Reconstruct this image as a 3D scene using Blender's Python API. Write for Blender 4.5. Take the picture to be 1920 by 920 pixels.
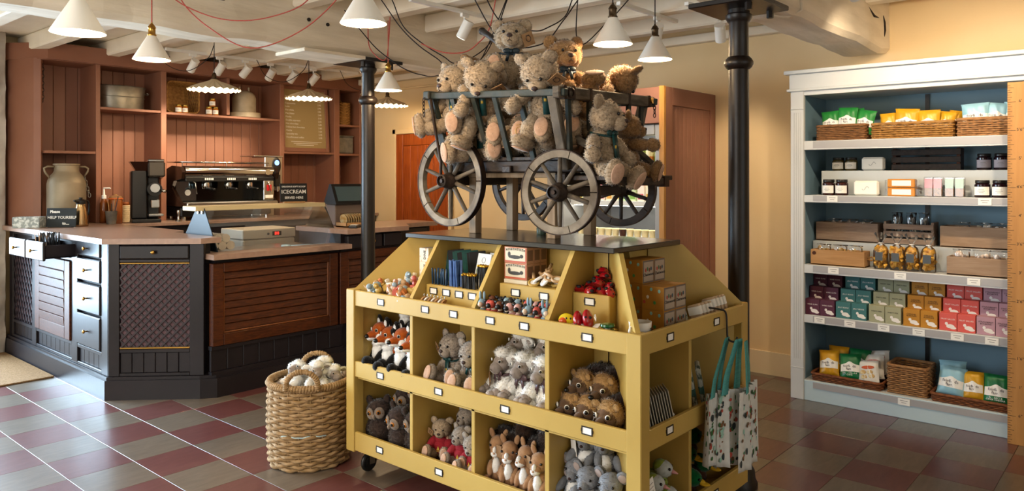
import bpy, math, random
from math import sin, cos, pi, radians as R
from mathutils import Vector, Matrix, Euler, Quaternion

for _o in list(bpy.data.objects):
    bpy.data.objects.remove(_o)
SC = bpy.context.scene
COL = SC.collection

# ------------------------------------------------------------------ camera
AZ = R(40.99)                        # view direction, measured from +X (along the shop)
cam_d = bpy.data.cameras.new('camera')
cam_d.sensor_width = 36.0
cam_d.lens = 1413.0 / 1920.0 * 36.0
cam_d.shift_y = -129.0 / 1920.0
cam_d.clip_start = 0.05
cam = bpy.data.objects.new('camera', cam_d)
cam.location = (0, 0, 1.43)
cam.rotation_euler = (R(90), 0, AZ - R(90))
COL.objects.link(cam)
SC.camera = cam

# ------------------------------------------------------------------ world, exposure
w = bpy.data.worlds.new('world')
SC.world = w
w.use_nodes = True
bg = w.node_tree.nodes['Background']
bg.inputs[0].default_value = (0.72, 0.84, 1.0, 1)
bg.inputs[1].default_value = 0.6
SC.view_settings.view_transform = 'Standard'
SC.view_settings.look = 'None'
SC.view_settings.gamma = 1.0
SC.view_settings.use_curve_mapping = False
SC.view_settings.exposure = 0.3


def area(name, loc, rot, sx, sy, power, col, spread=180):
    l = bpy.data.lights.new(name, 'AREA')
    l.shape = 'RECTANGLE'
    l.size, l.size_y = sx, sy
    l.energy = power
    l.color = col
    l.spread = R(spread)
    o = bpy.data.objects.new(name, l)
    o.location = loc
    o.rotation_euler = rot
    COL.objects.link(o)
    return o


# daylight through the shop's windows: the glazed entrance beside the counter, and the windows behind the photographer
area('daylight_entrance', (0.16, 7.56, 1.05), (R(-68), 0, 0), 2.8, 1.8, 360, (0.60, 0.81, 1.0), 130)
area('daylight_window_side', (-1.92, 2.6, 1.60), (0, R(-76), 0), 1.5, 2.6, 105, (1.0, 0.97, 0.92))
area('daylight_window_front', (1.6, -2.72, 1.60), (R(76), 0, 0), 2.8, 1.5, 14, (1.0, 0.97, 0.92))


# ------------------------------------------------------------------ colour and materials
def lin(h):
    h = h.lstrip('#')
    out = []
    for i in (0, 2, 4):
        c = int(h[i:i + 2], 16) / 255
        out.append(c / 12.92 if c <= 0.04045 else ((c + 0.055) / 1.055) ** 2.4)
    return (*out, 1)


MATS = {}


def M(name, col, rough=0.5, metal=0.0, col2=None, ns=8.0, det=4.0, st=(1, 1, 1), bump=0.0, bs=None,
      world=False, lo=0.35, hi=0.65, trans=0.0, alpha=1.0, emit=0.0, ior=1.45, sheen=0.0, coat=0.0, spec=None, dist=0.0):
    """procedural principled material: two tones mixed by a stretched noise, and a bump from the same noise"""
    if name in MATS:
        return MATS[name]
    m = bpy.data.materials.new(name)
    m.use_nodes = True
    nt = m.node_tree
    b = nt.nodes['Principled BSDF']
    b.inputs['Base Color'].default_value = lin(col)
    b.inputs['Roughness'].default_value = rough
    b.inputs['Metallic'].default_value = metal
    b.inputs['IOR'].default_value = ior
    b.inputs['Transmission Weight'].default_value = trans
    b.inputs['Alpha'].default_value = alpha
    if sheen:
        b.inputs['Sheen Weight'].default_value = sheen
        b.inputs['Sheen Roughness'].default_value = 0.5
    if coat:
        b.inputs['Coat Weight'].default_value = coat
        b.inputs['Coat Roughness'].default_value = 0.22
    if spec is not None:
        b.inputs['Specular IOR Level'].default_value = spec
    if emit:
        b.inputs['Emission Color'].default_value = lin(col)
        b.inputs['Emission Strength'].default_value = emit
    if col2 or bump:
        if world:
            src = nt.nodes.new('ShaderNodeNewGeometry').outputs['Position']
        else:
            src = nt.nodes.new('ShaderNodeTexCoord').outputs['Object']
        mp = nt.nodes.new('ShaderNodeMapping')
        mp.inputs['Scale'].default_value = st
        nt.links.new(src, mp.inputs[0])
        if col2:
            n = nt.nodes.new('ShaderNodeTexNoise')
            n.inputs['Scale'].default_value = ns
            n.inputs['Detail'].default_value = det
            n.inputs['Distortion'].default_value = dist
            nt.links.new(mp.outputs[0], n.inputs['Vector'])
            r = nt.nodes.new('ShaderNodeValToRGB')
            r.color_ramp.elements[0].position = lo
            r.color_ramp.elements[1].position = hi
            r.color_ramp.elements[0].color = lin(col)
            r.color_ramp.elements[1].color = lin(col2)
            nt.links.new(n.outputs['Fac'], r.inputs[0])
            nt.links.new(r.outputs[0], b.inputs['Base Color'])
        if bump:
            n2 = nt.nodes.new('ShaderNodeTexNoise')
            n2.inputs['Scale'].default_value = bs or ns
            n2.inputs['Detail'].default_value = det
            nt.links.new(mp.outputs[0], n2.inputs['Vector'])
            bp = nt.nodes.new('ShaderNodeBump')
            bp.inputs['Strength'].default_value = bump
            bp.inputs['Distance'].default_value = 0.01
            nt.links.new(n2.outputs['Fac'], bp.inputs['Height'])
            nt.links.new(bp.outputs[0], b.inputs['Normal'])
    MATS[name] = m
    return m


def GL(name, col='#ffffff', mix=0.12, rough=0.03):
    """thin clear sheet: mostly transparent, with a mirror-like film (no refraction)"""
    if name in MATS:
        return MATS[name]
    m = bpy.data.materials.new(name)
    m.use_nodes = True
    nt = m.node_tree
    nt.nodes.clear()
    out = nt.nodes.new('ShaderNodeOutputMaterial')
    t = nt.nodes.new('ShaderNodeBsdfTransparent')
    t.inputs[0].default_value = lin(col)
    g = nt.nodes.new('ShaderNodeBsdfGlossy')
    g.inputs['Roughness'].default_value = rough
    f = nt.nodes.new('ShaderNodeFresnel')
    f.inputs[0].default_value = 1.35
    a = nt.nodes.new('ShaderNodeMath')
    a.operation = 'ADD'
    a.inputs[1].default_value = mix
    nt.links.new(f.outputs[0], a.inputs[0])
    x = nt.nodes.new('ShaderNodeMixShader')
    nt.links.new(a.outputs[0], x.inputs[0])
    nt.links.new(t.outputs[0], x.inputs[1])
    nt.links.new(g.outputs[0], x.inputs[2])
    nt.links.new(x.outputs[0], out.inputs[0])
    MATS[name] = m
    return m


# ------------------------------------------------------------------ mesh building
class MB:
    """collects simple solids into one mesh"""

    def __init__(s):
        s.v = []
        s.f = []
        s.n = None

    def add(s, v, f, mt=None):
        o = len(s.v)
        if mt is not None:
            v = [mt @ Vector(p) for p in v]
        s.v += [tuple(p) for p in v]
        s.f += [tuple(i + o for i in q) for q in f]
        return s

    def box(s, x0, x1, y0, y1, z0, z1, mt=None, bev=0.0):
        if bev <= 0:
            v = [(x, y, z) for x in (x0, x1) for y in (y0, y1) for z in (z0, z1)]
            f = [(0, 1, 3, 2), (4, 6, 7, 5), (0, 4, 5, 1), (2, 3, 7, 6), (0, 2, 6, 4), (1, 5, 7, 3)]
            return s.add(v, f, mt)
        b = min(bev, 0.49 * min(x1 - x0, y1 - y0, z1 - z0))
        v = []
        idx = {}
        X, Y, Z = (x0, x1), (y0, y1), (z0, z1)
        for i in (0, 1):
            for j in (0, 1):
                for k in (0, 1):
                    for a in range(3):
                        p = [X[i], Y[j], Z[k]]
                        for c, q in enumerate((i, j, k)):
                            if c != a:
                                p[c] += b if q == 0 else -b
                        idx[i, j, k, a] = len(v)
                        v.append(tuple(p))
        f = []
        for a in range(3):
            o1, o2 = [c for c in range(3) if c != a]
            for q in (0, 1):
                loop = []
                for e1, e2 in ((0, 0), (1, 0), (1, 1), (0, 1)):
                    key = [0, 0, 0]
                    key[a], key[o1], key[o2] = q, e1, e2
                    loop.append(idx[key[0], key[1], key[2], a])
                if (q == 0) != (a == 1):
                    loop.reverse()
                f.append(tuple(loop))
            for e1 in (0, 1):
                for e2 in (0, 1):
                    ks = []
                    for q in (0, 1):
                        key = [0, 0, 0]
                        key[a], key[o1], key[o2] = q, e1, e2
                        ks.append((idx[key[0], key[1], key[2], o1], idx[key[0], key[1], key[2], o2]))
                    f.append((ks[0][0], ks[1][0], ks[1][1], ks[0][1]))
        for i in (0, 1):
            for j in (0, 1):
                for k in (0, 1):
                    f.append(tuple(idx[i, j, k, a] for a in range(3)))
        return s.add(v, f, mt)

    def cyl(s, p0, p1, r0, r1=None, n=16, cap=True):
        r1 = r0 if r1 is None else r1
        p0, p1 = Vector(p0), Vector(p1)
        d = (p1 - p0).normalized()
        q = d.to_track_quat('Z', 'Y')
        v, f = [], []
        for p, r in ((p0, r0), (p1, r1)):
            for i in range(n):
                a = 2 * pi * i / n
                v.append(p + q @ Vector((r * cos(a), r * sin(a), 0)))
        for i in range(n):
            j = (i + 1) % n
            f.append((i, j, n + j, n + i))
        if cap:
            f.append(tuple(range(n - 1, -1, -1)))
            f.append(tuple(range(n, 2 * n)))
        return s.add(v, f)

    def lathe(s, prof, n=32, c=(0, 0, 0), mt=None, wob=None):
        """prof: list of (r, z); wob(a, t) scales the radius / lifts"""
        v, f = [], []
        m = len(prof)
        for k, (r, z) in enumerate(prof):
            for i in range(n):
                a = 2 * pi * i / n
                rr, zz = (r, z) if wob is None else wob(a, k, r, z)
                v.append((c[0] + rr * cos(a), c[1] + rr * sin(a), c[2] + zz))
        for k in range(m - 1):
            for i in range(n):
                j = (i + 1) % n
                f.append((k * n + i, k * n + j, (k + 1) * n + j, (k + 1) * n + i))
        if prof[0][0] > 1e-5:
            f.append(tuple(range(n - 1, -1, -1)))
        if prof[-1][0] > 1e-5:
            f.append(tuple((m - 1) * n + i for i in range(n)))
        return s.add(v, f, mt)

    def shell(s, prof, n=32, c=(0, 0, 0), mt=None, wob=None):
        """open lathe surface without end caps"""
        v, f = [], []
        for k, (r, z) in enumerate(prof):
            for i in range(n):
                a = 2 * pi * i / n
                rr, zz = (r, z) if wob is None else wob(a, k, r, z)
                v.append((c[0] + rr * cos(a), c[1] + rr * sin(a), c[2] + zz))
        for k in range(len(prof) - 1):
            for i in range(n):
                j = (i + 1) % n
                f.append((k * n + i, k * n + j, (k + 1) * n + j, (k + 1) * n + i))
        return s.add(v, f, mt)

    def ell(s, c, r, n=16, m=10, mt=None, pw=1.0):
        v, f = [], []
        v.append((c[0], c[1], c[2] - r[2]))
        for k in range(1, m):
            t = -pi / 2 + pi * k / m
            for i in range(n):
                a = 2 * pi * i / n
                v.append((c[0] + r[0] * cos(t) * cos(a), c[1] + r[1] * cos(t) * sin(a), c[2] + r[2] * sin(t)))
        v.append((c[0], c[1], c[2] + r[2]))
        for i in range(n):
            f.append((0, 1 + (i + 1) % n, 1 + i))
        for k in range(m - 2):
            for i in range(n):
                j = (i + 1) % n
                f.append((1 + k * n + i, 1 + k * n + j, 1 + (k + 1) * n + j, 1 + (k + 1) * n + i))
        L = len(v) - 1
        for i in range(n):
            f.append((L, 1 + (m - 2) * n + i, 1 + (m - 2) * n + (i + 1) % n))
        return s.add(v, f, mt)

    def tube(s, pts, r, n=8, closed=False, rf=None):
        pts = [Vector(p) for p in pts]
        N = len(pts)
        v, f = [], []
        up = None
        for i, p in enumerate(pts):
            a = pts[(i - 1) % N] if (closed or i > 0) else p
            b = pts[(i + 1) % N] if (closed or i < N - 1) else p
            t = (b - a)
            t = t.normalized() if t.length > 1e-9 else Vector((0, 0, 1))
            if up is None:
                up = Vector((0, 0, 1)) if abs(t.z) < 0.9 else Vector((1, 0, 0))
            sd = t.cross(up)
            sd = sd.normalized() if sd.length > 1e-6 else t.orthogonal().normalized()
            up = sd.cross(t).normalized()
            rr = r if rf is None else rf(i / max(1, N - 1)) * r
            for k in range(n):
                an = 2 * pi * k / n
                v.append(p + sd * (rr * cos(an)) + up * (rr * sin(an)))
        for i in range(N if closed else N - 1):
            for k in range(n):
                l = (k + 1) % n
                j = (i + 1) % N
                f.append((i * n + k, i * n + l, j * n + l, j * n + k))
        if not closed:
            f.append(tuple(range(n - 1, -1, -1)))
            f.append(tuple((N - 1) * n + k for k in range(n)))
        return s.add(v, f)

    def prism(s, poly, z0, z1, mt=None):
        """polygon in XY (ccw) extruded in Z"""
        n = len(poly)
        v = [(x, y, z0) for x, y in poly] + [(x, y, z1) for x, y in poly]
        f = [tuple(range(n - 1, -1, -1)), tuple(range(n, 2 * n))]
        for i in range(n):
            j = (i + 1) % n
            f.append((i, j, n + j, n + i))
        return s.add(v, f, mt)

    def quad(s, a, b, c, d):
        return s.add([a, b, c, d], [(0, 1, 2, 3)])

    def mesh(s, name, mat, smooth=False):
        me = bpy.data.meshes.new(name)
        me.from_pydata(s.v, [], s.f)
        me.materials.append(mat)
        if smooth:
            me.polygons.foreach_set('use_smooth', [True] * len(me.polygons))
            if smooth != 'all':
                try:
                    me.set_sharp_from_angle(angle=R(40))
                except Exception:
                    pass
        me.update()
        return me

    def build(s, name, mat, parent=None, loc=(0, 0, 0), rot=(0, 0, 0), smooth=False):
        return put(s.mesh(name, mat, smooth), name, parent, loc, rot)


def put(me, name, parent=None, loc=(0, 0, 0), rot=(0, 0, 0), scale=(1, 1, 1)):
    o = bpy.data.objects.new(name, me)
    COL.objects.link(o)
    if parent is not None:
        o.parent = parent
    o.location = loc
    if isinstance(rot, Quaternion):
        o.rotation_mode = 'QUATERNION'
        o.rotation_quaternion = rot
    else:
        o.rotation_euler = rot
    o.scale = scale if not isinstance(scale, (int, float)) else (scale,) * 3
    return o


def tag(o, label, cat=None, group=None, kind=None):
    if label:
        o['label'] = label
    if cat:
        o['category'] = cat
    if group:
        o['group'] = group
    if kind:
        o['kind'] = kind
    return o


def thing(name, label, cat, loc=(0, 0, 0), rotz=0.0, group=None, rot=None, scale=1.0):
    o = bpy.data.objects.new(name, None)
    o.empty_display_size = 0.05
    COL.objects.link(o)
    o.location = loc
    o.rotation_euler = rot if rot is not None else (0, 0, rotz)
    o.scale = (scale,) * 3
    return tag(o, label, cat, group)


def struct(o, label=None):
    o['kind'] = 'structure'
    if label:
        o['label'] = label
    return o


def copy_tree(o, parent=None):
    c = o.copy()
    COL.objects.link(c)
    c.parent = parent
    for ch in list(o.children):
        copy_tree(ch, c)
    return c


def T(x=0, y=0, z=0, rx=0, ry=0, rz=0, s=1.0):
    return Matrix.LocRotScale(Vector((x, y, z)), Euler((rx, ry, rz)), Vector((s, s, s)) if isinstance(s, (int, float)) else Vector(s))


_txt = {}


def text_mesh(body, size, mat, align='CENTER', ext=0.0004, shear=0.0, bold=0.0, ls=1.0):
    """flat lettering as a mesh in its local XY plane"""
    key = (body, size, mat.name, align, bold)
    if key in _txt:
        return _txt[key]
    cu = bpy.data.curves.new('lettering', 'FONT')
    cu.body = body
    cu.size = size
    cu.align_x = align
    cu.align_y = 'CENTER'
    cu.extrude = ext
    cu.shear = shear
    cu.offset = bold
    cu.space_line = ls
    cu.resolution_u = 2
    ob = bpy.data.objects.new('lettering', cu)
    COL.objects.link(ob)
    dg = bpy.context.evaluated_depsgraph_get()
    me = bpy.data.meshes.new_from_object(ob.evaluated_get(dg))
    me.name = 'lettering'
    bpy.data.objects.remove(ob)
    bpy.data.curves.remove(cu)
    me.materials.clear()
    me.materials.append(mat)
    _txt[key] = me
    return me


# orientation of lettering: facing -X (reads towards +Y..-Y) and facing -Y
FACE_NX = Matrix(((0, 0, -1), (-1, 0, 0), (0, 1, 0))).to_quaternion()
FACE_NY = Euler((R(90), 0, 0)).to_quaternion()


def face_q(az, tilt=0.0):
    """lettering facing the horizontal direction az (radians), leaning back by tilt"""
    return (Euler((0, 0, az + R(90))).to_matrix() @ Euler((R(90) - tilt, 0, 0)).to_matrix()).to_quaternion()


def smooth_path(pts, n=6):
    """Catmull-Rom through the points"""
    P = [Vector(p) for p in pts]
    P = [P[0] * 2 - P[1]] + P + [P[-1] * 2 - P[-2]]
    out = []
    for i in range(1, len(P) - 2):
        for k in range(n):
            t = k / n
            a, b, c, d = P[i - 1], P[i], P[i + 1], P[i + 2]
            out.append(.5 * ((2 * b) + (c - a) * t + (2 * a - 5 * b + 4 * c - d) * t * t + (3 * b - a - 3 * c + d) * t ** 3))
    out.append(P[-2])
    return out


rnd = random.Random(7)

# shared materials
m_cream = M('cream_wall_paint', '#e8cfa4', 0.75, col2='#e1c596', ns=1.3, bump=0.05, bs=60)
m_white_paint = M('white_ceiling_paint', '#f1e6d3', 0.7, col2='#e4d8c3', ns=3, bump=0.25, bs=9)
m_beam = M('painted_beam', '#eee2cd', 0.75, col2='#dccfb8', ns=4, st=(0.5, 3, 3), bump=0.45, bs=14)
m_iron = M('black_iron_paint', '#120c0a', 0.4, col2='#1a120f', ns=20, bump=0.06, bs=60)
m_pink = M('terracotta_pink_paint', '#90614c', 0.5, col2='#875843', ns=2.5, bump=0.03, bs=40)
m_dark = M('near_black_paint', '#1b171b', 0.38, col2='#211c20', ns=4, bump=0.03, bs=50, spec=.35)
m_top = M('beige_stone_worktop', '#a18474', 0.3, col2='#967a6b', ns=30)
m_brass = M('brass', '#b58b45', 0.28, 1.0)
m_wood_dk = M('dark_varnished_oak', '#54290f', 0.5, col2='#35180a', ns=6, det=8, st=(2, 14, 14), bump=0.12, bs=8, dist=1.2, spec=.28)
m_black = M('black_plastic', '#141313', 0.4)
m_steel = M('brushed_steel', '#b9b6b0', 0.28, 1.0)
m_chrome = M('chrome', '#d8d6d2', 0.1, 1.0)
m_white = M('white_enamel', '#f1eee7', 0.35)
m_paper = M('white_card', '#f2efe8', 0.7)
m_ink = M('black_ink', '#171515', 0.7)
m_chalk = M('chalk_white', '#efece4', 0.8)
m_glass = GL('clear_glass')
m_film = GL('clear_film', mix=0.06, rough=0.12)
m_mustard = M('mustard_paint', '#bfa055', 0.42, col2='#b6964b', ns=2.2, bump=0.04, bs=50)
# ================================================================== THE ROOM
XW, YW = 5.345, 7.30          # right wall plane, back wall plane
XL, YF = -1.70, -2.50         # wall beside and wall behind the photographer
ZC = 2.60
fl = MB().box(XL, XW, YF, YW, -0.06, -0.004).build('floor', M('floor_screed', '#4a443d', 0.8))
struct(fl, 'chequered floor of dark red and grey square tiles')
m_red = M('red_lino', '#663b38', 0.36, col2='#5a302d', ns=7, det=9, st=(1.2, 5, 1), bump=0.03, bs=40, world=True, dist=0.8, lo=0.3, hi=0.7, coat=0.55)
m_grey = M('grey_lino', '#6e6255', 0.36, col2='#5e5246', ns=7, det=9, st=(1.2, 5, 1), bump=0.03, bs=40, world=True, dist=0.8, lo=0.3, hi=0.7, coat=0.55)
TS = 0.302
tile_me = [MB().box(0.0008, TS - 0.0008, 0.0008, TS - 0.0008, -0.004, 0.0, bev=0.0007).mesh('tile', m) for m in (m_grey, m_red)]
ca, sa = cos(AZ), sin(AZ)


def in_frame(x, y, z=0.0, mx=60):
    d = x * ca + y * sa
    if d < 0.4:
        return False
    px = 960 + 1413 * (x * sa - y * ca) / d
    py = 331 - 1413 * (z - 1.43) / d
    return -mx < px < 1920 + mx and -mx < py < 920 + mx


cells = []
for i in range(-13, 12):
    for j in range(-13, 21):
        x0, y0 = 1.915 + i * TS, 1.2 + j * TS
        if x0 > XW - 0.05 or y0 > YW - 0.05 or x0 < XL or y0 < YF:
            continue
        vis = any(in_frame(x0 + a * TS, y0 + b * TS) for a in (0, 0.5, 1) for b in (0, 0.5, 1))
        hid = (x0 > 2.42 and y0 > 4.75) or (x0 > 1.99 and y0 > 5.2) or (x0 > 4.93 and y0 < 1.8) or (x0 > 4.62 and y0 > 2.65)
        cells.append(((x0 + .15) * ca + (y0 + .15) * sa, x0, y0, (i + j) % 2, vis and not hid))
vis_cells = sorted(c for c in cells if c[4])[:300]
for c in vis_cells:
    put(tile_me[c[3]], 'tile', fl, (c[1], c[2], 0))
for k in (0, 1):
    mb = MB()
    for c in cells:
        if c[3] == k and c not in vis_cells:
            mb.box(c[1] + 0.0008, min(c[1] + TS, XW) - 0.0008, c[2] + 0.0008, min(c[2] + TS, YW) - 0.0008, -0.004, 0.0)
    o = mb.build('tile_field', (m_grey, m_red)[k], fl)
    o['kind'] = 'stuff'

# walls
wr = struct(MB().box(XW, XW + 0.12, YF, YW, 0, ZC).build('wall_right', m_cream), 'cream painted wall behind the white shelving')
# back wall with the glazed entrance beside the counter (X -1.28..1.62)
wb = MB()
wb.box(1.62, XW, YW, YW + 0.12, 0, ZC)
wb.box(XL, -1.28, YW, YW + 0.12, 0, ZC)
wb.box(-1.28, 1.62, YW, YW + 0.12, 2.12, ZC)
struct(wb.build('wall_back', m_cream), 'wall behind the coffee counter')
# rough whitewashed stone pier at the end of the counter
m_stone = M('whitewashed_stone', '#b9b0a6', 0.9, col2='#988d83', ns=5, bump=0.8, bs=12)
mb = MB()
gx, gz = 10, 40
grid = {}
r5 = random.Random(5)
for i in range(gx + 1):
    for k in range(gz + 1):
        grid[i, k] = len(mb.v)
        mb.v.append((1.62 + 0.30 * i / gx, 7.12 + r5.uniform(-.02, .02), ZC * k / gz))
for i in range(gx):
    for k in range(gz):
        mb.f.append((grid[i, k], grid[i + 1, k], grid[i + 1, k + 1], grid[i, k + 1]))
mb.box(1.62, 1.93, 7.15, YW, 0, ZC)
struct(mb.build('wall_pier', m_stone, smooth='all'), 'rough whitewashed stone pier at the far left')
# walls around the photographer, with window openings
ws = MB()
ws.box(XL - 0.12, XL, YF, 1.3, 0, ZC)
ws.box(XL - 0.12, XL, 3.9, YW, 0, ZC)
ws.box(XL - 0.12, XL, 1.3, 3.9, 0, 0.8)
ws.box(XL - 0.12, XL, 1.3, 3.9, 2.3, ZC)
struct(ws.build('wall_left', m_cream))
wf = MB()
wf.box(XL, 0.2, YF - 0.12, YF, 0, ZC)
wf.box(3.0, XW, YF - 0.12, YF, 0, ZC)
wf.box(0.2, 3.0, YF - 0.12, YF, 0, 0.8)
wf.box(0.2, 3.0, YF - 0.12, YF, 2.3, ZC)
struct(wf.build('wall_front', m_cream))


def window(name, x0, x1, y0, y1, z0, z1, nu, nv):
    """window frame with glazing bars in a wall opening, one pane per light"""
    root = struct(thing(name, None, None), 'daylit window')
    ax = 0 if (x1 - x0) > (y1 - y0) else 1
    a0, a1 = (x0, x1) if ax == 0 else (y0, y1)
    c = (y0 + y1) / 2 if ax == 0 else (x0 + x1) / 2

    def bx(u0, u1, w0, w1, t):
        return MB().box(u0, u1, c - t, c + t, w0, w1) if ax == 0 else MB().box(c - t, c + t, u0, u1, w0, w1)
    for u in range(nu + 1):
        p = a0 + (a1 - a0) * u / nu
        bx(max(a0, p - .03), min(a1, p + .03), z0, z1, .03).build('window_frame', m_white, root)
    for v in range(nv + 1):
        p = z0 + (z1 - z0) * v / nv
        bx(a0, a1, max(z0, p - .03), min(z1, p + .03), .025).build('window_bar', m_white, root)
    return root


window('window_1', -1.28, 1.62, YW + .03, YW + .09, 0.0, 2.12, 3, 2)
window('window_2', XL - .1, XL - .04, 1.3, 3.9, 0.8, 2.3, 4, 2)
window('window_3', 0.2, 3.0, YF - .1, YF - .04, 0.8, 2.3, 4, 2)

# ceiling boards and joists
ce = struct(MB().box(XL, XW, YF, YW, ZC, ZC + 0.06).build('ceiling', m_white_paint), 'white painted boarded ceiling with joists')
for k in range(13):
    x = 3.69 + (k - 9) * 0.545
    if x < XL + .2 or x > XW - .1:
        continue
    for (ya, yb) in ((YF, 1.37), (1.63, 4.05), (4.30, YW)):
        MB().box(x, x + 0.115, ya, yb, 2.47, ZC, bev=0.012).build('joist', m_white_paint, ce)


def ceil_z(x):
    """underside of the ceiling at x: joist or board"""
    u = (x - 3.69) % 0.545
    return 2.4705 if u < .115 else ZC - .0005


def beam(name, y0, y1, z0, x0, x1, seed, label):
    rr = random.Random(seed)
    mb = MB()
    n = 46
    ring = [(0, 0), (1, 0), (1, 1), (0, 1)]
    prof = [(y0 + .025, z0), (y1 - .02, z0), (y1, z0 + .025), (y1, ZC), (y0, ZC), (y0, z0 + .03)]
    for i in range(n + 1):
        x = x0 + (x1 - x0) * i / n
        a, b, c = rr.uniform(-.009, .009), rr.uniform(-.008, .008), rr.uniform(-.004, .004)
        for k, (y, z) in enumerate(prof):
            wob = c if k in (3, 4) else 0
            mb.v.append((x, y + (b if k in (0, 5) else wob), z + (a if k in (0, 1, 5) and z < ZC else 0)))
    m = len(prof)
    for i in range(n):
        for k in range(m):
            l = (k + 1) % m
            mb.f.append((i * m + k, (i + 1) * m + k, (i + 1) * m + l, i * m + l))
    mb.f.append(tuple(range(m)))
    mb.f.append(tuple(n * m + k for k in range(m - 1, -1, -1)))
    return struct(mb.build(name, m_beam), label)


b1 = beam('trim_1', 4.05, 4.30, 2.23, XL, XW, 3, 'rough painted timber beam over the coffee counter')
b2 = beam('trim_2', 1.37, 1.63, 2.23, XL, XW, 4, 'cracked painted timber beam ending over the white shelving')
# metal strap plate under the first beam, left of the column
MB().box(2.66, 3.13, 4.00, 4.33, 2.205, 2.228, bev=.004).build('packing_board', m_beam, b1)
MB().box(2.12, 2.16, 4.035, 4.05, 2.43, 2.48).build('bolt_plate', m_iron, b1)
for bx_, bz_ in ((2.72, 2.41), (2.86, 2.40)):
    MB().cyl((bx_, 4.053, bz_), (bx_, 4.040, bz_), .012, n=10).build('bolt_hole', m_iron, b1)
m_crack = M('dark_crack', '#2b1f16', 0.9)
for pts in ([(4.30, 2.575), (4.55, 2.545), (4.80, 2.50), (4.95, 2.488)], [(4.86, 2.468), (5.0, 2.425), (5.1, 2.43)], [(5.20, 2.46), (5.225, 2.42), (5.235, 2.37), (5.225, 2.33)]):
    mb = MB()
    mb.tube([(x, 1.369, z) for x, z in pts], 0.006, n=6, rf=lambda t: 0.3 + 1.0 * sin(pi * min(1, max(0, t))))
    mb.build('crack', m_crack, b2)
# conduit running along the near face of the second beam
mb = MB().tube([(3.50, 1.362, 2.52), (3.62, 1.36, 2.50), (3.72, 1.36, 2.42), (3.74, 1.36, 2.25), (3.72, 1.42, 2.222), (3.45, 1.55, 2.222)], .008, n=8)
mb.build('conduit', m_white_paint, b2, smooth='all')

# wall plate and pipe at the head of the right wall
struct(MB().box(5.27, XW, 1.63, YW, 2.455, 2.52, bev=.006).build('trim_3', m_white_paint), 'painted timber ledge at the head of the right wall')
struct(MB().tube([(5.325, 7.2, 2.36), (5.325, 6.3, 2.37), (5.325, 5.2, 2.375)], .012, n=8).build('trim_4', m_cream, smooth='all'), 'painted pipe on the wall above the orange door')

# baseboard of the right wall
bb = MB()
bb.box(XW - 0.02, XW, 1.80, 2.60, 0, 0.155)
bb.prism([(XW - 0.02, 1.80), (XW, 1.80), (XW, 2.60), (XW - 0.02, 2.60)], 0.155, 0.165)
struct(bb.build('baseboard_right', M('cream_gloss', '#ecd9b6', 0.45)), 'cream baseboard beside the white shelving')

# orange pine door with painted casing, in the right wall
dr = struct(thing('door_1', None, None), 'orange varnished pine plank door in the far wall')
m_pine = M('orange_pine', '#a4501c', 0.4, col2='#863b10', ns=4, det=8, st=(10, 10, 1.0), bump=0.08, bs=8, dist=1.0)
for (y0, y1, z0, z1) in ((6.28, 6.335, 0, 1.94), (5.42, 5.475, 0, 1.94), (5.42, 6.335, 1.885, 1.94)):
    MB().box(XW - .035, XW, y0, y1, z0, z1, bev=.006).build('casing', m_cream, dr)
MB().box(XW - .012, XW - .004, 5.475, 6.28, 0, 1.885).build('door_backing', m_pine, dr)
for (y0, y1, z0, z1) in ((6.17, 6.275, .01, 1.88), (5.48, 5.585, .01, 1.88), (5.585, 6.17, 1.76, 1.88), (5.585, 6.17, .01, .2)):
    MB().box(XW - .03, XW - .006, y0, y1, z0, z1, bev=.004).build('door_rail', m_pine, dr)
for k in range(5):
    y0 = 5.585 + k * .117
    MB().box(XW - .022, XW - .006, y0 + .001, y0 + .116, .2, 1.76, bev=.003).build('door_plank', m_pine, dr)
MB().ell((XW - .06, 5.53, 1.0), (.022, .022, .022)).build('door_knob', m_brass, dr, smooth='all')

# coir entrance mat
mt = MB().box(0.2, 1.915, 5.985, 7.10, 0.0005, 0.012, bev=.003).build('door_mat', M('coir', '#9c774e', 0.95, col2='#7d5c34', ns=120, bump=0.9, bs=260, det=2))
tag(mt, 'tan coir entrance mat beside the end of the dark counter', 'mat')


# ------------------------------------------------------------------ cast iron columns
def column(x, y, label):
    c = thing('iron_column', label, 'column', (x, y, 0), group='cast iron columns')
    MB().lathe([(.085, 0), (.085, .02), (.075, .04), (.072, .075), (.058, .1), (.052, .125)], 28).build('base', m_iron, c, smooth=True)
    MB().lathe([(.049, .12), (.046, 1.93)], 28).build('shaft', m_iron, c, smooth=True)
    MB().lathe([(.046, 1.925), (.058, 1.935), (.066, 1.95), (.066, 1.962), (.058, 1.975), (.048, 1.985)], 28).build('collar', m_iron, c, smooth=True)
    MB().lathe([(.045, 1.98), (.044, 2.14), (.052, 2.15), (.06, 2.165), (.06, 2.178), (.05, 2.185), (.05, 2.205)], 28).build('neck', m_iron, c, smooth=True)
    MB().box(-.17, .17, -.17, .17, 2.203, 2.226, bev=.004).build('cap_plate', m_iron, c)
    for sx in (-1, 1):
        MB().cyl((sx * .12, -.1, 2.17), (sx * .12, -.1, 2.205), .016, n=6).build('bolt', m_iron, c)
    return c


column(3.33, 1.50, 'black iron column beside the mustard stand and the hanging tote bags')
column(3.285, 4.175, 'black iron column in front of the dark wood counter')
# ================================================================== FRONT COUNTER (dark painted, L-shaped with a canted corner)
ZT = 1.035
cnt = thing('counter_unit', 'near-black painted counter with canted corner, drawers and lattice panels', 'counter', (0, 0, 0))
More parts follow.
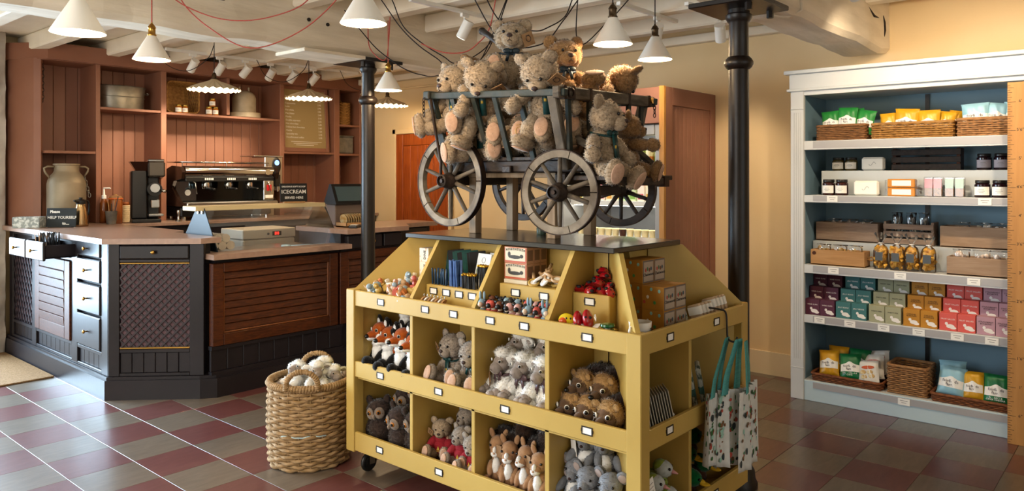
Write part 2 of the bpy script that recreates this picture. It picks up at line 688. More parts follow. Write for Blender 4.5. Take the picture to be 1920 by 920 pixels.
# outline of the carcass: left face X=1.95, canted corner, then front face Y=4.66
PA, PB = (1.95, 5.13), (2.36, 4.72)
body_poly = [(1.98, 7.12), (1.98, 5.145), (2.375, 4.75), (2.44, 4.75), (2.44, 5.32), (2.55, 5.45), (2.55, 7.12)]
MB().prism(body_poly, 0.02, 1.0).build('carcass', m_dark, cnt)
# plinth with ogee top
pl = MB().prism([(1.925, 7.14), (1.925, 5.12), (2.345, 4.70), (2.43, 4.64), (2.46, 4.78), (2.40, 4.80), (2.0, 5.2), (2.0, 7.14)], 0.0, 0.125)
pl.prism([(1.938, 7.14), (1.938, 5.126), (2.35, 4.713), (2.43, 4.655), (2.46, 4.78), (2.40, 4.80), (2.0, 5.2), (2.0, 7.14)], 0.125, 0.145)
pl.build('plinth', m_dark, cnt)


def stile(x0, x1, y0, y1, z0, z1, name='stile', par=cnt, mat=m_dark, bev=.003):
    return MB().box(x0, x1, y0, y1, z0, z1, bev=bev).build(name, mat, par)


XFc = 1.95


def knob(par, loc, axis):
    a = Vector(axis)
    p = Vector(loc)
    mb = MB().cyl(p, p + a * .02, .005, n=10)
    q = a.to_track_quat('Z', 'Y').to_matrix().to_4x4()
    mb.ell((0, 0, 0), (.0135, .0135, .009), 14, 8, Matrix.Translation(p + a * .024) @ q)
    return mb.build('knob', m_brass, par, smooth='all')


def fbox(mb_or_none, y0, y1, z0, z1, x0, x1, bev=.003):
    return MB().box(x0, x1, y0, y1, z0, z1, bev=bev)


# stiles and rails of the left face (plane X = 1.95)
for (y0, y1) in ((7.03, 7.12), (6.485, 6.575), (5.655, 5.76), (5.135, 5.238)):
    stile(XFc, 1.985, y0, y1, .145, 1.0)
for (z0, z1) in ((.145, .165), (.26, .285), (.985, 1.0)):
    for (y0, y1) in ((6.575, 7.03), (5.76, 6.485), (5.238, 5.655)):
        stile(XFc + .001, 1.985, y0, y1, z0, z1, 'rail')
stile(XFc + .001, 1.985, 5.76, 7.03, .845, .865, 'rail')


# tongue-and-groove boards at the foot of the panels
def tg_left(y0, y1, z0, z1, n):
    for i in range(n):
        a = y0 + (y1 - y0) * i / n
        b = y0 + (y1 - y0) * (i + 1) / n
        MB().box(1.966, 1.984, a + .001, b - .001, z0, z1, bev=.003).build('board', m_dark, cnt)


tg_left(6.575, 7.03, .165, .26, 6)
tg_left(5.76, 6.485, .165, .26, 8)
tg_left(5.238, 5.655, .165, .26, 5)

# column of four drawers
for (z0, z1) in ((.895, 1.008), (.728, .885), (.518, .718), (.288, .508)):
    d = MB().box(1.940, 1.962, 5.245, 5.648, z0 + .004, z1 - .004, bev=.006).build('drawer', m_dark, cnt)
    knob(d, (1.940, 5.447, (z0 + z1) / 2), (-1, 0, 0))

# slatted oak door
sd = MB().box(1.948, 1.968, 5.765, 6.48, .288, .842).build('slatted_door', m_wood_dk, cnt)
for (y0, y1, z0, z1) in ((5.765, 5.865, .288, .842), (6.38, 6.48, .288, .842), (5.865, 6.38, .288, .375), (5.865, 6.38, .765, .842)):
    MB().box(1.938, 1.952, y0, y1, z0, z1, bev=.004).build('frame', m_wood_dk, sd)
for k in range(6):
    z0 = .375 + k * .065
    MB().box(-.006, .006, 5.868, 6.377, .001, .062, T(1.944, 0, z0, ry=R(-4)), bev=.002).build('slat', m_wood_dk, sd)


def lattice(u0, u1, z0, z1, pitch, wdt, th, slope=1.0):
    """diagonal strips clipped to the panel, in a local (u, depth, z) frame: +depth is inwards"""
    out = []
    W, H = u1 - u0, z1 - z0
    for sgn, off in ((1, 0.0), (-1, th)):
        mb = MB()
        n = int((W + H / slope) / pitch) + 2
        for i in range(-n, n):
            c = i * pitch
            # line u = c + sgn * z / slope
            zs = []
            for zz in (0, H):
                zs.append((c + sgn * zz / slope, zz))
            (ua, za), (ub, zb) = zs
            t0, t1 = 0.0, 1.0
            du = ub - ua
            for lim, sg in ((0, 1), (W, -1)):
                if abs(du) < 1e-9:
                    continue
                t = (lim - ua) / du
                if (du > 0) == (sg > 0):
                    t0 = max(t0, t)
                else:
                    t1 = min(t1, t)
            if t1 - t0 < .02:
                continue
            p, q = (ua + du * t0, H * t0), (ua + du * t1, H * t1)
            L = math.hypot(q[0] - p[0], q[1] - p[1])
            nx, nz = -(q[1] - p[1]) / L * wdt / 2, (q[0] - p[0]) / L * wdt / 2
            v = []
            for dd in (off, off + th):
                for (a, b) in ((p, 1), (q, 1), (q, -1), (p, -1)):
                    v.append((u0 + a[0] + nx * b, dd, z0 + a[1] + nz * b))
            mb.add(v, [(0, 1, 2, 3), (7, 6, 5, 4), (0, 4, 5, 1), (1, 5, 6, 2), (2, 6, 7, 3), (3, 7, 4, 0)])
        out.append(mb)
    return out


m_latt = M('lattice_strip', '#2a2127', 0.45)
m_lback = M('dusky_pink_cloth', '#6f545a', 0.8, col2='#5d4349', ns=40)
# left lattice panel: frame turned so that u runs along +Y and depth along +X
rotL = Matrix(((0, 1, 0, 1.955), (1, 0, 0, 0), (0, 0, 1, 0), (0, 0, 0, 1)))
for mb in lattice(6.578, 7.027, .29, .842, .062, .011, .006, 1.6):
    mb.v = [tuple(rotL @ Vector(p)) for p in mb.v]
    o = mb.build('lattice', m_latt, cnt)
    o['kind'] = 'stuff'
MB().box(1.972, 1.983, 6.576, 7.029, .288, .844).build('lattice_backing', m_lback, cnt)

# canted corner: local frame, u along the face from PA to PB, depth inwards
du = Vector((PB[0] - PA[0], PB[1] - PA[1], 0))
LEN = du.length
du.normalize()
dn = Vector((-du.y, du.x, 0))           # inwards
CANT = Matrix(((du.x, dn.x, 0, PA[0]), (du.y, dn.y, 0, PA[1]), (0, 0, 1, 0), (0, 0, 0, 1)))


def cbox(u0, u1, d0, d1, z0, z1, name, mat=m_dark, par=cnt, bev=.003):
    return MB().box(u0, u1, d0, d1, z0, z1, CANT, bev=bev).build(name, mat, par)


cbox(0, .07, 0, .04, .145, 1.0, 'stile')
cbox(LEN - .07, LEN + .02, 0, .04, .145, 1.0, 'stile')
for (z0, z1) in ((.145, .165), (.295, .318), (.878, .897), (.99, 1.0)):
    cbox(.07, LEN - .07, .002, .03, z0, z1, 'rail')
d = cbox(.073, LEN - .073, -.006, .02, .900, .988, 'drawer', bev=.006)
kp = CANT @ Vector((LEN / 2, -.006, .945))
knob(d, kp, -dn)
for mb in lattice(.07, LEN - .07, .325, .872, .05, .011, .005, 1.0):
    mb.v = [tuple(CANT @ Vector((p[0], p[1] + .006, p[2]))) for p in mb.v]
    o = mb.build('lattice', m_latt, cnt)
    o['kind'] = 'stuff'
cbox(.069, LEN - .069, .020, .028, .318, .878, 'lattice_backing', m_lback)
cbox(.07, LEN - .07, .002, .012, .866, .876, 'bead_trim', m_brass)
cbox(.07, LEN - .07, .002, .012, .320, .330, 'bead_trim', m_brass)
for i in range(6):
    a, b = .07 + (LEN - .14) * i / 6, .07 + (LEN - .14) * (i + 1) / 6
    cbox(a + .001, b - .001, .014, .03, .165, .295, 'board')

# two top drawers, both pulled out
for (y0, y1, lab) in ((5.685, 6.03, 'open'), (6.05, 6.395, 'open')):
    dd = MB()
    dd.box(1.765, 1.96, y0 + .012, y0 + .024, .878, .965).box(1.765, 1.96, y1 - .024, y1 - .012, .878, .965).box(1.765, 1.96, y0 + .012, y1 - .012, .875, .884)
    o = dd.build('drawer', m_dark, cnt)
    MB().box(1.748, 1.768, y0, y1, .862, .988, bev=.006).build('drawer_front', m_dark, o)
    knob(o, (1.748, (y0 + y1) / 2, .925), (-1, 0, 0))
MB().box(1.951, 1.985, 5.76, 7.03, .975, .985).build('rail', m_dark, cnt)
MB().box(1.951, 1.985, 6.03, 6.05, .862, .985).build('rail', m_dark, cnt)

# worktop of the canted section
wt = MB().prism([(1.90, 7.13), (1.90, 5.10), (2.335, 4.665), (2.47, 4.665), (2.47, 5.33), (2.60, 5.46), (2.60, 6.58), (2.58, 7.13)], 1.0, ZT)
tag(wt.build('worktop', m_top), 'beige stone worktop on the canted drawer counter', 'worktop')

# ------------------------------------------------------------------ ice-cream section with slatted oak panels
ice = thing('panelled_counter', 'dark oak slatted counter front below the glass ice cream guard', 'counter', (0, 0, 0))
MB().box(2.445, 3.43, 4.70, 5.30, 0.02, .89).build('carcass', m_dark, ice)


def oak_panel(x0, x1, z0, z1, fw, n, par, y=4.66):
    p = MB().box(x0, x1, y + .012, y + .035, z0, z1).build('panel', m_wood_dk, par)
    for (a, b, c, d_) in ((x0, x0 + fw, z0, z1), (x1 - fw, x1, z0, z1), (x0 + fw, x1 - fw, z0, z0 + fw), (x0 + fw, x1 - fw, z1 - fw * .8, z1)):
        MB().box(a, b, y - .012, y + .016, c, d_, bev=.004).build('frame', m_wood_dk, p)
    m_bd = M('oak_bead', '#6d3c18', 0.4)
    for (a, b, c, d_) in ((x0 + fw, x0 + fw + .012, z0 + fw, z1 - fw * .8), (x1 - fw - .012, x1 - fw, z0 + fw, z1 - fw * .8), (x0 + fw, x1 - fw, z0 + fw, z0 + fw + .012)):
        MB().box(a, b, y - .004, y + .016, c, d_, bev=.004).build('bead', m_bd, p)
    h = (z1 - fw * .8 - z0 - fw - .012) / n
    for k in range(n):
        zz = z0 + fw + .012 + k * h
        MB().box(x0 + fw + .012, x1 - fw - .012, -.005, .005, .002, h - .002, T(0, y + .004, zz, rx=R(-11)), bev=.002).build('slat', m_wood_dk, p)
    return p


oak_panel(2.405, 3.38, .33, .865, .075, 8, ice)
MB().box(2.40, 3.43, 4.655, 4.70, .145, .165).build('rail', m_dark, ice)
MB().box(2.40, 3.43, 4.655, 4.70, .305, .328).build('rail', m_dark, ice)
for i in range(9):
    a = 2.40 + i * 1.03 / 9
    MB().box(a + .001, a + 1.03 / 9 - .001, 4.668, 4.69, .165, .305, bev=.003).build('board', m_dark, ice)
pp = MB().box(2.43, 3.45, 4.64, 4.72, 0, .125).box(2.43, 3.45, 4.653, 4.72, .125, .145)
pp.build('plinth', m_dark, ice)
o = MB().prism([(2.395, 4.615), (3.47, 4.60), (3.47, 4.80), (2.47, 4.80), (2.395, 4.75)], .892, .927).build('worktop', m_top)
tag(o, 'lower beige worktop in front of the ice cream guard', 'worktop')
# recessed steel tray behind the ledge
o = MB().box(2.475, 3.43, 4.80, 5.30, .892, .905).build('steel_tray', m_steel)
tag(o, 'shallow steel serving tray under the glass guard', 'tray')

# ------------------------------------------------------------------ till section
till = thing('till_counter', 'dark counter with oak slats below the till, right of the ice cream guard', 'counter', (0, 0, 0))
MB().box(3.44, 4.02, 4.70, 5.25, .02, 1.0).build('carcass', m_dark, till)
MB().box(4.02, 4.56, 4.93, 5.25, .02, 1.0).build('carcass', m_dark, till)
oak_panel(3.40, 4.02, .33, .865, .075, 8, till)
dw = MB().box(3.47, 3.80, 4.65, 4.70, .885, .985, bev=.005).build('drawer', m_dark, till)
knob(dw, (3.70, 4.65, .935), (0, -1, 0))
MB().box(3.82, 4.0, 4.652, 4.70, .885, .985, bev=.005).build('drawer', m_dark, till)
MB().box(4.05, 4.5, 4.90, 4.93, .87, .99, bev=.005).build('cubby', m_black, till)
pp = MB().box(3.45, 4.03, 4.64, 4.72, 0, .125).box(3.45, 4.03, 4.653, 4.72, .125, .145)
pp.build('plinth', m_dark, till)
o = MB().prism([(3.43, 4.60), (4.03, 4.60), (4.22, 4.85), (4.60, 4.87), (4.60, 5.28), (3.43, 5.28)], 1.0, ZT).build('worktop', m_top)
tag(o, 'beige worktop with a canted corner carrying the till', 'worktop')

# ------------------------------------------------------------------ back counter
bk = thing('back_counter', 'long dark back counter carrying the espresso machine', 'counter', (0, 0, 0))
MB().box(2.62, XW - .02, 6.64, YW - .015, .0, .995).build('carcass', m_dark, bk)
o = MB().box(2.60, XW - .005, 6.60, YW - .01, 1.0, 1.03, bev=.003).build('worktop', m_top)
tag(o, 'beige worktop of the back counter below the shelving', 'worktop')

# ================================================================== TERRACOTTA SHELVING BEHIND THE COUNTER
YS, YB = 6.90, 7.27            # front and back planes
su = thing('shelving_unit', 'tall terracotta pink shelving unit behind the coffee counter', 'shelving', (0, 0, 0))
# cornice with canted return
cn = MB().prism([(2.15, YS - .03), (5.335, YS - .03), (5.335, YS + .02), (2.17, YS + .02), (1.965, 7.25), (1.90, 7.23)], 2.39, 2.525)
cn.build('cornice', m_pink, su)
MB().prism([(2.15, YS), (5.335, YS), (5.335, YB), (1.97, YB), (1.92, 7.22)], 2.386, 2.40).build('soffit', m_pink, su)
# back boards, tongue and groove, one by one (left corner to right end)
nb = 34
for i in range(nb):
    a = 2.02 + (5.335 - 2.02) * i / nb
    b = 2.02 + (5.335 - 2.02) * (i + 1) / nb
    MB().box(a + .0012, b - .0012, YB - .014, YB, ZT, 2.39, bev=.003).build('back_board', m_pink, su)
# canted end post and the panels
MB().prism([(2.075, 6.96), (2.12, 6.935), (2.14, 6.965), (2.02, 7.255), (1.955, 7.255), (1.955, 7.18)], ZT, 2.40).build('end_post', m_pink, su)
for x0, x1, zb in ((2.526, 2.562, 1.03), (3.078, 3.128, 1.03), (4.295, 4.345, 1.03), (4.967, 5.037, 1.03)):
    MB().box(x0, x1, YS, YB - .012, zb, 2.39, bev=.003).build('upright', m_pink, su)
MB().box(3.711, 3.744, YS, YB - .012, 2.03, 2.39, bev=.003).build('divider', m_pink, su)
MB().box(5.31, 5.335, YS, YB - .012, 1.03, 2.39, bev=.003).build('upright', m_pink, su)
for n_, x0, x1, z in (('shelf', 2.14, 2.526, 1.645), ('shelf', 2.562, 3.078, 2.03), ('shelf', 3.128, 4.295, 2.022), ('shelf', 4.345, 4.967, 1.692), ('shelf', 5.037, 5.31, 2.008), ('shelf', 5.037, 5.31, 1.686)):
    MB().box(x0, x1, YS + .005, YB - .012, z - .022, z, bev=.002).build(n_, m_pink, su)
# hanging chain in the left bay
ch = thing('hanging_chain', 'black iron chain hanging in the left bay of the shelving', 'chain', (2.19, 7.12, 2.38))
for k in range(11):
    q = []
    for i in range(12):
        a = 2 * pi * i / 12
        u, v_ = .010 * cos(a), .019 * sin(a)
        q.append((u if k % 2 else 0, 0 if k % 2 else u, -.02 - k * .029 + v_))
    MB().tube(q, .0028, n=5, closed=True).build('link', m_iron, ch)
# ================================================================== SOFT TOYS
_fur = {}


def fur_mesh(key, ells, mat, n=900, L=0.008, wd=0.003, seed=1, res=(18, 12), lay=(0, 0, 0)):
    """soft toy piece: a union of rounded forms, with short tufts of pile standing on the surface; normals follow the form"""
    k = (key, mat.name)
    if k in _fur:
        return _fur[k]
    rr = random.Random(seed)
    V, F, N = [], [], []
    E_ = []
    for e in ells:
        c, r = Vector(e[0]), e[1]
        q = Euler(e[2]).to_matrix() if len(e) > 2 else Matrix.Identity(3)
        E_.append((c, r, q, q.transposed()))

    def inside(p, skip):
        for j, (c, r, q, qi) in enumerate(E_):
            if j == skip:
                continue
            d = qi @ (p - c)
            if (d.x / r[0]) ** 2 + (d.y / r[1]) ** 2 + (d.z / r[2]) ** 2 < 0.92:
                return True
        return False
    tot = sum((r[0] * r[1] + r[1] * r[2] + r[0] * r[2]) for _, r, _, _ in E_)
    for j, (c, r, q, qi) in enumerate(E_):
        mb = MB().ell((0, 0, 0), r, *res)
        o = len(V)
        for p in mb.v:
            p = Vector(p)
            nn = Vector((p.x / r[0] ** 2, p.y / r[1] ** 2, p.z / r[2] ** 2)).normalized()
            p = p + nn * rr.uniform(-.0012, .0012)
            V.append(tuple(c + q @ p))
            N.append(tuple(q @ nn))
        F += [tuple(i + o for i in f) for f in mb.f]
        cnt_ = int(n * (r[0] * r[1] + r[1] * r[2] + r[0] * r[2]) / tot)
        for _ in range(cnt_):
            u = Vector((rr.gauss(0, 1), rr.gauss(0, 1), rr.gauss(0, 1))).normalized()
            p = Vector((u.x * r[0], u.y * r[1], u.z * r[2]))
            nn = Vector((p.x / r[0] ** 2, p.y / r[1] ** 2, p.z / r[2] ** 2)).normalized()
            wp = c + q @ p
            wn = q @ nn
            if inside(wp, j):
                continue
            t = Vector((rr.gauss(0, 1), rr.gauss(0, 1), rr.gauss(0, 1)))
            t = (t - wn * t.dot(wn)).normalized()
            sd = wn.cross(t)
            tip = wp + wn * L * rr.uniform(.3, .75) + t * L * rr.uniform(.6, 1.1) + Vector(lay) * L * .5
            o = len(V)
            b = wp - wn * .0012
            V += [tuple(b - sd * wd * .5), tuple(b + sd * wd * .5), tuple(tip)]
            n1 = (wn + t * rr.uniform(.1, 1.1)).normalized()
            N += [tuple(n1), tuple(n1), tuple((wn + n1 * .6).normalized())]
            g = (Vector(V[o + 1]) - Vector(V[o])).cross(Vector(V[o + 2]) - Vector(V[o]))
            F.append((o, o + 1, o + 2) if g.dot(wn) > 0 else (o + 1, o, o + 2))
    me = bpy.data.meshes.new(key)
    me.from_pydata(V, [], F)
    me.materials.append(mat)
    me.polygons.foreach_set('use_smooth', [True] * len(me.polygons))
    me.normals_split_custom_set_from_vertices(N)
    me.update()
    _fur[k] = me
    return me


def pmesh(key, fn, mat, smooth='all'):
    k = (key, mat.name)
    if k not in _fur:
        _fur[k] = fn().mesh(key, mat, smooth)
    return _fur[k]


def FM(name, c1, c2, ns=45):
    return M(name, c1, 0.95, col2=c2, ns=ns, det=5, sheen=0.25, lo=.3, hi=.7, spec=0.1)


f_bear = FM('fur_oatmeal', '#b9a389', '#8b775e', 110)
f_bear2 = FM('fur_brown_warm_lit', '#a07c55', '#75532f', 110)  # brown fur, also standing in for warm lamp light on the right-hand teddies
f_bear3 = FM('fur_grey_beige', '#ad9f8f', '#84766a', 110)
f_pad = M('suede_pad', '#c49f85', 0.9, col2='#b58f75', ns=60, sheen=.2)
f_nose = M('stitched_nose', '#3a2620', 0.6)
f_eye = M('glossy_eye', '#120d0b', 0.08)
f_eyew = M('eye_white', '#f4f1ea', 0.3)
f_green = M('green_satin', '#0f3d3c', 0.38, col2='#0b3132', ns=20, st=(1, 1, 6))
f_navy = M('navy_satin', '#10222c', 0.4)
f_gold = M('gold_print', '#c9a53c', 0.5)
f_kraft = M('kraft_card', '#94714e', 0.8, col2='#84623f', ns=30)
f_red = M('red_knit', '#9d1524', 0.85, col2='#86101d', ns=140, bump=.4, bs=200)


def Qd(d, up=(0, 0, 1)):
    """rotation taking +X to direction d, keeping +Z near up"""
    x = Vector(d).normalized()
    z = Vector(up)
    y = z.cross(x)
    if y.length < 1e-3:
        y = Vector((0, 1, 0)) - x * x.y
    y.normalize()
    z = x.cross(y)
    return Matrix(((x.x, y.x, z.x), (x.y, y.y, z.y), (x.z, y.z, z.z))).to_quaternion()


def bow_mesh():
    mb = MB()
    for s in (-1, 1):
        mb.ell((0, s * .022, .002), (.007, .022, .014), 12, 8)
        mb.box(-.002, .002, s * .012 - .008, s * .012 + .008, -.055, 0, T(0.002, 0, 0, rx=R(14 * s)))
    mb.ell((.004, 0, 0), (.008, .009, .010), 10, 8)
    return mb


def band_mesh():
    mb = MB()
    for s in (-1, 1):
        mb.ell((0, s * .02, .002), (.006, .02, .013), 12, 8)
    mb.ell((.004, 0, 0), (.008, .009, .010), 10, 8)
    mb.box(.002, .005, -.016, .016, -.13, 0, T(0, .006, 0, ry=R(-6), rx=R(4)))
    return mb


def ring_mesh(r=.05, t=.006):
    return MB().tube([(r * cos(2 * pi * i / 24), r * 1.05 * sin(2 * pi * i / 24), 0) for i in range(24)], t, n=6, closed=True)


def root_rot(o, heading, lean=0.0, roll=0.0):
    o.rotation_euler = (Euler((0, 0, R(heading))).to_matrix() @ Euler((0, R(lean), 0)).to_matrix() @ Euler((R(roll), 0, 0)).to_matrix()).to_euler()


def teddy(loc, heading, label, s=1.0, fur=None, head=(0, 0, 0), arms=None, legs=None, lean=0, roll=0, bow=None, tagq=0, jumper=False, group=None, print_pad=False):
    """seated teddy bear; front is +X. head = (yaw, pitch, roll); arms / legs = directions left, right"""
    fur = fur or f_bear
    o = thing('teddy_bear', label, 'teddy bear', loc, group=group)
    root_rot(o, heading, lean, roll)
    o.scale = (s, s, s)
    put(fur_mesh('torso', [((0, 0, .085), (.074, .08, .085)), ((.0, 0, .16), (.058, .064, .06))], fur, 1500, .012, .0046, 11), 'torso', o)
    arms = arms or [(.55, .5, -.65), (.55, -.5, -.65)]
    legs = legs or [(.9, .4, -.05), (.9, -.4, -.05)]
    for sd, d in zip((1, -1), arms):
        put(fur_mesh('arm', [((.052, 0, 0), (.07, .034, .034)), ((.125, 0, .002), (.042, .037, .037))], fur, 800, .012, .0046, 12), 'arm', o, (.006, sd * .062, .172), Qd(d))
        if jumper:
            a = put(pmesh('sleeve', lambda: MB().ell((.055, 0, 0), (.075, .043, .043), 18, 12), f_red), 'sleeve', o, (.006, sd * .062, .172), Qd(d))
    for sd, d in zip((1, -1), legs):
        lg = put(fur_mesh('leg', [((.055, 0, 0), (.085, .045, .043)), ((.132, 0, .016), (.036, .044, .062))], fur, 1000, .012, .0046, 13), 'leg', o, (.025, sd * .052, .045), Qd(d))
        put(pmesh('foot_pad', lambda: MB().ell((.163, 0, .018), (.0075, .034, .05), 16, 10), f_pad), 'foot_pad', lg)
        if print_pad:
            mb = lambda: MB().tube([(.172, .014 * cos(a * .6), .012 + .02 * sin(a * .6)) for a in range(11)], .0012, n=4).tube([(.172, -.012, .038), (.173, -.006, .046), (.173, 0, .04), (.173, .006, .046), (.172, .012, .038)], .0012, n=4)
            put(pmesh('stitched_crest', mb, f_gold), 'stitched_crest', lg)
    q = (Euler((0, 0, R(head[0]))).to_matrix() @ Euler((0, R(head[1]), 0)).to_matrix() @ Euler((R(head[2]), 0, 0)).to_matrix()).to_quaternion()
    h = put(fur_mesh('head', [((.005, 0, .072), (.076, .088, .076)), ((.02, .035, .05), (.05, .045, .042)), ((.02, -.035, .05), (.05, .045, .042))], fur, 1900, .012, .0046, 14), 'head', o, (.006, 0, .2), q)
    put(fur_mesh('muzzle', [((.07, 0, .048), (.040, .044, .036))], fur, 450, .006, .003, 15), 'muzzle', h)
    put(pmesh('nose', lambda: MB().ell((.106, 0, .062), (.009, .016, .011), 12, 8), f_nose), 'nose', h)
    put(pmesh('mouth', lambda: MB().tube([(.113, 0, .054), (.113, 0, .04), (.106, .012, .032)], .0016, n=5).tube([(.113, 0, .04), (.106, -.012, .032)], .0016, n=5), f_nose), 'mouth', h)
    for sd in (1, -1):
        put(pmesh('eye', lambda: MB().ell((0, 0, 0), (.008, .008, .008), 12, 8), f_eye), 'eye', h, (.077, sd * .033, .088))
        put(fur_mesh('ear', [((0, 0, 0), (.017, .036, .036))], fur, 400, .008, .0034, 16), 'ear', h, (-.012, sd * .07, .132), Euler((R(-25 * sd), 0, R(15 * sd))).to_quaternion())
    if bow in ('bow', 'navy'):
        put(pmesh('ribbon_bow', bow_mesh, f_green if bow == 'bow' else f_navy), 'ribbon_bow', o, (.066, 0, .192))
    if bow == 'band':
        b = put(pmesh('ribbon', band_mesh, f_green), 'ribbon', o, (.066, 0, .192))
        put(pmesh('ribbon_crest', lambda: MB().box(-.0055, -.0045, -.006, .006, -.07, -.056).box(-.0055, -.0045, -.0015, .0015, -.11, -.078), f_gold), 'ribbon_crest', b, (.0175, .008, 0))
    if bow:
        put(pmesh('neck_ribbon', ring_mesh, f_green if bow != 'navy' else f_navy), 'neck_ribbon', o, (.006, 0, .19), (0, R(12), 0), (1.12, 1.12, 1))
    if tagq:
        t = put(pmesh('swing_tag', lambda: MB().box(-.002, .002, -.03, .03, -.034, .034), f_kraft, False), 'swing_tag', h, (.052, tagq * .092, .052), (R(25 * tagq), R(10), R(28 * tagq)))
        put(pmesh('tag_crest', lambda: MB().tube([(.0028, .013 * cos(a * .7), .003 + .016 * sin(a * .7)) for a in range(10)], .0016, n=4).box(.002, .0035, -.01, .01, .018, .021), f_nose), 'tag_crest', t)
    if jumper:
        j = put(pmesh('jumper', lambda: MB().ell((0, 0, .10), (.086, .09, .08), 20, 12).ell((0, 0, .165), (.066, .073, .05), 20, 12), f_red), 'jumper', o)
        put(pmesh('jumper_crest', lambda: MB().prism([(-.016, 0), (.016, 0), (0, .036)], 0, .002).box(-.02, .02, -.012, -.007, 0, .002), f_gold, False), 'jumper_crest', j, (.088, 0, .09), FACE_PX)
    return o


FACE_PX = Matrix(((0, 0, 1), (1, 0, 0), (0, 1, 0))).to_quaternion()
m_fox = FM('fox_orange', '#b5581c', '#97430f')
m_foxw = FM('toy_white', '#f3f1ed', '#e6e3de')
m_foxb = FM('toy_black', '#15110f', '#0c0a09')
m_pnose = M('black_toy_nose', '#0d0b0b', 0.25)


def eyes(h, x, y, z, r=.0085, ring=None):
    for sd in (1, -1):
        if ring:
            put(pmesh('eye_ring%.4f' % r, lambda: MB().ell((0, 0, 0), (r * .75, r * 1.22, r * 1.22), 12, 8), ring), 'eye_ring', h, (x + .0005, sd * y, z), (0, 0, R(40 * sd)))
        put(pmesh('eye%.4f' % r, lambda: MB().ell((0, 0, 0), (r, r, r), 12, 8), f_eye), 'eye', h, (x + .0018, sd * y * 1.03, z))


def fox(loc, heading, label, s=1.0, head=(0, 0, 0), lean=0, roll=0):
    o = thing('toy_fox', label, 'soft toy', loc, group='fox soft toys in the stand')
    root_rot(o, heading, lean, roll)
    o.scale = (s,) * 3
    put(fur_mesh('fox_body', [((0, 0, .055), (.06, .05, .055)), ((.0, 0, .11), (.042, .042, .05))], m_fox, 700, .006, .003, 21), 'body', o)
    put(fur_mesh('fox_chest', [((.03, 0, .085), (.035, .04, .065)), ((.03, 0, .135), (.035, .035, .03))], m_foxw, 500, .009, .003, 22), 'chest', o)
    for sd in (1, -1):
        put(fur_mesh('fox_leg', [((.05, 0, 0), (.055, .022, .022)), ((.1, 0, .002), (.026, .027, .025))], m_foxb, 500, .006, .003, 23), 'leg', o, (.02, sd * .035, .025), Qd((.85, .2 * sd, .3)))
        put(fur_mesh('fox_arm', [((.035, 0, 0), (.045, .02, .02)), ((.075, 0, 0), (.022, .022, .022))], m_foxb, 300, .006, .003, 24), 'arm', o, (.02, sd * .045, .10), Qd((.6, .1 * sd, -.75)))
    q = Euler((R(head[2]), R(head[1]), R(head[0])), 'XYZ').to_quaternion()
    h = put(fur_mesh('fox_head', [((.01, 0, .045), (.048, .052, .045)), ((.052, 0, .033), (.04, .024, .022))], m_fox, 800, .005, .003, 25), 'head', o, (.005, 0, .15), q)
    put(fur_mesh('fox_cheeks', [((.022, .034, .022), (.035, .022, .024)), ((.022, -.034, .022), (.035, .022, .024)), ((.06, 0, .018), (.034, .02, .013))], m_foxw, 400, .006, .003, 26), 'cheeks', h)
    put(pmesh('fox_nose', lambda: MB().ell((.093, 0, .032), (.012, .013, .011), 12, 8), m_pnose), 'nose', h)
    eyes(h, .05, .028, .058, .0075, f_eyew)
    for sd in (1, -1):
        e = put(fur_mesh('fox_ear', [((0, 0, .015), (.010, .022, .028))], m_foxb, 200, .005, .003, 27), 'ear', h, (-.005, sd * .036, .078), (R(-18 * sd), 0, 0))
        put(fur_mesh('fox_ear_lining', [((.008, 0, .010), (.006, .014, .018))], m_foxw, 90, .004, .003, 28), 'ear_lining', e)
    return o


m_wool = FM('wool_white', '#f6f4ef', '#eae6de', 60)
m_taupe = FM('taupe_plush', '#a09389', '#8b7e76')
f_mauve = M('mauve_satin', '#4d3538', 0.4)


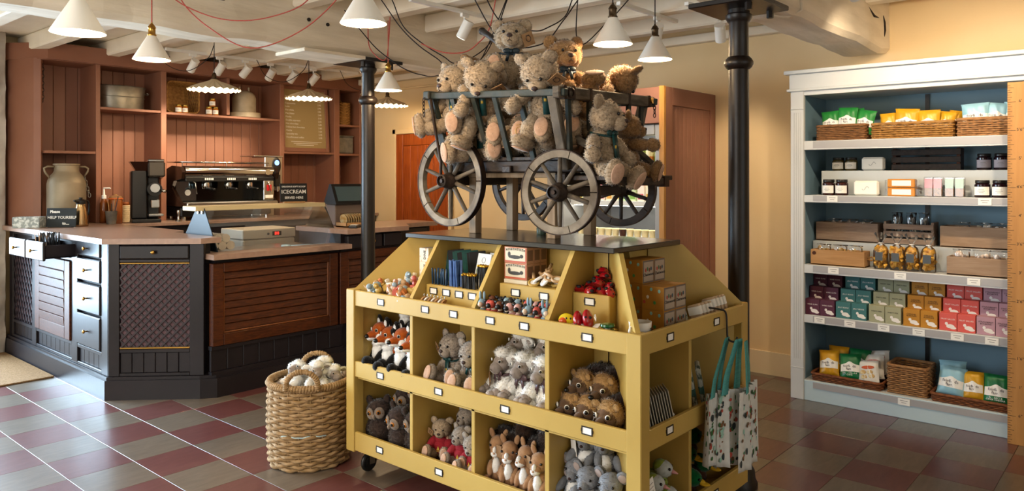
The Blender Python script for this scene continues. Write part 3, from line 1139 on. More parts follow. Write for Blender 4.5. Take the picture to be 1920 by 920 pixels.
def sheep(loc, heading, label, s=1.0, head=(0, 0, 0), lean=0, roll=0, tagq=0, group='sheep soft toys in the stand', ribbon=True, wool=None):
    wool = wool or m_wool
    o = thing('toy_sheep', label, 'soft toy', loc, group=group)
    root_rot(o, heading, lean, roll)
    o.scale = (s,) * 3
    put(fur_mesh('sheep_body', [((0, 0, .065), (.066, .066, .068)), ((.0, 0, .12), (.05, .052, .05))], wool, 1800, .016, .0035, 31), 'body', o)
    for sd in (1, -1):
        for nm, p, d in (('leg', (.03, sd * .04, .03), (.9, .1 * sd, .35)), ('arm', (.015, sd * .045, .12), (.7, .1 * sd, -.5))):
            l = put(fur_mesh('sheep_limb', [((.035, 0, 0), (.055, .03, .03))], wool, 420, .013, .0035, 32), nm, o, p, Qd(d))
            put(fur_mesh('sheep_hoof', [((.088, 0, .0), (.026, .028, .027))], m_taupe, 200, .004, .003, 33), 'hoof', l)
    q = Euler((R(head[2]), R(head[1]), R(head[0])), 'XYZ').to_quaternion()
    h = put(fur_mesh('sheep_face', [((.02, 0, .036), (.040, .036, .038)), ((.052, 0, .024), (.032, .028, .027))], m_taupe, 700, .003, .003, 34), 'head', o, (.01, 0, .155), q)
    put(fur_mesh('sheep_wool_cap', [((-.018, 0, .05), (.044, .054, .05)), ((.008, 0, .078), (.036, .038, .024))], wool, 900, .015, .0035, 35), 'wool_cap', h)
    eyes(h, .052, .029, .056, .006, f_eyew)
    for sd in (1, -1):
        e = put(fur_mesh('sheep_ear', [((0, .022, 0), (.010, .03, .016))], wool, 220, .009, .003, 36), 'ear', h, (-.005, sd * .045, .06), (0, R(10), R(180 if sd < 0 else 0)))
        put(pmesh('sheep_ear_lining', lambda: MB().ell((.009, .022, -.001), (.003, .02, .010), 10, 8), m_taupe), 'ear_lining', e)
    put(pmesh('sheep_mouth', lambda: MB().tube([(.085, -.01, .022), (.0865, 0, .028), (.085, .01, .022)], .0011, n=4), f_nose), 'mouth', h)
    if ribbon:
        put(pmesh('ribbon_bow_mauve', bow_mesh, f_mauve), 'ribbon_bow', o, (.056, 0, .150))
        put(pmesh('neck_ribbon_mauve', ring_mesh, f_mauve), 'neck_ribbon', o, (.006, 0, .15), (0, R(12), 0))
    if tagq:
        put(pmesh('sheep_tag', lambda: MB().box(-.002, .002, -.026, .026, -.026, .026), f_kraft, False), 'swing_tag', o, (.075, tagq * .04, .11), (R(45), 0, R(20 * tagq)))
    return o


m_hog = FM('hedgehog_spines', '#2f1712', '#1c0c09')
m_hogf = FM('hedgehog_tan', '#b58d5c', '#94703f')
m_hogs = FM('hedgehog_muzzle', '#6d533c', '#5b432f')
m_sky = M('pale_blue_card', '#bcd8dd', 0.6)
m_redp = M('bright_red', '#b3202a', 0.5)


def hedgehog(loc, heading, label, s=1.0, head=(0, 0, 0), lean=0, tagq=0):
    o = thing('toy_hedgehog', label, 'soft toy', loc, group='hedgehog soft toys in the stand')
    root_rot(o, heading, lean)
    o.scale = (s,) * 3
    put(fur_mesh('hog_body', [((-.045, 0, .06), (.095, .07, .066))], m_hog, 2200, .014, .003, 41, lay=(-.6, 0, .2)), 'spines', o)
    q = Euler((R(head[2]), R(head[1]), R(head[0])), 'XYZ').to_quaternion()
    h = put(fur_mesh('hog_ruff', [((.0, 0, .0), (.035, .056, .052))], m_hogf, 1300, .013, .003, 42), 'head', o, (.04, 0, .065), q)
    put(fur_mesh('hog_face', [((.022, 0, -.008), (.036, .042, .034)), ((.06, 0, -.012), (.03, .017, .016))], m_hogs, 500, .003, .003, 43), 'face', h)
    put(pmesh('hog_nose', lambda: MB().ell((.091, 0, -.008), (.009, .010, .009), 12, 8), m_pnose), 'nose', h)
    eyes(h, .05, .026, .006, .008, f_eyew)
    for sd in (1, -1):
        put(fur_mesh('hog_ear', [((0, 0, 0), (.006, .014, .014))], m_hogf, 120, .005, .003, 44), 'ear', h, (.018, sd * .042, .034))
        put(fur_mesh('hog_paw', [((.02, 0, 0), (.026, .014, .013))], m_hogf, 120, .004, .003, 45), 'paw', o, (.035, sd * .03, .012), Qd((.9, .25 * sd, 0)))
    if tagq:
        t = put(pmesh('hog_tag', lambda: MB().box(-.0012, .0012, -.018, .018, -.05, .012), m_paper, False), 'swing_tag', h, (.03, tagq * .062, -.004), (R(28 * tagq), 0, R(-5 * tagq)))
        put(pmesh('hog_tag_spot', lambda: MB().cyl((-.002, 0, -.008), (.002, 0, -.008), .014, n=14), m_redp, False), 'tag_spot', t)
        put(pmesh('hog_tag_foot', lambda: MB().box(-.0015, .0015, -.018, .018, -.05, -.036), m_sky, False), 'tag_foot', t)
    return o


m_owl = FM('dark_brown_fur', '#4a3a33', '#2c211c', 70)
m_owlf = FM('pale_brown_face', '#8f8073', '#7a6b5e')
m_amber = M('amber_eye', '#a8651a', 0.2)


def owl(loc, heading, label, s=1.0, head=(0, 0, 0), lean=0, upside=False):
    o = thing('toy_owl', label, 'soft toy', loc, group='dark brown owl soft toys in the stand')
    root_rot(o, heading, lean)
    o.scale = (s,) * 3
    put(fur_mesh('owl_body', [((0, 0, .075), (.062, .068, .078))], m_owl, 1700, .014, .003, 51), 'body', o)
    for sd in (1, -1):
        put(fur_mesh('owl_wing', [((0, 0, -.04), (.03, .018, .06))], m_owl, 500, .012, .003, 52), 'wing', o, (.0, sd * .066, .11), (R(14 * sd), 0, 0))
        put(fur_mesh('owl_foot', [((.02, 0, 0), (.03, .02, .016))], m_owlf, 150, .003, .003, 53), 'foot', o, (.04, sd * .03, .014))
    q = Euler((R(head[2]), R(head[1]), R(head[0])), 'XYZ').to_quaternion()
    h = put(fur_mesh('owl_head', [((0, 0, .035), (.06, .068, .055))], m_owl, 1400, .012, .003, 54), 'head', o, (.008, 0, .145), q)
    for sd in (1, -1):
        put(fur_mesh('owl_disc', [((0, 0, 0), (.010, .028, .03))], m_owlf, 200, .005, .003, 55), 'face_disc', h, (.054, sd * .027, .03), (0, 0, R(24 * sd)))
        put(pmesh('owl_iris', lambda: MB().ell((0, 0, 0), (.007, .0125, .0125), 14, 8), m_amber), 'iris', h, (.063, sd * .027, .034), (0, 0, R(24 * sd)))
        put(fur_mesh('owl_ear', [((0, 0, 0), (.012, .018, .026))], m_owl, 260, .01, .003, 56), 'ear', h, (.0, sd * .05, .085), (R(-25 * sd), 0, 0))
    eyes(h, .067, .027, .034, .0075)
    put(pmesh('owl_beak', lambda: MB().ell((.068, 0, .014), (.012, .009, .013), 10, 8), m_owlf), 'beak', h)
    return o


m_lion = FM('sandy_plush', '#b08762', '#987050')
m_mane = FM('brown_mane', '#35241a', '#22160f')


def lion(loc, heading, label, s=1.0, head=(0, 0, 0), lean=0, tagq=0):
    o = thing('toy_squirrel', label, 'soft toy', loc, group='sandy squirrel soft toys in the stand')
    root_rot(o, heading, lean)
    o.scale = (s,) * 3
    put(fur_mesh('cub_body', [((0, 0, .055), (.05, .048, .058)), ((0, 0, .11), (.036, .036, .04))], m_lion, 800, .005, .003, 61), 'body', o)
    put(fur_mesh('cub_chest', [((.03, 0, .085), (.022, .022, .045))], m_foxw, 250, .006, .003, 62), 'chest', o)
    put(fur_mesh('cub_tail', [((-.055, 0, .12), (.04, .05, .1)), ((-.06, 0, .2), (.055, .055, .045))], m_mane, 1600, .022, .003, 63), 'tail', o)
    for sd in (1, -1):
        put(fur_mesh('cub_leg', [((.03, 0, 0), (.045, .022, .022))], m_lion, 200, .004, .003, 64), 'leg', o, (.015, sd * .035, .022), Qd((.95, .25 * sd, 0)))
        put(fur_mesh('cub_arm', [((.03, 0, 0), (.04, .016, .016))], m_lion, 200, .004, .003, 65), 'arm', o, (.018, sd * .034, .1), Qd((.55, -.15 * sd, -.75)))
    q = Euler((R(head[2]), R(head[1]), R(head[0])), 'XYZ').to_quaternion()
    h = put(fur_mesh('cub_head', [((.005, 0, .04), (.04, .042, .045)), ((.035, 0, .025), (.028, .026, .02))], m_lion, 700, .004, .003, 66), 'head', o, (.008, 0, .14), q)
    put(fur_mesh('cub_muzzle', [((.045, 0, .016), (.022, .022, .017)), ((.05, 0, .034), (.015, .011, .016))], m_foxw, 200, .004, .003, 67), 'muzzle', h)
    put(pmesh('cub_nose', lambda: MB().ell((.067, 0, .024), (.005, .006, .004), 10, 8), f_pad), 'nose', h)
    eyes(h, .036, .026, .05, .006, None)
    for sd in (1, -1):
        put(fur_mesh('cub_ear', [((0, 0, .012), (.008, .013, .024))], m_lion, 150, .004, .003, 68), 'ear', h, (-.008, sd * .03, .078), (R(-15 * sd), 0, 0))
    if tagq:
        put(pmesh('cub_tag', lambda: MB().box(-.0015, .0015, -.018, .018, -.028, .028), f_kraft, False), 'swing_tag', h, (.02, tagq * .046, .04), (0, 0, R(30 * tagq)))
    return o


m_kgrey = FM('koala_grey', '#8e9095', '#777a80')


def koala(loc, heading, label, s=1.0, head=(0, 0, 0), lean=0, tagq=0):
    o = thing('toy_mouse', label, 'soft toy', loc, group='pale grey mouse soft toys in the stand')
    root_rot(o, heading, lean)
    o.scale = (s,) * 3
    put(fur_mesh('ko_body', [((0, 0, .065), (.062, .062, .068))], m_kgrey, 1000, .007, .003, 71), 'body', o)
    put(fur_mesh('ko_belly', [((.022, 0, .07), (.045, .045, .055))], m_foxw, 500, .006, .003, 72), 'belly', o)
    for sd in (1, -1):
        l = put(fur_mesh('ko_leg', [((.03, 0, 0), (.045, .024, .024))], m_kgrey, 250, .006, .003, 73), 'leg', o, (.015, sd * .042, .026), Qd((.92, .35 * sd, .05)))
        put(pmesh('ko_pad', lambda: MB().ell((.072, 0, 0), (.006, .016, .017), 12, 8), M('pink_grey_pad', '#a4948f', .8)), 'foot_pad', l)
        put(fur_mesh('ko_arm', [((.03, 0, 0), (.042, .019, .019))], m_kgrey, 220, .006, .003, 74), 'arm', o, (.02, sd * .05, .11), Qd((.75, .3 * sd, -.45)))
    q = Euler((R(head[2]), R(head[1]), R(head[0])), 'XYZ').to_quaternion()
    h = put(fur_mesh('ko_head', [((.005, 0, .035), (.048, .05, .045)), ((.045, 0, .022), (.03, .024, .022))], m_kgrey, 900, .007, .003, 75), 'head', o, (.01, 0, .125), q)
    put(pmesh('ko_nose', lambda: MB().ell((.075, 0, .024), (.007, .007, .006), 10, 8), f_nose), 'nose', h)
    eyes(h, .042, .03, .048, .0055)
    for sd in (1, -1):
        e = put(fur_mesh('ko_ear', [((0, 0, 0), (.009, .026, .026))], m_kgrey, 220, .005, .003, 76), 'ear', h, (-.005, sd * .052, .068), (R(-20 * sd), 0, R(12 * sd)))
        put(pmesh('ko_ear_lining', lambda: MB().ell((.008, 0, 0), (.003, .018, .018), 12, 8), M('pink_grey_pad', '#a4948f', .8)), 'ear_lining', e)
    if tagq:
        put(pmesh('ko_tag', lambda: MB().box(-.001, .001, -.016, .016, -.06, .008), m_paper, False), 'swing_tag', h, (.03, tagq * .058, .02), (R(8), 0, R(25 * tagq)))
    return o


m_lime = FM('lime_plush', '#8d9a32', '#76852a')
m_pale = FM('pale_grey_plush', '#c9cbc6', '#b4b7b2')
m_pinkb = M('pink_beak', '#d79a98', 0.7)
m_drake = FM('emerald_plush', '#0f6b35', '#0a5127')
m_yel = M('yellow_beak', '#d9ab1c', 0.7)
m_brownp = FM('brown_plush', '#4b2c20', '#3a2017')


def bird(loc, heading, label, s=1.0, head=(0, 0, 0), kind='finch'):
    a, b, bk = (m_lime, m_pale, m_pinkb) if kind == 'finch' else (m_brownp, m_drake, m_yel)
    o = thing('toy_bird' if kind == 'finch' else 'toy_duck', label, 'soft toy', loc, group='green finch soft toys' if kind == 'finch' else 'mallard soft toys')
    root_rot(o, heading)
    o.scale = (s,) * 3
    put(fur_mesh('bird_body', [((-.015, 0, .045), (.07, .046, .046))], a, 700, .006, .003, 81), 'body', o)
    for sd in (1, -1):
        put(fur_mesh('bird_wing', [((-.03, 0, .0), (.05, .010, .028))], a if kind == 'finch' else m_pale, 200, .005, .003, 82), 'wing', o, (0, sd * .046, .05), (0, R(12), 0))
    q = Euler((R(head[2]), R(head[1]), R(head[0])), 'XYZ').to_quaternion()
    h = put(fur_mesh('bird_head', [((0, 0, .02), (.042, .038, .038))], b, 500, .005, .003, 83), 'head', o, (.035, 0, .085), q)
    put(fur_mesh('bird_cap', [((-.012, 0, .032), (.036, .032, .03))], a if kind == 'finch' else b, 220, .005, .003, 84), 'cap', h)
    if kind == 'finch':
        put(pmesh('bird_beak', lambda: MB().cyl((.034, 0, .014), (.066, 0, .006), .013, .002, 10), bk), 'beak', h)
    else:
        put(pmesh('duck_beak', lambda: MB().ell((.055, 0, .008), (.03, .02, .009), 14, 8).ell((.04, 0, .014), (.02, .016, .013), 12, 8), bk), 'beak', h)
    eyes(h, .03, .024, .03, .0065)
    return o
# ================================================================== MUSTARD DISPLAY STAND
ds = thing('display_stand', 'mustard yellow wheeled display stand with bins, black top and white label holders', 'display stand', (0, 0, 0))


def dbox(x0, x1, y0, y1, z0, z1, name, mat=m_mustard, bev=.003, par=None):
    return MB().box(x0, x1, y0, y1, z0, z1, bev=bev).build(name, mat, par or ds)


for (x0, x1, y0, y1) in ((2.232, 2.292, 1.356, 1.416), (2.232, 2.292, 2.946, 3.006), (3.075, 3.135, 1.37, 1.43), (3.075, 3.135, 2.946, 3.006)):
    dbox(x0, x1, y0, y1, .108, .887, 'post')
for nm, z0, z1 in (('bottom_rail', .115, .205), ('middle_rail', .470, .545), ('top_rail', .810, .885)):
    dbox(2.238, 2.256, 1.416, 2.946, z0, z1, nm)
    dbox(2.292, 3.075, 1.362, 1.380, z0, z1, nm)
    dbox(2.292, 3.075, 2.985, 3.000, z0, z1, nm)
    dbox(3.112, 3.130, 1.43, 2.946, z0, z1, nm)
for z in (.118, .457, .812):
    dbox(2.257, 3.11, 1.381, 2.984, z, z + .014, 'shelf', bev=0)
ZB = 1.138
XB, YB1, YB2 = 2.556, 1.69, 2.66
dbox(XB, XB + .016, YB1, YB2, .132, ZB, 'back_panel', bev=0)
dbox(XB, 2.82, YB1, YB1 + .016, .132, ZB, 'back_panel', bev=0)
dbox(XB, 2.82, YB2 - .016, YB2, .132, ZB, 'back_panel', bev=0)
dbox(2.82, 2.836, YB1, YB2, .132, ZB, 'back_panel', bev=0)
dbox(XB - .012, XB, YB1 + .09, YB1 + .13, .132, .81, 'batten', bev=.002)
DIV = [(2.551, 2.571), (2.166, 2.186), (1.774, 1.796)]
for (y0, y1) in DIV:
    dbox(2.257, XB, y0, y1, .132, .812, 'divider', bev=.002)
    # sloping divider of the top bins
    mb = MB()
    poly = [(2.258, .826), (2.258, .888), (2.425, 1.138), (XB, 1.138), (XB, .826)]
    v = [(x, y0, z) for x, z in poly] + [(x, y1, z) for x, z in poly]
    n = len(poly)
    mb.add(v, [tuple(range(n)), tuple(range(2 * n - 1, n - 1, -1))] + [(i, n + i, n + (i + 1) % n, (i + 1) % n) for i in range(n)])
    mb.build('sloping_divider', m_mustard, ds)
dbox(2.624, 2.644, 1.381, YB1, .132, .812, 'divider', bev=.002)
mb = MB()
poly = [(1.645, .826), (1.645, 1.10), (1.655, 1.138), (YB1, 1.138), (YB1, .826)]
n = len(poly)
mb.add([(2.624, y, z) for y, z in poly] + [(2.644, y, z) for y, z in poly], [tuple(range(n)), tuple(range(2 * n - 1, n - 1, -1))] + [(i, n + i, n + (i + 1) % n, (i + 1) % n) for i in range(n)])
mb.build('sloping_divider', m_mustard, ds)


dbox(2.257, 3.11, 2.955, 2.972, .132, .812, 'end_panel', bev=0)
dbox(XB, XB + .016, 2.66, 2.955, .132, .812, 'back_panel', bev=0)


def hip(ax, ay, bx_, by_, f0, f1, top=True):
    """upright board from a corner post inwards; its top edge follows the slope of the bins"""
    a, b = Vector((ax, ay, 0)), Vector((bx_, by_, 0))
    t = (b - a).normalized()
    nrm = Vector((-t.y, t.x, 0)) * .009
    L = (b - a).length
    for poly, nm in (([(0.02, .132), (0.02, .812), (L, .812), (L, .132)], 'corner_divider'), ([(0.0, .826), (0.0, .888), (f0, 1.138), (L, 1.138), (L, .826)], 'hip_board')):
        if nm == 'corner_divider' and not top:
            continue
        mb = MB()
        n = len(poly)
        v = [tuple(a + t * u + nrm + Vector((0, 0, z))) for u, z in poly] + [tuple(a + t * u - nrm + Vector((0, 0, z))) for u, z in poly]
        mb.add(v, [tuple(range(n)), tuple(range(2 * n - 1, n - 1, -1))] + [(i, n + i, n + (i + 1) % n, (i + 1) % n) for i in range(n)])
        mb.build(nm, m_mustard, ds)


hip(2.262, 1.386, XB, YB1, .255, 0)
hip(2.262, 2.976, XB, YB2, .265, 0, False)
hip(3.105, 1.386, 2.836, YB1, .255, 0)
hip(3.105, 2.976, 2.836, YB2, .265, 0, False)
# inner step boxes of the top bins, each with label holders
dbox(2.335, XB, 2.19, 2.548, .826, .942, 'step_box')
dbox(2.365, XB, 1.80, 2.125, .826, .982, 'step_box')
dbox(2.405, XB, 1.60, 1.772, .826, .975, 'step_box')
# black top
m_btop = M('black_laminate', '#1d1a19', 0.22, col2='#252120', ns=6, coat=.2)
MB().box(2.40, 2.915, 1.575, 2.765, 1.138, 1.160, bev=.003).build('top_board', m_btop, ds)

# label holders
m_hold = M('bronze_holder', '#3a332d', 0.45, .6)


def holder_mesh():
    mb = MB()
    w_, h_ = .024, .0155
    for (a, b, c, d) in ((-w_, w_, h_ - .004, h_), (-w_, w_, -h_, -h_ + .004), (-w_, -w_ + .004, -h_, h_), (w_ - .004, w_, -h_, h_)):
        mb.box(a, b, c, d, 0, .003)
    mb.box(-w_ - .003, -w_, -.006, .006, 0, .002).box(w_, w_ + .003, -.006, .006, 0, .002)
    return mb


hold_me = holder_mesh().mesh('label_holder', m_hold)
card_me = MB().box(-.021, .021, -.0125, .0125, 0, .0012).mesh('label_card', m_paper)


def holder(loc, q):
    h = put(hold_me, 'label_holder', ds, loc, q)
    put(card_me, 'label_card', h)


for y, z in ((2.75, .848), (2.448, .850), (2.272, .850), (2.061, .850), (1.882, .850), (1.584, .848), (2.754, .507), (2.363, .507), (1.981, .508), (1.584, .510), (2.758, .162), (2.36, .162), (1.98, .162), (1.584, .162)):
    holder((2.2378, y, z), FACE_NX)
for y, z in ((2.497, .915), (2.415, .915), (2.335, .915), (2.255, .915)):
    holder((2.3348, y, z), FACE_NX)
for y in (2.035, 1.885):
    holder((2.3648, y, .95), FACE_NX)
holder((2.4048, 1.69, .945), FACE_NX)
for x, z in ((2.443, .848), (2.816, .850), (2.439, .512), (2.806, .165), (2.443, .165)):
    holder((x, 1.3618, z), FACE_NY)

# castors
for (x, y) in ((2.31, 2.93), (2.31, 1.45), (3.05, 1.45), (3.05, 2.93)):
    c = MB().tube([(x + .034 * cos(2 * pi * i / 24), y, .046 + .034 * sin(2 * pi * i / 24)) for i in range(24)], .012, n=10, closed=True)
    c.cyl((x, y - .014, .046), (x, y + .014, .046), .03, n=20)
    c = c.build('castor_wheel', m_black, ds, smooth=True)
    MB().box(x - .03, x + .03, y - .03, y + .03, .104, .110).box(x - .012, x + .02, y - .024, y - .018, .04, .106).box(x - .012, x + .02, y + .018, y + .024, .04, .106).build('fork', m_chrome, c)

# ------------------------------------------------------------------ soft toys in the bays
z2, z1 = .472, .133
FL = [(.82, .2, .42), (.82, -.2, .42)]
# foxes: four in front, two on top of them
for (x, y, z, hd, yaw, lab) in (
        (2.345, 2.895, .505, 170, 8, 'orange fox soft toy nearest the left post, head furthest left'),
        (2.338, 2.815, .495, 175, 0, 'orange fox soft toy second from the left post in its bay'),
        (2.340, 2.725, .500, 178, 0, 'orange fox soft toy third from the left post in its bay'),
        (2.340, 2.640, .488, 184, -5, 'orange fox soft toy pressed against the bay divider'),
        (2.435, 2.800, .640, 172, 0, 'orange fox soft toy on top of the pile, left one'),
        (2.435, 2.700, .636, 180, 0, 'orange fox soft toy on top of the pile, against the divider')):
    fox((x + .035, y, z - .012), hd - 12, lab, .95, (yaw, 4, 0))
# two larger bears
teddy((2.40, 2.43, z2 + .008), 178, 'oatmeal teddy with long green ribbon in the middle tier', .70, f_bear3, (0, 6, 0), [(.5, .35, -.7), (.4, -.3, -.8)], [(.82, .45, .3), (.9, -.1, .3)], bow='band', tagq=-1, group='oatmeal teddies in the stand')
teddy((2.39, 2.285, z2), 184, 'oatmeal teddy leaning on the divider beside the long green ribbon', .70, f_bear3, (4, 16, 6), [(.4, .3, -.8), (.6, .05, -.7)], [(.9, .2, .3), (.95, 0, .3)], bow='bow', group='oatmeal teddies in the stand')
# sheep
for (x, y, z, hd, h, rl, tq, lab) in (
        (2.345, 2.09, z2 + .0, 172, (10, 8, 0), 0, -1, 'white sheep soft toy lowest at the left, mauve ribbon hanging over the rail'),
        (2.43, 2.075, z2 + .06, 165, (5, 0, 0), 0, 0, 'white sheep soft toy at the upper left of its bay'),
        (2.43, 1.94, z2 + .06, 195, (-10, 0, 0), 0, -1, 'white sheep soft toy at the upper right of its bay with brown tag'),
        (2.345, 1.98, z2 - .0, 190, (-10, 10, 0), 0, 0, 'white sheep soft toy at the bottom centre of its bay'),
        (2.345, 1.875, z2 - .0, 195, (-12, 12, 0), 0, 0, 'white sheep soft toy at the bottom right of its bay, beside the divider')):
    sheep((x + .04, y, z), hd - 14, lab, .96, h, 0, rl, tq)
# hedgehogs
for (x, y, z, hd, h, tq, lab) in (
        (2.36, 1.725, .500, 165, (5, 6, 0), -1, 'hedgehog soft toy lowest at the left of its bay'),
        (2.355, 1.645, .500, 172, (5, 6, 0), -1, 'hedgehog soft toy in the middle of the front row'),
        (2.355, 1.555, .500, 178, (0, 6, 0), -1, 'hedgehog soft toy nearest the corner post with red spotted tag'),
        (2.41, 1.70, .575, 165, (0, 4, 0), -1, 'hedgehog soft toy on top at the left with white tag'),
        (2.42, 1.625, .572, 180, (0, 8, 0), -1, 'hedgehog soft toy on top at the right, beside the inner wall')):
    hedgehog((x + .03, y, z - .012), hd, lab, 1.02, h, 0, tq)
# owls
for (x, y, z, hd, h, lab) in (
        (2.355, 2.89, z1 + .0, 195, (8, 0, 8), 'dark brown owl soft toy at the left end of the bottom tier'),
        (2.345, 2.725, z1 - .0, 172, (0, 12, -6), 'dark brown owl soft toy with an amber eye in the front row'),
        (2.44, 2.80, z1 + .05, 180, (0, -5, 0), 'dark brown owl soft toy behind the amber-eyed one'),
        (2.45, 2.70, z1 + .11, 180, (0, 0, 0), 'dark brown owl soft toy on top of the owl pile'),
        (2.365, 2.63, z1 - .0, 190, (0, 10, 0), 'dark brown owl soft toy squeezed against the divider')):
    owl((x, y, z), hd, lab, .92, h)
# bears in red jumpers
for (x, y, z, hd, h, tq, jm, lab, fr) in (
        (2.385, 2.49, z1 + .02, 198, (10, 10, 0), -1, True, 'small teddy in red jumper at the left of its bay, tag on ear', f_bear),
        (2.37, 2.345, z1 + .02, 190, (-10, 8, 0), 0, True, 'small teddy in red jumper in the middle, foot towards the rail', f_bear3),
        (2.35, 2.25, z1 + .015, 184, (8, 22, 0), 0, True, 'small teddy in red jumper bowing its head against the divider', f_bear3),
        (2.47, 2.42, z1 + .06, 180, (0, 0, 0), 0, False, 'small grey teddy at the back behind the red jumpers', f_bear3),
        (2.46, 2.31, z1 + .09, 175, (20, 0, 0), 0, False, 'small grey teddy on top at the back of the red jumper bay', f_bear3)):
    teddy((x, y, z), hd, lab, .51, fr, h, [(.55, .35, -.7), (.55, -.35, -.7)], [(.9, .3, .2), (.9, -.2, .2)], tagq=tq, jumper=jm, group='small teddies in the bottom tier')
# sandy squirrels
for (x, y, z, hd, h, tq, lab) in (
        (2.36, 2.12, z1 + .012, 196, (6, 4, 0), 0, 'sandy squirrel soft toy at the left of its bay'),
        (2.345, 2.045, z1 + .008, 203, (0, 4, 0), -1, 'sandy squirrel soft toy second from left, facing out'),
        (2.35, 1.955, z1 + .008, 180, (-5, 0, 0), 0, 'sandy squirrel soft toy third from left, turned sideways'),
        (2.34, 1.88, z1 + .002, 190, (0, 4, 0), -1, 'sandy squirrel soft toy beside the divider with kraft tag'),
        (2.45, 2.03, z1 + .13, 20, (0, 0, 0), 0, 'sandy squirrel soft toy lying on top at the back, left'),
        (2.45, 1.90, z1 + .12, 10, (0, 0, 0), 0, 'sandy squirrel soft toy lying on top at the back, right')):
    lion((x, y, z), hd, lab, .90, h, 0, tq)
# grey mice
for (x, y, z, hd, h, tq, lab) in (
        (2.38, 1.725, z1 + .02, 190, (0, 6, 0), 0, 'grey mouse soft toy at the bottom left of its bay'),
        (2.345, 1.645, z1 + .02, 200, (-15, 10, 0), 0, 'grey mouse soft toy at the bottom centre of its bay'),
        (2.35, 1.545, z1 + .02, 185, (0, 12, 0), 0, 'grey mouse soft toy at the bottom right of its bay'),
        (2.42, 1.70, z1 + .13, 190, (0, 0, 0), -1, 'grey mouse soft toy sitting on top with white belly and card tag'),
        (2.43, 1.635, z1 + .12, 205, (0, -10, 0), 0, 'grey mouse soft toy on its back on top, white belly up')):
    koala((x, y, z), hd, lab, .93, h, 0, tq)
# birds on the right-hand side
for (x, y, z, hd, h, lab) in (
        (2.56, 1.49, z1 + .085, 290, (0, 0, 0), 'lime finch soft toy highest of the three'),
        (2.475, 1.475, z1 + .06, 285, (0, 0, 0), 'lime finch soft toy behind the white card tag'),
        (2.54, 1.455, z1 - .0, 290, (0, 0, 0), 'lime finch soft toy lowest of the three')):
    bird((x, y, z), hd, lab, .85, h)
for (x, y, z, hd, h, lab) in (
        (2.835, 1.51, z1 + .135, 290, (0, 0, 0), 'mallard soft toy at the top of the duck pile'),
        (2.745, 1.49, z1 + .09, 292, (0, 10, 0), 'mallard soft toy behind the divider, middle of the pile'),
        (2.86, 1.48, z1 + .02, 296, (0, 10, 0), 'mallard soft toy at the right under the tote bags'),
        (2.74, 1.465, z1 + .0, 290, (0, 10, 0), 'mallard soft toy lowest beside the divider')):
    bird((x, y, z), hd, lab, .88, h, 'duck')
# ================================================================== OLD WOODEN CART ON THE STAND
cart = thing('wooden_cart', 'old weathered wooden hand cart with four spoked wheels, full of teddy bears', 'cart', (0, 0, 0))
m_old = M('weathered_timber', '#6b5f4f', 0.75, col2='#41372c', ns=9, det=8, st=(1, 1, 4), bump=.5, bs=22, dist=.6)
m_oldg = M('worn_green_paint', '#1f2a26', 0.6, col2='#352f25', ns=12, det=8, bump=.4, bs=25, lo=.45, hi=.7)
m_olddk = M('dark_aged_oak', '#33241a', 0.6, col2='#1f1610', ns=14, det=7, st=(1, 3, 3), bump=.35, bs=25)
m_rim = M('worn_rim_timber', '#978b7a', 0.75, col2='#655a4c', ns=10, det=8, bump=.5, bs=24, dist=.6)
m_rust = M('rusty_iron', '#2a201b', 0.6, .5, col2='#3d2a1e', ns=30, bump=.2, bs=50)
m_block = M('plain_softwood', '#9c8468', 0.7, col2='#846c50', ns=6, st=(6, 6, 1))


def cartwheel(c, axis, r, dark=False):
    """spoked wheel: hub, ten spokes, five felloes with open joints, iron tyre"""
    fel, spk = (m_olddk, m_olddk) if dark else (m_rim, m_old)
    q = Vector(axis).to_track_quat('Z', 'Y')
    w = MB().lathe([(.0, -.045), (.022, -.045), (.03, -.035), (.033, -.012), (.04, 0), (.04, .018), (.034, .03), (.03, .045), (.03, .062), (.024, .066), (.024, .05), (.0, .05)], 20).build('wheel', m_olddk, cart, c, q, smooth=True)
    MB().cyl((0, 0, .04), (0, 0, .063), .009, n=10).build('axle_end', m_rust, w)
    ri = r - .034
    for k in range(5):
        a0, a1 = 2 * pi * k / 5 + .012, 2 * pi * (k + 1) / 5 - .012
        mb = MB()
        N = 14
        for i in range(N + 1):
            a = a0 + (a1 - a0) * i / N
            for rr, zz in ((ri, -.014), (r - .004, -.014), (r - .004, .014), (ri, .014)):
                mb.v.append((rr * cos(a), rr * sin(a), zz))
        for i in range(N):
            for j in range(4):
                l = (j + 1) % 4
                mb.f.append((i * 4 + j, i * 4 + l, (i + 1) * 4 + l, (i + 1) * 4 + j))
        mb.f.append((3, 2, 1, 0))
        mb.f.append((N * 4, N * 4 + 1, N * 4 + 2, N * 4 + 3))
        mb.build('felloe', fel, w)
    for k in range(10):
        a = 2 * pi * (k + .5) / 10
        d = Vector((cos(a), sin(a), 0))
        mb = MB().tube([d * .034, d * (.034 + (ri - .034) * .35), d * (ri - .02), d * (ri + .004)], .0115, n=8, rf=lambda t: 1.0 - .25 * t)
        mb.build('spoke', spk, w, smooth='all')
    MB().shell([(r - .004, -.016), (r, -.016), (r, .016), (r - .004, .016), (r - .004, -.016)], 56).build('iron_tyre', m_rust, w, smooth=True)
    return w


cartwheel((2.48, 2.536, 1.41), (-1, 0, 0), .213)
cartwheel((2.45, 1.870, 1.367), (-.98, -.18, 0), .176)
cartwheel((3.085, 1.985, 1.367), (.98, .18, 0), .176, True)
cartwheel((3.06, 2.58, 1.41), (1, 0, 0), .213, True)


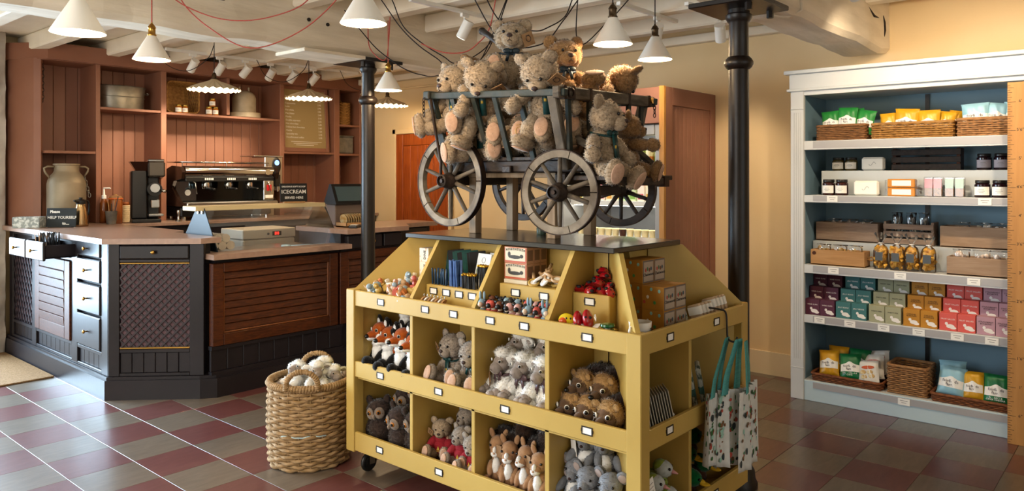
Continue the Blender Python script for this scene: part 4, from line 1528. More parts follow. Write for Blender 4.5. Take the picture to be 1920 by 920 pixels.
def bar(p0, p1, w_, h_, name, mat, par=cart, up=(0, 0, 1)):
    p0, p1 = Vector(p0), Vector(p1)
    L = (p1 - p0).length
    q = Qd(p1 - p0, up)
    return MB().box(0, L, -w_ / 2, w_ / 2, -h_ / 2, h_ / 2, bev=min(w_, h_) * .12).build(name, mat, par, p0, q)


bar((2.47, 2.536, 1.41), (3.07, 2.58, 1.41), .04, .045, 'axle', m_olddk)
bar((2.45, 1.870, 1.367), (3.085, 1.985, 1.367), .04, .045, 'axle', m_olddk)
# bed: longitudinal beams and floor boards
for x in (2.53, 2.98):
    bar((x, 1.80, 1.475), (x, 2.60, 1.475), .04, .05, 'bed_beam', m_olddk)
for k in range(6):
    x0 = 2.50 + k * .085
    MB().box(x0 + .001, x0 + .083, 1.83, 2.60, 1.50, 1.516, bev=.002).build('floor_board', m_olddk, cart)
bar((2.49, 2.20, 1.4628), (3.02, 2.20, 1.4628), .05, .03, 'cross_member', m_olddk)
bar((2.49, 1.90, 1.42), (3.03, 1.93, 1.42), .06, .05, 'bolster', m_olddk)
bar((2.49, 2.565, 1.44), (3.03, 2.575, 1.44), .05, .03, 'bolster', m_olddk)
# top rails (sides flare outwards)
bar((2.40, 1.80, 1.766), (2.40, 2.615, 1.806), .026, .030, 'top_rail', m_oldg)
bar((3.10, 1.80, 1.780), (3.10, 2.615, 1.806), .026, .030, 'top_rail', m_oldg)
er = MB().box(0, .74, -.018, .018, -.024, .024, bev=.004).build('end_rail', m_old, cart, (2.375, 1.835, 1.768), Qd((.72, .0, .012)))
bar((2.370, 2.590, 1.806), (3.13, 2.590, 1.806), .04, .040, 'end_rail', m_oldg)
# iron straps and fittings on the end rail
for u in (.04, .1, .22, .52, .69):
    MB().box(u - .008, u + .008, -.0205, .0205, -.027, .027).build('iron_strap', m_rust, er)
MB().cyl((.705, -.03, .004), (.705, .02, .004), .014, n=12).build('peg', m_brass, er, smooth=True)
MB().tube([(.075 + .018 * cos(a * pi / 8), -.024, -.002 + .018 * sin(a * pi / 8)) for a in range(16)], .005, n=6, closed=True).build('iron_ring', m_rust, er)
# side staves
for yb, yt in ((2.43, 2.445), (2.305, 2.315), (2.185, 2.19), (2.05, 2.05)):
    bar((2.505, yb, 1.50), (2.402, yt, 1.785), .026, .016, 'stave', m_oldg, up=(1, 0, 0))
    bar((2.995, yb, 1.50), (3.098, yt, 1.79), .026, .016, 'stave', m_oldg, up=(1, 0, 0))
bar((2.505, 1.88, 1.46), (2.402, 1.87, 1.768), .045, .03, 'corner_post', m_old, up=(1, 0, 0))
bar((2.995, 1.88, 1.46), (3.098, 1.87, 1.78), .045, .03, 'corner_post', m_old, up=(1, 0, 0))
for x in (2.47, 2.62, 2.78, 2.93, 3.04):
    bar((x * .93 + .19, 1.845, 1.50), (x, 1.845, 1.755), .024, .016, 'stave', m_oldg, up=(0, 1, 0))
bar((2.505, 2.57, 1.50), (2.402, 2.585, 1.80), .04, .025, 'corner_post', m_oldg, up=(1, 0, 0))
bar((2.995, 2.57, 1.50), (3.098, 2.585, 1.80), .04, .025, 'corner_post', m_oldg, up=(1, 0, 0))
MB().tube([(2.380, 2.565, 1.79), (2.40, 2.56, 1.66), (2.435, 2.555, 1.50), (2.425, 2.545, 1.425)], .007, n=8).build('iron_stay', m_rust, cart, smooth='all')
# turntable, footboard and curved hound at the front
MB().box(2.47, 3.0, 1.66, 1.845, 1.415, 1.435, bev=.003).build('foot_deck', m_olddk, cart)
bar((2.48, 1.645, 1.413), (2.93, 1.66, 1.408), .03, .034, 'foot_board', m_olddk)
MB().box(2.895, 2.935, 1.64, 1.68, 1.386, 1.430).build('iron_cap', m_rust, cart)
for x in (2.90, 2.55):
    MB().tube([(x - .02, 1.87, 1.60), (x + .01, 1.80, 1.555), (x + .015, 1.72, 1.49), (x + .01, 1.67, 1.425)], .017, n=6).build('curved_brace', m_old, cart)
for (x, y) in ((2.368, 2.60), (3.10, 1.81)):
    mb = MB()
    for k in range(5):
        z = 1.785 - k * .017
        mb.tube([(x + (.006 * cos(a) if k % 2 else 0), y + (0 if k % 2 else .006 * cos(a)), z + .011 * sin(a)) for a in [i * pi / 5 for i in range(10)]], .0022, n=5, closed=True)
    mb.build('chain', m_rust, cart)
# softwood trestle carrying the cart
tr = thing('timber_trestle', 'pale softwood trestle holding the cart above the black top', 'trestle', (0, 0, 0))
for (x, y) in ((2.615, 2.505), (2.885, 2.505), (2.605, 2.02), (2.875, 2.02)):
    MB().box(x - .022, x + .022, y - .022, y + .022, 1.1605, 1.425, bev=.002).build('leg', m_block, tr)
for x in (2.61, 2.88):
    MB().box(x - .02, x + .02, 2.0, 2.53, 1.425, 1.447, bev=.002).build('beam', m_block, tr)
# small lamp-like tin hanging below the bed
c = thing('tin_can', 'small green tin standing on the black top under the cart', 'tin', (2.74, 2.2, 1.1605))
MB().lathe([(.022, 0), (.023, .004), (.023, .03), (.02, .036), (.0, .037)], 18).build('body', M('green_tin', '#2f3f31', .4), c, smooth=True)
MB().lathe([(.012, .037), (.012, .043), (0, .044)], 14).build('lid', m_rust, c)

# ------------------------------------------------------------------ teddies riding in the cart
G = 'teddy bears riding in the cart'
S = .92
UPL = [(.9, .35, .25), (.9, -.35, .25)]
DN = [(.3, .3, -.9), (.3, -.3, -.9)]
teddy((2.717, 2.366, 1.843), 222, 'teddy sitting highest on the pile with navy bow', S, f_bear, (-6, -2, 0), [(.6, .5, -.5), (.1, -.75, -.5)], [(.85, .45, -.1), (.9, -.25, .3)], bow='navy', tagq=1, group=G)
teddy((2.505, 2.515, 1.632), 196, 'teddy at the left end looking out over the cart rail', S, f_bear, (-20, 14, 0), [(.75, .3, .15), (.5, -.5, -.7)], [(.9, .1, -.1), (.45, -.85, -.15)], bow='band', group=G)
teddy((2.512, 2.355, 1.664), 215, 'teddy bowing its head over the rail, swing tag on its brow', S, f_bear, (-8, 40, -12), [(.8, .5, -.35), (.7, -.2, -.55)], DN, bow='band', tagq=1, group=G, lean=15)
teddy((2.530, 2.005, 1.652), 212, 'teddy slumped over the rail with one arm hanging down', S, f_bear, (-12, 36, 8), [(.5, .5, -.6), (.62, -.62, -.55)], DN, bow='band', tagq=1, group=G, lean=15)
teddy((2.796, 2.114, 1.743), 236, 'honey-lit teddy with dark bow behind the slumped one', S, f_bear2, (0, 4, 0), [(.5, .55, -.6), (.5, -.5, -.6)], UPL, bow='navy', tagq=-1, group=G)
teddy((2.90, 2.56, 1.80), 140, 'brown teddy lying with its back to the viewer at the far left', S, f_bear2, (10, 20, 0), None, None, group=G, lean=40)
teddy((2.77, 2.02, 1.745), 320, 'honey-lit teddy lying on its front at the right, foot raised', S, f_bear2, (0, 10, 0), None, [(-.9, .4, .2), (-.8, -.4, .5)], group=G, lean=55)
teddy((2.575, 2.41, 1.50), 198, 'teddy peering out between the cart staves', S, f_bear, (-15, 8, 12), [(.7, .4, .1), (.6, -.5, -.5)], [(.8, .45, 0), (.7, -.5, -.1)], bow='band', group=G)
teddy((2.610, 2.275, 1.517), 218, 'teddy lying back with two foot pads towards the viewer', S, f_bear, (0, -10, 0), None, [(.95, -.05, .3), (.95, -.15, -.1)], group=G, lean=-25)
teddy((2.610, 2.135, 1.517), 218, 'teddy lying back showing a gold stitched foot pad', S, f_bear, (0, -10, 0), None, [(.95, .0, -.1), (.95, -.1, -.1)], group=G, lean=-25, print_pad=True)
teddy((2.640, 2.095, 1.560), 214, 'teddy on its back with one pale foot pad raised', S, f_bear, (0, 0, 0), None, [(.95, .0, .3), (.95, .05, -.05)], bow='bow', group=G, lean=-20, print_pad=True)
teddy((2.60, 1.975, 1.515), 215, 'teddy in the front corner of the cart behind the post', S, f_bear, (0, -10, 0), None, [(.92, .0, .1), (.9, -.2, 0)], group=G, lean=-25)
teddy((2.575, 1.748, 1.437), 262, 'teddy seated on the front deck of the cart with green ribbon', S * .95, f_bear, (22, 6, -4), [(.35, .45, -.75), (.45, -.55, -.6)], [(.85, .1, -.55), (.9, -.25, -.35)], bow='band', group=G)
teddy((2.77, 2.0, 1.515), 245, 'honey-lit teddy half in shadow behind the front rail', S, f_bear2, (0, 10, 0), None, None, group=G)
teddy((2.80, 1.775, 1.437), 318, 'teddy facing away at the far end of the deck, arm out', .76, f_bear2, (0, 0, 0), [(.6, .5, .1), (.95, -.3, -.05)], [(.8, .5, -.3), (.8, -.5, -.3)], group=G)
teddy((2.80, 2.40, 1.62), 205, 'teddy buried in the middle of the pile', S, f_bear, (0, 0, 0), None, None, group=G)
teddy((2.85, 2.25, 1.52), 205, 'teddy buried at the bottom of the pile', S, f_bear, (0, 0, 0), None, None, group=G)
st = thing('walking_stick', 'dark polished stick poking out behind the topmost teddy', 'stick', (0, 0, 0))
MB().tube([(2.745, 2.575, 2.152), (2.735, 2.53, 2.128), (2.72, 2.467, 2.09), (2.71, 2.40, 2.045)], .016, n=12, rf=lambda t: 1.05 - .35 * t).build('shaft', m_olddk, st, smooth='all')
MB().ell((2.747, 2.584, 2.157), (.019, .019, .019), 12, 8).build('knob', m_olddk, st, smooth='all')
# ================================================================== PALE SHELVING WITH FOOD
m_unit = M('pale_grey_blue_paint', '#d2d3d1', 0.45, col2='#cbcdcc', ns=3)
m_unitb = M('dusty_blue_paint', '#7893a0', 0.6, col2='#708c9a', ns=3)
m_ticket = M('grey_ticket_rail', '#a9a7a8', 0.35)
XU = 4.885
un = thing('white_shelving', 'tall pale grey painted shelving with blue back, stocked with snacks and sweets', 'shelving', (0, 0, 0))


def ub(x0, x1, y0, y1, z0, z1, name, mat=m_unit, bev=.003, par=un):
    return MB().box(x0, x1, y0, y1, z0, z1, bev=bev).build(name, mat, par)


for y0, y1 in ((1.758, 1.842), (.36, .44)):
    p = ub(XU - .012, XU + .02, y0, y1, 0, 1.985, 'pilaster')
    for k in range(4):
        MB().box(XU - .0145, XU - .011, y0 + .018 + k * .014, y0 + .022 + k * .014, .26, 1.84).build('flute', m_unit, p)
    ub(XU - .016, XU, y0 - .002, y1 + .002, .20, .205, 'band', par=p)
    ub(XU - .016, XU, y0 - .002, y1 + .002, 1.86, 1.866, 'band', par=p)
ub(XU, 5.325, 1.822, 1.840, 0, 2.0, 'side_panel')
ub(XU, 5.325, .36, .378, 0, 2.0, 'side_panel')
ub(XU, 5.32, 1.765, 1.822, 0, 1.96, 'inner_side', m_unitb)
ub(5.31, 5.325, .378, 1.822, 0, 2.0, 'back_panel', m_unitb, 0)
ub(XU - .02, XU + .02, .35, 1.848, 1.992, 2.088, 'frieze')
ub(XU - .030, 5.33, .335, 1.862, 1.978, 1.994, 'moulding')
ub(XU - .045, 5.33, .32, 1.875, 2.088, 2.112, 'cornice')
ub(XU - .008, XU + .02, .44, 1.758, 1.950, 1.980, 'head_rail')
ub(XU, 5.31, .378, 1.822, 1.955, 1.98, 'top_board', m_unit, 0)
for z0, z1 in ((1.601, 1.657), (1.266, 1.312), (.814, .868), (.497, .547)):
    s = ub(XU + .008, 5.31, .40, 1.765, z1 - .022, z1, 'shelf')
    ub(XU - .006, XU + .010, .44, 1.762, z0, z1 + .001, 'shelf_lip', m_unit, .002, s)
    ub(XU - .009, XU - .0055, .50, 1.70, z0 + .010, z1 - .003, 'ticket_rail', m_ticket, 0, s)
s = ub(XU + .005, 5.31, .40, 1.765, .10, .129, 'shelf')
ub(XU - .009, XU - .0045, .50, 1.70, .085, .122, 'ticket_rail', m_ticket, 0, s)
ub(XU - .004, XU + .006, .44, 1.762, 0, .129, 'base_board', M('daylit_base_paint', '#bccfd7', .45))  # bluer than the unit: daylight from the left is put into its colour
for y in (1.14,):
    b = ub(5.302, 5.311, y - .012, y + .012, .13, 1.95, 'slotted_upright', m_black, 0)
# price tickets
for y, z in ((1.581, 1.290), (.762, 1.290), (1.574, .842), (1.192, .842), (.815, .842), (1.659, .522), (1.476, .522), (1.283, .522), (1.093, .522), (.896, .522), (.729, .522), (1.172, .100)):
    t = ub(XU - .0115, XU - .009, y - .032, y + .032, z - .019, z + .019, 'price_ticket', m_paper, 0)
    for k, w_ in enumerate((.04, .026)):
        MB().box(XU - .0119, XU - .0114, y - w_ / 2, y + w_ / 2, z + .006 - k * .012, z + .009 - k * .012).build('print', M('grey_print', '#8a8784', .8), t)
# stepped inserts
m_step = M('white_acrylic_step', '#b9bfc2', 0.4)
o = MB().box(5.03, 5.305, .45, 1.70, 1.3125, 1.468, bev=.003).build('riser', m_step)
tag(o, 'pale grey step behind the jars on the second shelf', 'riser')
o = MB().box(5.03, 5.305, .45, 1.755, .8685, 1.012, bev=.003).build('riser', m_step)
tag(o, 'pale grey step behind the bags of fudge on the third shelf', 'riser')
o = MB().box(4.975, 5.305, .45, 1.755, .5475, .62, bev=.002).box(5.055, 5.305, .45, 1.755, .62, .695, bev=.002).build('riser', m_step)
tag(o, 'two-step riser under the coloured sweet boxes', 'riser')


# ---- wicker work
def weave_rect(x0, x1, y0, y1, z0, h, mat, rows, r=.006, par=None, flare=0.0, pitch=.03, rc=.02):
    """woven wall: wavy strands passing in front of and behind the stakes"""
    per = []

    def ring(grow):
        a, b, c, d = x0 - grow, x1 + grow, y0 - grow, y1 + grow
        pts = []
        for (cx, cy, s0) in ((b - rc, d - rc, 0), (a + rc, d - rc, 90), (a + rc, c + rc, 180), (b - rc, c + rc, 270)):
            for k in range(4):
                an = R(s0 + 30 * k)
                pts.append((cx + rc * cos(an), cy + rc * sin(an), cos(an), sin(an)))
        return pts
    base = ring(0)
    n = len(base)
    segs = []
    for i in range(n):
        p, q = base[i], base[(i + 1) % n]
        L = math.hypot(q[0] - p[0], q[1] - p[1])
        m = max(1, int(round(L / (pitch / 2))))
        for k in range(m):
            t = k / m
            nx, ny = p[2] * (1 - t) + q[2] * t, p[3] * (1 - t) + q[3] * t
            if m > 2:
                nx, ny = round((p[2] + q[2]) / 2), round((p[3] + q[3]) / 2)
            segs.append((p[0] + (q[0] - p[0]) * t, p[1] + (q[1] - p[1]) * t, nx, ny))
    if len(segs) % 4:
        segs = segs[:len(segs) - len(segs) % 4]
    mb = MB()
    for j in range(rows):
        z = z0 + h * (j + .5) / rows
        g = flare * (j + .5) / rows
        pts = []
        for i, (x, y, nx, ny) in enumerate(segs):
            ph = (0, 1, 0, -1)[(i + 2 * (j % 2)) % 4]
            off = g + ph * r * .75
            pts.append((x + nx * off, y + ny * off, z))
        mb.tube(pts, min(r, h / rows * .56), n=5, closed=True)
    o = mb.build('weave', mat, par, smooth='all')
    o['kind'] = 'stuff'
    sk = MB()
    for i, (x, y, nx, ny) in enumerate(segs):
        if i % 2 == 0:
            sk.cyl((x, y, z0), (x + nx * flare, y + ny * flare, z0 + h), r * .55, n=5)
    o2 = sk.build('stakes', mat, par)
    o2['kind'] = 'stuff'
    pts = [(x + nx * flare, y + ny * flare, z0 + h) for (x, y, nx, ny) in segs]
    MB().tube(pts, r * 1.5, n=7, closed=True).build('rim', mat, par, smooth='all')
    MB().box(x0, x1, y0, y1, z0, z0 + .008).build('bottom', mat, par)


def WK(n, a, b):
    return M(n, a, .65, col2=b, ns=40, st=(1, 1, 3), bump=.2, bs=90)


wk1, wk2, wk3 = WK('willow_brown', '#8c6036', '#6b4522'), WK('willow_gold', '#a87a3c', '#875c26'), WK('willow_buff', '#a5784a', '#855a32')


def rbasket(label, x0, x1, y0, y1, z, h, mat, rows, **k):
    o = thing('wicker_basket', label, 'basket', ((x0 + x1) / 2, (y0 + y1) / 2, z))
    weave_rect(x0 - (x0 + x1) / 2, x1 - (x0 + x1) / 2, y0 - (y0 + y1) / 2, y1 - (y0 + y1) / 2, 0.002, h, mat, rows, par=o, **k)
    return o


rbasket('brown wicker basket of green crisp bags on the top shelf', 4.925, 5.14, 1.40, 1.695, 1.657, .092, wk1, 8)
rbasket('golden wicker basket of yellow crisp bags on the top shelf', 4.925, 5.14, .928, 1.365, 1.657, .090, wk2, 7)
rbasket('wicker basket of pale blue crisp bags beside the ruler', 4.925, 5.14, .52, .905, 1.657, .098, wk3, 8)

# ---- crisp bags
m_bagw = M('bag_white_print', '#efece6', .45)
m_lav = M('bag_lettering', '#4a4550', .6)


def bag_pt(u, v, w_, h_, t_, sgn):
    """u, v in -1..1; pillow with crimped flat ends"""
    th = t_ * max(0.0, 1 - abs(v) ** 6) * max(0.0, 1 - u ** 4) * .5
    th += .003 * sin(9 * u + 4 * v) * max(0, 1 - abs(v) ** 4) * max(0.0, 1 - u ** 4)
    ww = w_ / 2 * (1 - .07 * max(0.0, 1 - abs(v) ** 4))
    return (sgn * th, ww * u, h_ / 2 * v)


def bag_mesh(w_, h_, t_, mat):
    k = ('bag', w_, h_, t_, mat.name)
    if k in _fur:
        return _fur[k]
    mb = MB()
    nu, nv = 12, 16
    for sgn in (1, -1):
        o = len(mb.v)
        for i in range(nu + 1):
            for j in range(nv + 1):
                mb.v.append(bag_pt(-1 + 2 * i / nu, -1 + 2 * j / nv, w_, h_, t_, sgn))
        for i in range(nu):
            for j in range(nv):
                a, b = o + i * (nv + 1) + j, o + (i + 1) * (nv + 1) + j
                q = (a, b, b + 1, a + 1)
                mb.f.append(q if sgn > 0 else q[::-1])
    for v in (-1, 1):
        for k2 in range(3):
            z = h_ / 2 * (v * (.97 - .035 * k2))
            mb.box(-.0022, .0022, -w_ / 2, w_ / 2, z - .0012, z + .0012)
    _fur[k] = mb.mesh('bag', mat, 'all')
    return _fur[k]


def patch_mesh(w_, h_, t_, mat, v0, vtop):
    """printed area on the front of a bag, standing a hair proud of the film"""
    k = ('patch', w_, h_, t_, mat.name, v0, vtop(0.0))
    if k in _fur:
        return _fur[k]
    mb = MB()
    nu, nv = 14, 10
    for i in range(nu + 1):
        u = -.93 + 1.86 * i / nu
        for j in range(nv + 1):
            v = v0 + (vtop(u) - v0) * j / nv
            p = bag_pt(u, v, w_, h_, t_, 1)
            mb.v.append((p[0] + .0012, p[1], p[2]))
    for i in range(nu):
        for j in range(nv):
            a, b = i * (nv + 1) + j, (i + 1) * (nv + 1) + j
            mb.f.append((a, b, b + 1, a + 1))
    _fur[k] = mb.mesh('printed_panel', mat, 'all')
    return _fur[k]


def crisps(loc, az, label, w_, h_, mat, tilt=10, roll=0, t_=.05, words=True, band=None, group=None, small=False):
    """crisp bag; its front faces azimuth az (degrees)"""
    o = thing('crisp_bag', label, 'crisp bag', loc, group=group)
    o.rotation_euler = (Euler((0, 0, R(az))).to_matrix() @ Euler((0, R(-tilt), 0)).to_matrix() @ Euler((R(roll), 0, 0)).to_matrix()).to_euler()
    put(bag_mesh(w_, h_, t_, mat), 'bag', o)
    put(patch_mesh(w_, h_, t_, m_bagw, -.42, lambda u: .12 + .22 * math.exp(-(u * 2.6) ** 2)), 'white_panel', o)
    if words:
        put(text_mesh('fairfields\nfarm', w_ * .17, m_lav, ls=.8), 'lettering', o, (t_ * .5 + .002, 0, -h_ * .06), FACE_PX)
    if band:
        put(text_mesh(band, w_ * .095, m_bagw, ls=.9), 'lettering', o, (t_ * .46 + .002, 0, -h_ * .30), FACE_PX)
    return o


m_cg = M('crisp_green', '#1f7a33', .35, col2='#2f8f3f', ns=6)
m_cg2 = M('crisp_dark_green', '#0f5f33', .35, col2='#157341', ns=6)
m_cy = M('crisp_yellow', '#d9a41f', .35, col2='#c9921a', ns=6)
m_cb = M('crisp_pale_blue', '#9cc7d6', .35, col2='#86b6c8', ns=6)
m_cw = M('crisp_white', '#dfddd8', .35, col2='#cfcdc8', ns=6)
GT = 'crisp bags in the top shelf baskets'
for (y, z, az, rl, m_, lab, w_, h_, x) in (
        (1.628, 1.775, 182, 4, m_cg, 'green crisp bag at the left in the top shelf basket', .11, .15, 4.99),
        (1.523, 1.790, 180, -3, m_cg, 'green crisp bag standing tallest in the middle of its basket', .12, .155, 4.985),
        (1.425, 1.772, 176, -10, m_cg, 'green crisp bag leaning right in the top shelf basket', .12, .15, 5.0),
        (1.50, 1.785, 180, 8, m_cg, 'green crisp bag at the back of its top shelf basket', .12, .15, 5.07),
        (1.285, 1.745, 180, 3, m_cy, 'yellow crisp bag furthest left in the golden basket', .10, .15, 5.0),
        (1.185, 1.760, 180, -4, m_cy, 'yellow crisp bag tallest in the golden basket', .135, .16, 4.985),
        (1.065, 1.748, 178, 0, m_cy, 'yellow crisp bag right of the tallest one', .125, .155, 4.985),
        (.985, 1.740, 176, -8, m_cy, 'yellow crisp bag second from the right in the golden basket', .10, .15, 5.02),
        (.945, 1.745, 172, -10, m_cy, 'yellow crisp bag furthest right in the golden basket', .08, .15, 5.06),
        (.825, 1.775, 180, 3, m_cb, 'pale blue crisp bag furthest left in its basket', .14, .15, 4.985),
        (.725, 1.772, 178, -8, m_cb, 'pale blue crisp bag in the middle of its basket', .12, .15, 5.0),
        (.635, 1.772, 178, -4, m_cb, 'pale blue crisp bag half hidden by the ruler', .12, .15, 5.0)):
    crisps((x, y, z), az, lab, w_, h_, m_, 8, rl, .04, group=GT)

# ---- second shelf: jars, tubs, bars, packets
m_jam = M('dark_chutney', '#2a0f0a', .25, col2='#3c160c', ns=20)
m_lid = M('black_lid', '#1b1816', .35)
m_lidg = M('gold_lid', '#a88c46', .3, .8)


def jar(loc, label, r=.038, h=.085, mat=None, lid=None, lbl=None, az=180, group=None, cat='jar'):
    o = thing('jam_jar', label, cat, loc, group=group)
    mat = mat or m_jam
    MB().lathe([(r * .92, 0), (r, .004), (r, h * .74), (r * .86, h * .80), (r * .82, h * .83)], 24).build('jar_body', mat, o, smooth=True)
    MB().lathe([(r * .9, h * .82), (r * .92, h * .84), (r * .92, h * .98), (r * .88, h)], 24).build('lid', lid or m_lid, o, smooth=True)
    a0 = R(az)
    mb = MB()
    N = 12
    for i in range(N + 1):
        a = a0 - 1.15 + 2.3 * i / N
        for z in (h * .14, h * .62):
            mb.v.append(((r + .0006) * cos(a), (r + .0006) * sin(a), z))
    for i in range(N):
        mb.f.append((2 * i, 2 * i + 2, 2 * i + 3, 2 * i + 1))
    lb = mb.build('label', lbl or m_paper, o, smooth='all')
    for k, (w_, zz) in enumerate(((.7, .44), (.9, .36), (.55, .28))):
        mb = MB()
        for i in range(7):
            a = a0 + (-.5 + i / 6) * w_
            for z in (h * zz, h * zz + .0022):
                mb.v.append(((r + .0012) * cos(a), (r + .0012) * sin(a), z))
        for i in range(6):
            mb.f.append((2 * i, 2 * i + 2, 2 * i + 3, 2 * i + 1))
        mb.build('print', M('grey_print', '#8a8784', .8), lb)
    return o


GJ = 'jars on the pale shelving'
for i, (y, x, z) in enumerate(((1.625, 4.945, 1.3125), (1.545, 4.945, 1.3125))):
    jar((x, y, z), 'chutney jar with white label at the left of the second shelf, %s one' % ('outer' if i == 0 else 'inner'), .037, .10, group=GJ)
for i, (y, x, z) in enumerate(((1.615, 5.10, 1.4685), (1.535, 5.10, 1.4685))):
    jar((x, y, z), 'chutney jar on the upper left step, %s one' % ('outer' if i == 0 else 'inner'), .037, .085, M('pickle', '#4a3f18', .25), group=GJ)
for i, (y, x, z) in enumerate(((.785, 4.945, 1.3125), (.70, 4.945, 1.3125))):
    jar((x, y, z), 'dark jam jar at the right of the second shelf, %s' % ('left one' if i == 0 else 'beside the ruler'), .039, .098, M('dark_jam', '#1e0710', .2), group=GJ)
for i, (y, x, z) in enumerate(((.80, 5.10, 1.4685), (.715, 5.10, 1.4685))):
    jar((x, y, z), 'dark jam jar on the upper right step, %s' % ('left one' if i == 0 else 'beside the ruler'), .038, .095, M('dark_jam', '#1e0710', .2), group=GJ, lbl=M('mauve_label', '#a9a0a8', .7))


def tub(loc, label, w_, h_, t_=.05):
    o = thing('plastic_tub', label, 'tub', loc)
    MB().box(-t_ / 2, t_ / 2, -w_ / 2, w_ / 2, 0, h_, bev=.012).build('tub_body', M('tub_cream', '#ece8dc', .4), o)
    MB().box(-t_ / 2 - .004, -t_ / 2 + .004, -w_ / 2 + .006, w_ / 2 - .006, .008, h_ - .008, bev=.003).build('lid', M('tub_lid', '#f4f1e8', .35), o)
    MB().tube([(-t_ / 2 - .0045, -.02 + .04 * k / 6, h_ * .5 + .012 * sin(k)) for k in range(7)], .001, n=4).build('line_drawing', M('grey_print', '#8a8784', .8), o)
    return o


tub((4.955, 1.40, 1.3125), 'white lidded tub on the second shelf', .145, .092)
tub((5.10, 1.40, 1.4685), 'white lidded tub on the upper step', .135, .085)
m_org = M('orange_wrapper', '#c8822c', .35)
for k in range(2):
    o = thing('fudge_bar', 'orange wrapped fudge bar, %s of two' % ('lower' if k == 0 else 'upper'), 'fudge bar', (4.955, 1.20, 1.3125 + k * .053), group='wrapped fudge bars')
    MB().box(-.03, .03, -.075, .075, 0, .05, bev=.004).build('bar', m_org, o)
    MB().box(-.0312, -.0295, -.055, .05, .010, .042).build('label', m_paper, o)
    for s in (-1, 1):
        MB().box(-.02, .02, s * .083 - .008, s * .083 + .008, .005, .045).build('wrapper_end', m_film, o)
m_snack = M('snack_mix', '#b5813a', .7, col2='#6a4520', ns=60, bump=.6, bs=80)
m_pinkl = M('pink_label', '#c65b55', .5)
m_grl = M('green_label', '#8fb08a', .5)
for i, (y, c) in enumerate(((1.055, m_pinkl), (1.008, m_pinkl), (.948, m_grl), (.897, m_grl))):
    o = thing('snack_packet', '%s topped snack packet, %s of the pair on the second shelf' % ('pink' if i < 2 else 'green', 'left' if i % 2 == 0 else 'right'), 'snack packet', (4.955, y, 1.3125), group='snack packets on the second shelf')
    MB().box(-.018, .018, -.022, .022, .002, .062, bev=.006).build('contents', m_snack, o)
    MB().box(-.020, -.018, -.022, .022, .05, .105, bev=.0005).build('label', c, o)
    MB().box(-.021, .02, -.024, .024, 0, .115, bev=.003).build('film', m_film, o)
o = thing('wooden_crate', 'dark slatted crate at the back of the second shelf', 'crate', (5.17, 1.11, 1.4685))
for z in (.0, .045, .09):
    MB().box(-.06, -.05, -.19, .19, z + .003, z + .038, bev=.002).build('slat', m_olddk, o)
for y in (-.185, .165):
    MB().box(-.05, .06, y, y + .02, 0, .135, bev=.002).build('end', m_wood_dk, o)

# ---- third shelf: crates, bags of fudge
m_crate = M('whitewashed_crate', '#8a7767', .8, col2='#755f50', ns=5, st=(1, 1, 8), bump=.2, bs=20)
m_crate2 = M('pale_pine_crate', '#b68a58', .7, col2='#a37747', ns=4, st=(8, 1, 8), bump=.12, bs=14, dist=1)
m_crate3 = M('limed_oak_crate', '#a1866d', .75, col2='#90745b', ns=4, st=(8, 1, 8), bump=.12, bs=14, dist=1)


def crate(label, x0, x1, y0, y1, z, h, mat):
    o = thing('wooden_crate', label, 'crate', ((x0 + x1) / 2, (y0 + y1) / 2, z))
    a, b = (x1 - x0) / 2, (y1 - y0) / 2
    MB().box(-a, -a + .010, -b, b, 0, h, bev=.002).build('front_board', mat, o)
    MB().box(a - .010, a, -b, b, 0, h, bev=.002).build('rear_board', mat, o)
    for s in (-1, 1):
        MB().box(-a + .01, a - .01, s * b - (.010 if s > 0 else 0), s * b + (0 if s > 0 else .010), 0, h, bev=.002).build('end_board', mat, o)
    MB().box(-a, a, -b, b, 0, .008).build('bottom', mat, o)
    return o


crate('grey washed crate at the back left of the third shelf', 5.06, 5.22, 1.365, 1.745, 1.0125, .122, m_crate)
crate('grey washed crate at the back right of the third shelf', 5.06, 5.22, .60, 1.02, 1.0125, .125, m_crate3)
o = crate('pine crate with rope handle at the front left of the third shelf', 4.905, 5.02, 1.40, 1.725, .8685, .098, m_crate2)
MB().tube([(.0, -.163, .06), (.0, -.19, .066), (.0, -.20, .055), (.0, -.19, .044), (.0, -.163, .05)], .005, n=6).build('rope_handle', M('jute_rope', '#a8804a', .9), o, smooth='all')
MB().cyl((-.056, .14, .075), (-.060, .14, .075), .012, n=12).build('knot', m_wood_dk, o)
crate('pale oak crate beside the ruler on the third shelf', 4.905, 5.02, .60, .955, .8685, .105, m_crate3)
o = thing('wooden_crate', 'dark open slatted crate in the middle of the third shelf', 'crate', (5.14, 1.195, 1.0125))
for z in (.0, .045, .09):
    MB().box(-.075, -.065, -.14, .14, z + .003, z + .036, bev=.002).build('slat', m_crate, o)
for y in (-.14, .125):
    MB().box(-.065, .06, y, y + .015, 0, .14, bev=.002).build('end', m_crate, o)
# little bags inside crates
m_bisc = M('iced_biscuit', '#e2cfc2', .6, col2='#b98a5a', ns=18)
m_cow = M('cow_print', '#e8e6e0', .5, col2='#15130f', ns=22, lo=.48, hi=.52, det=1)
m_gold2 = M('golden_biscuit', '#b98a3c', .6, col2='#d6c9a0', ns=25)


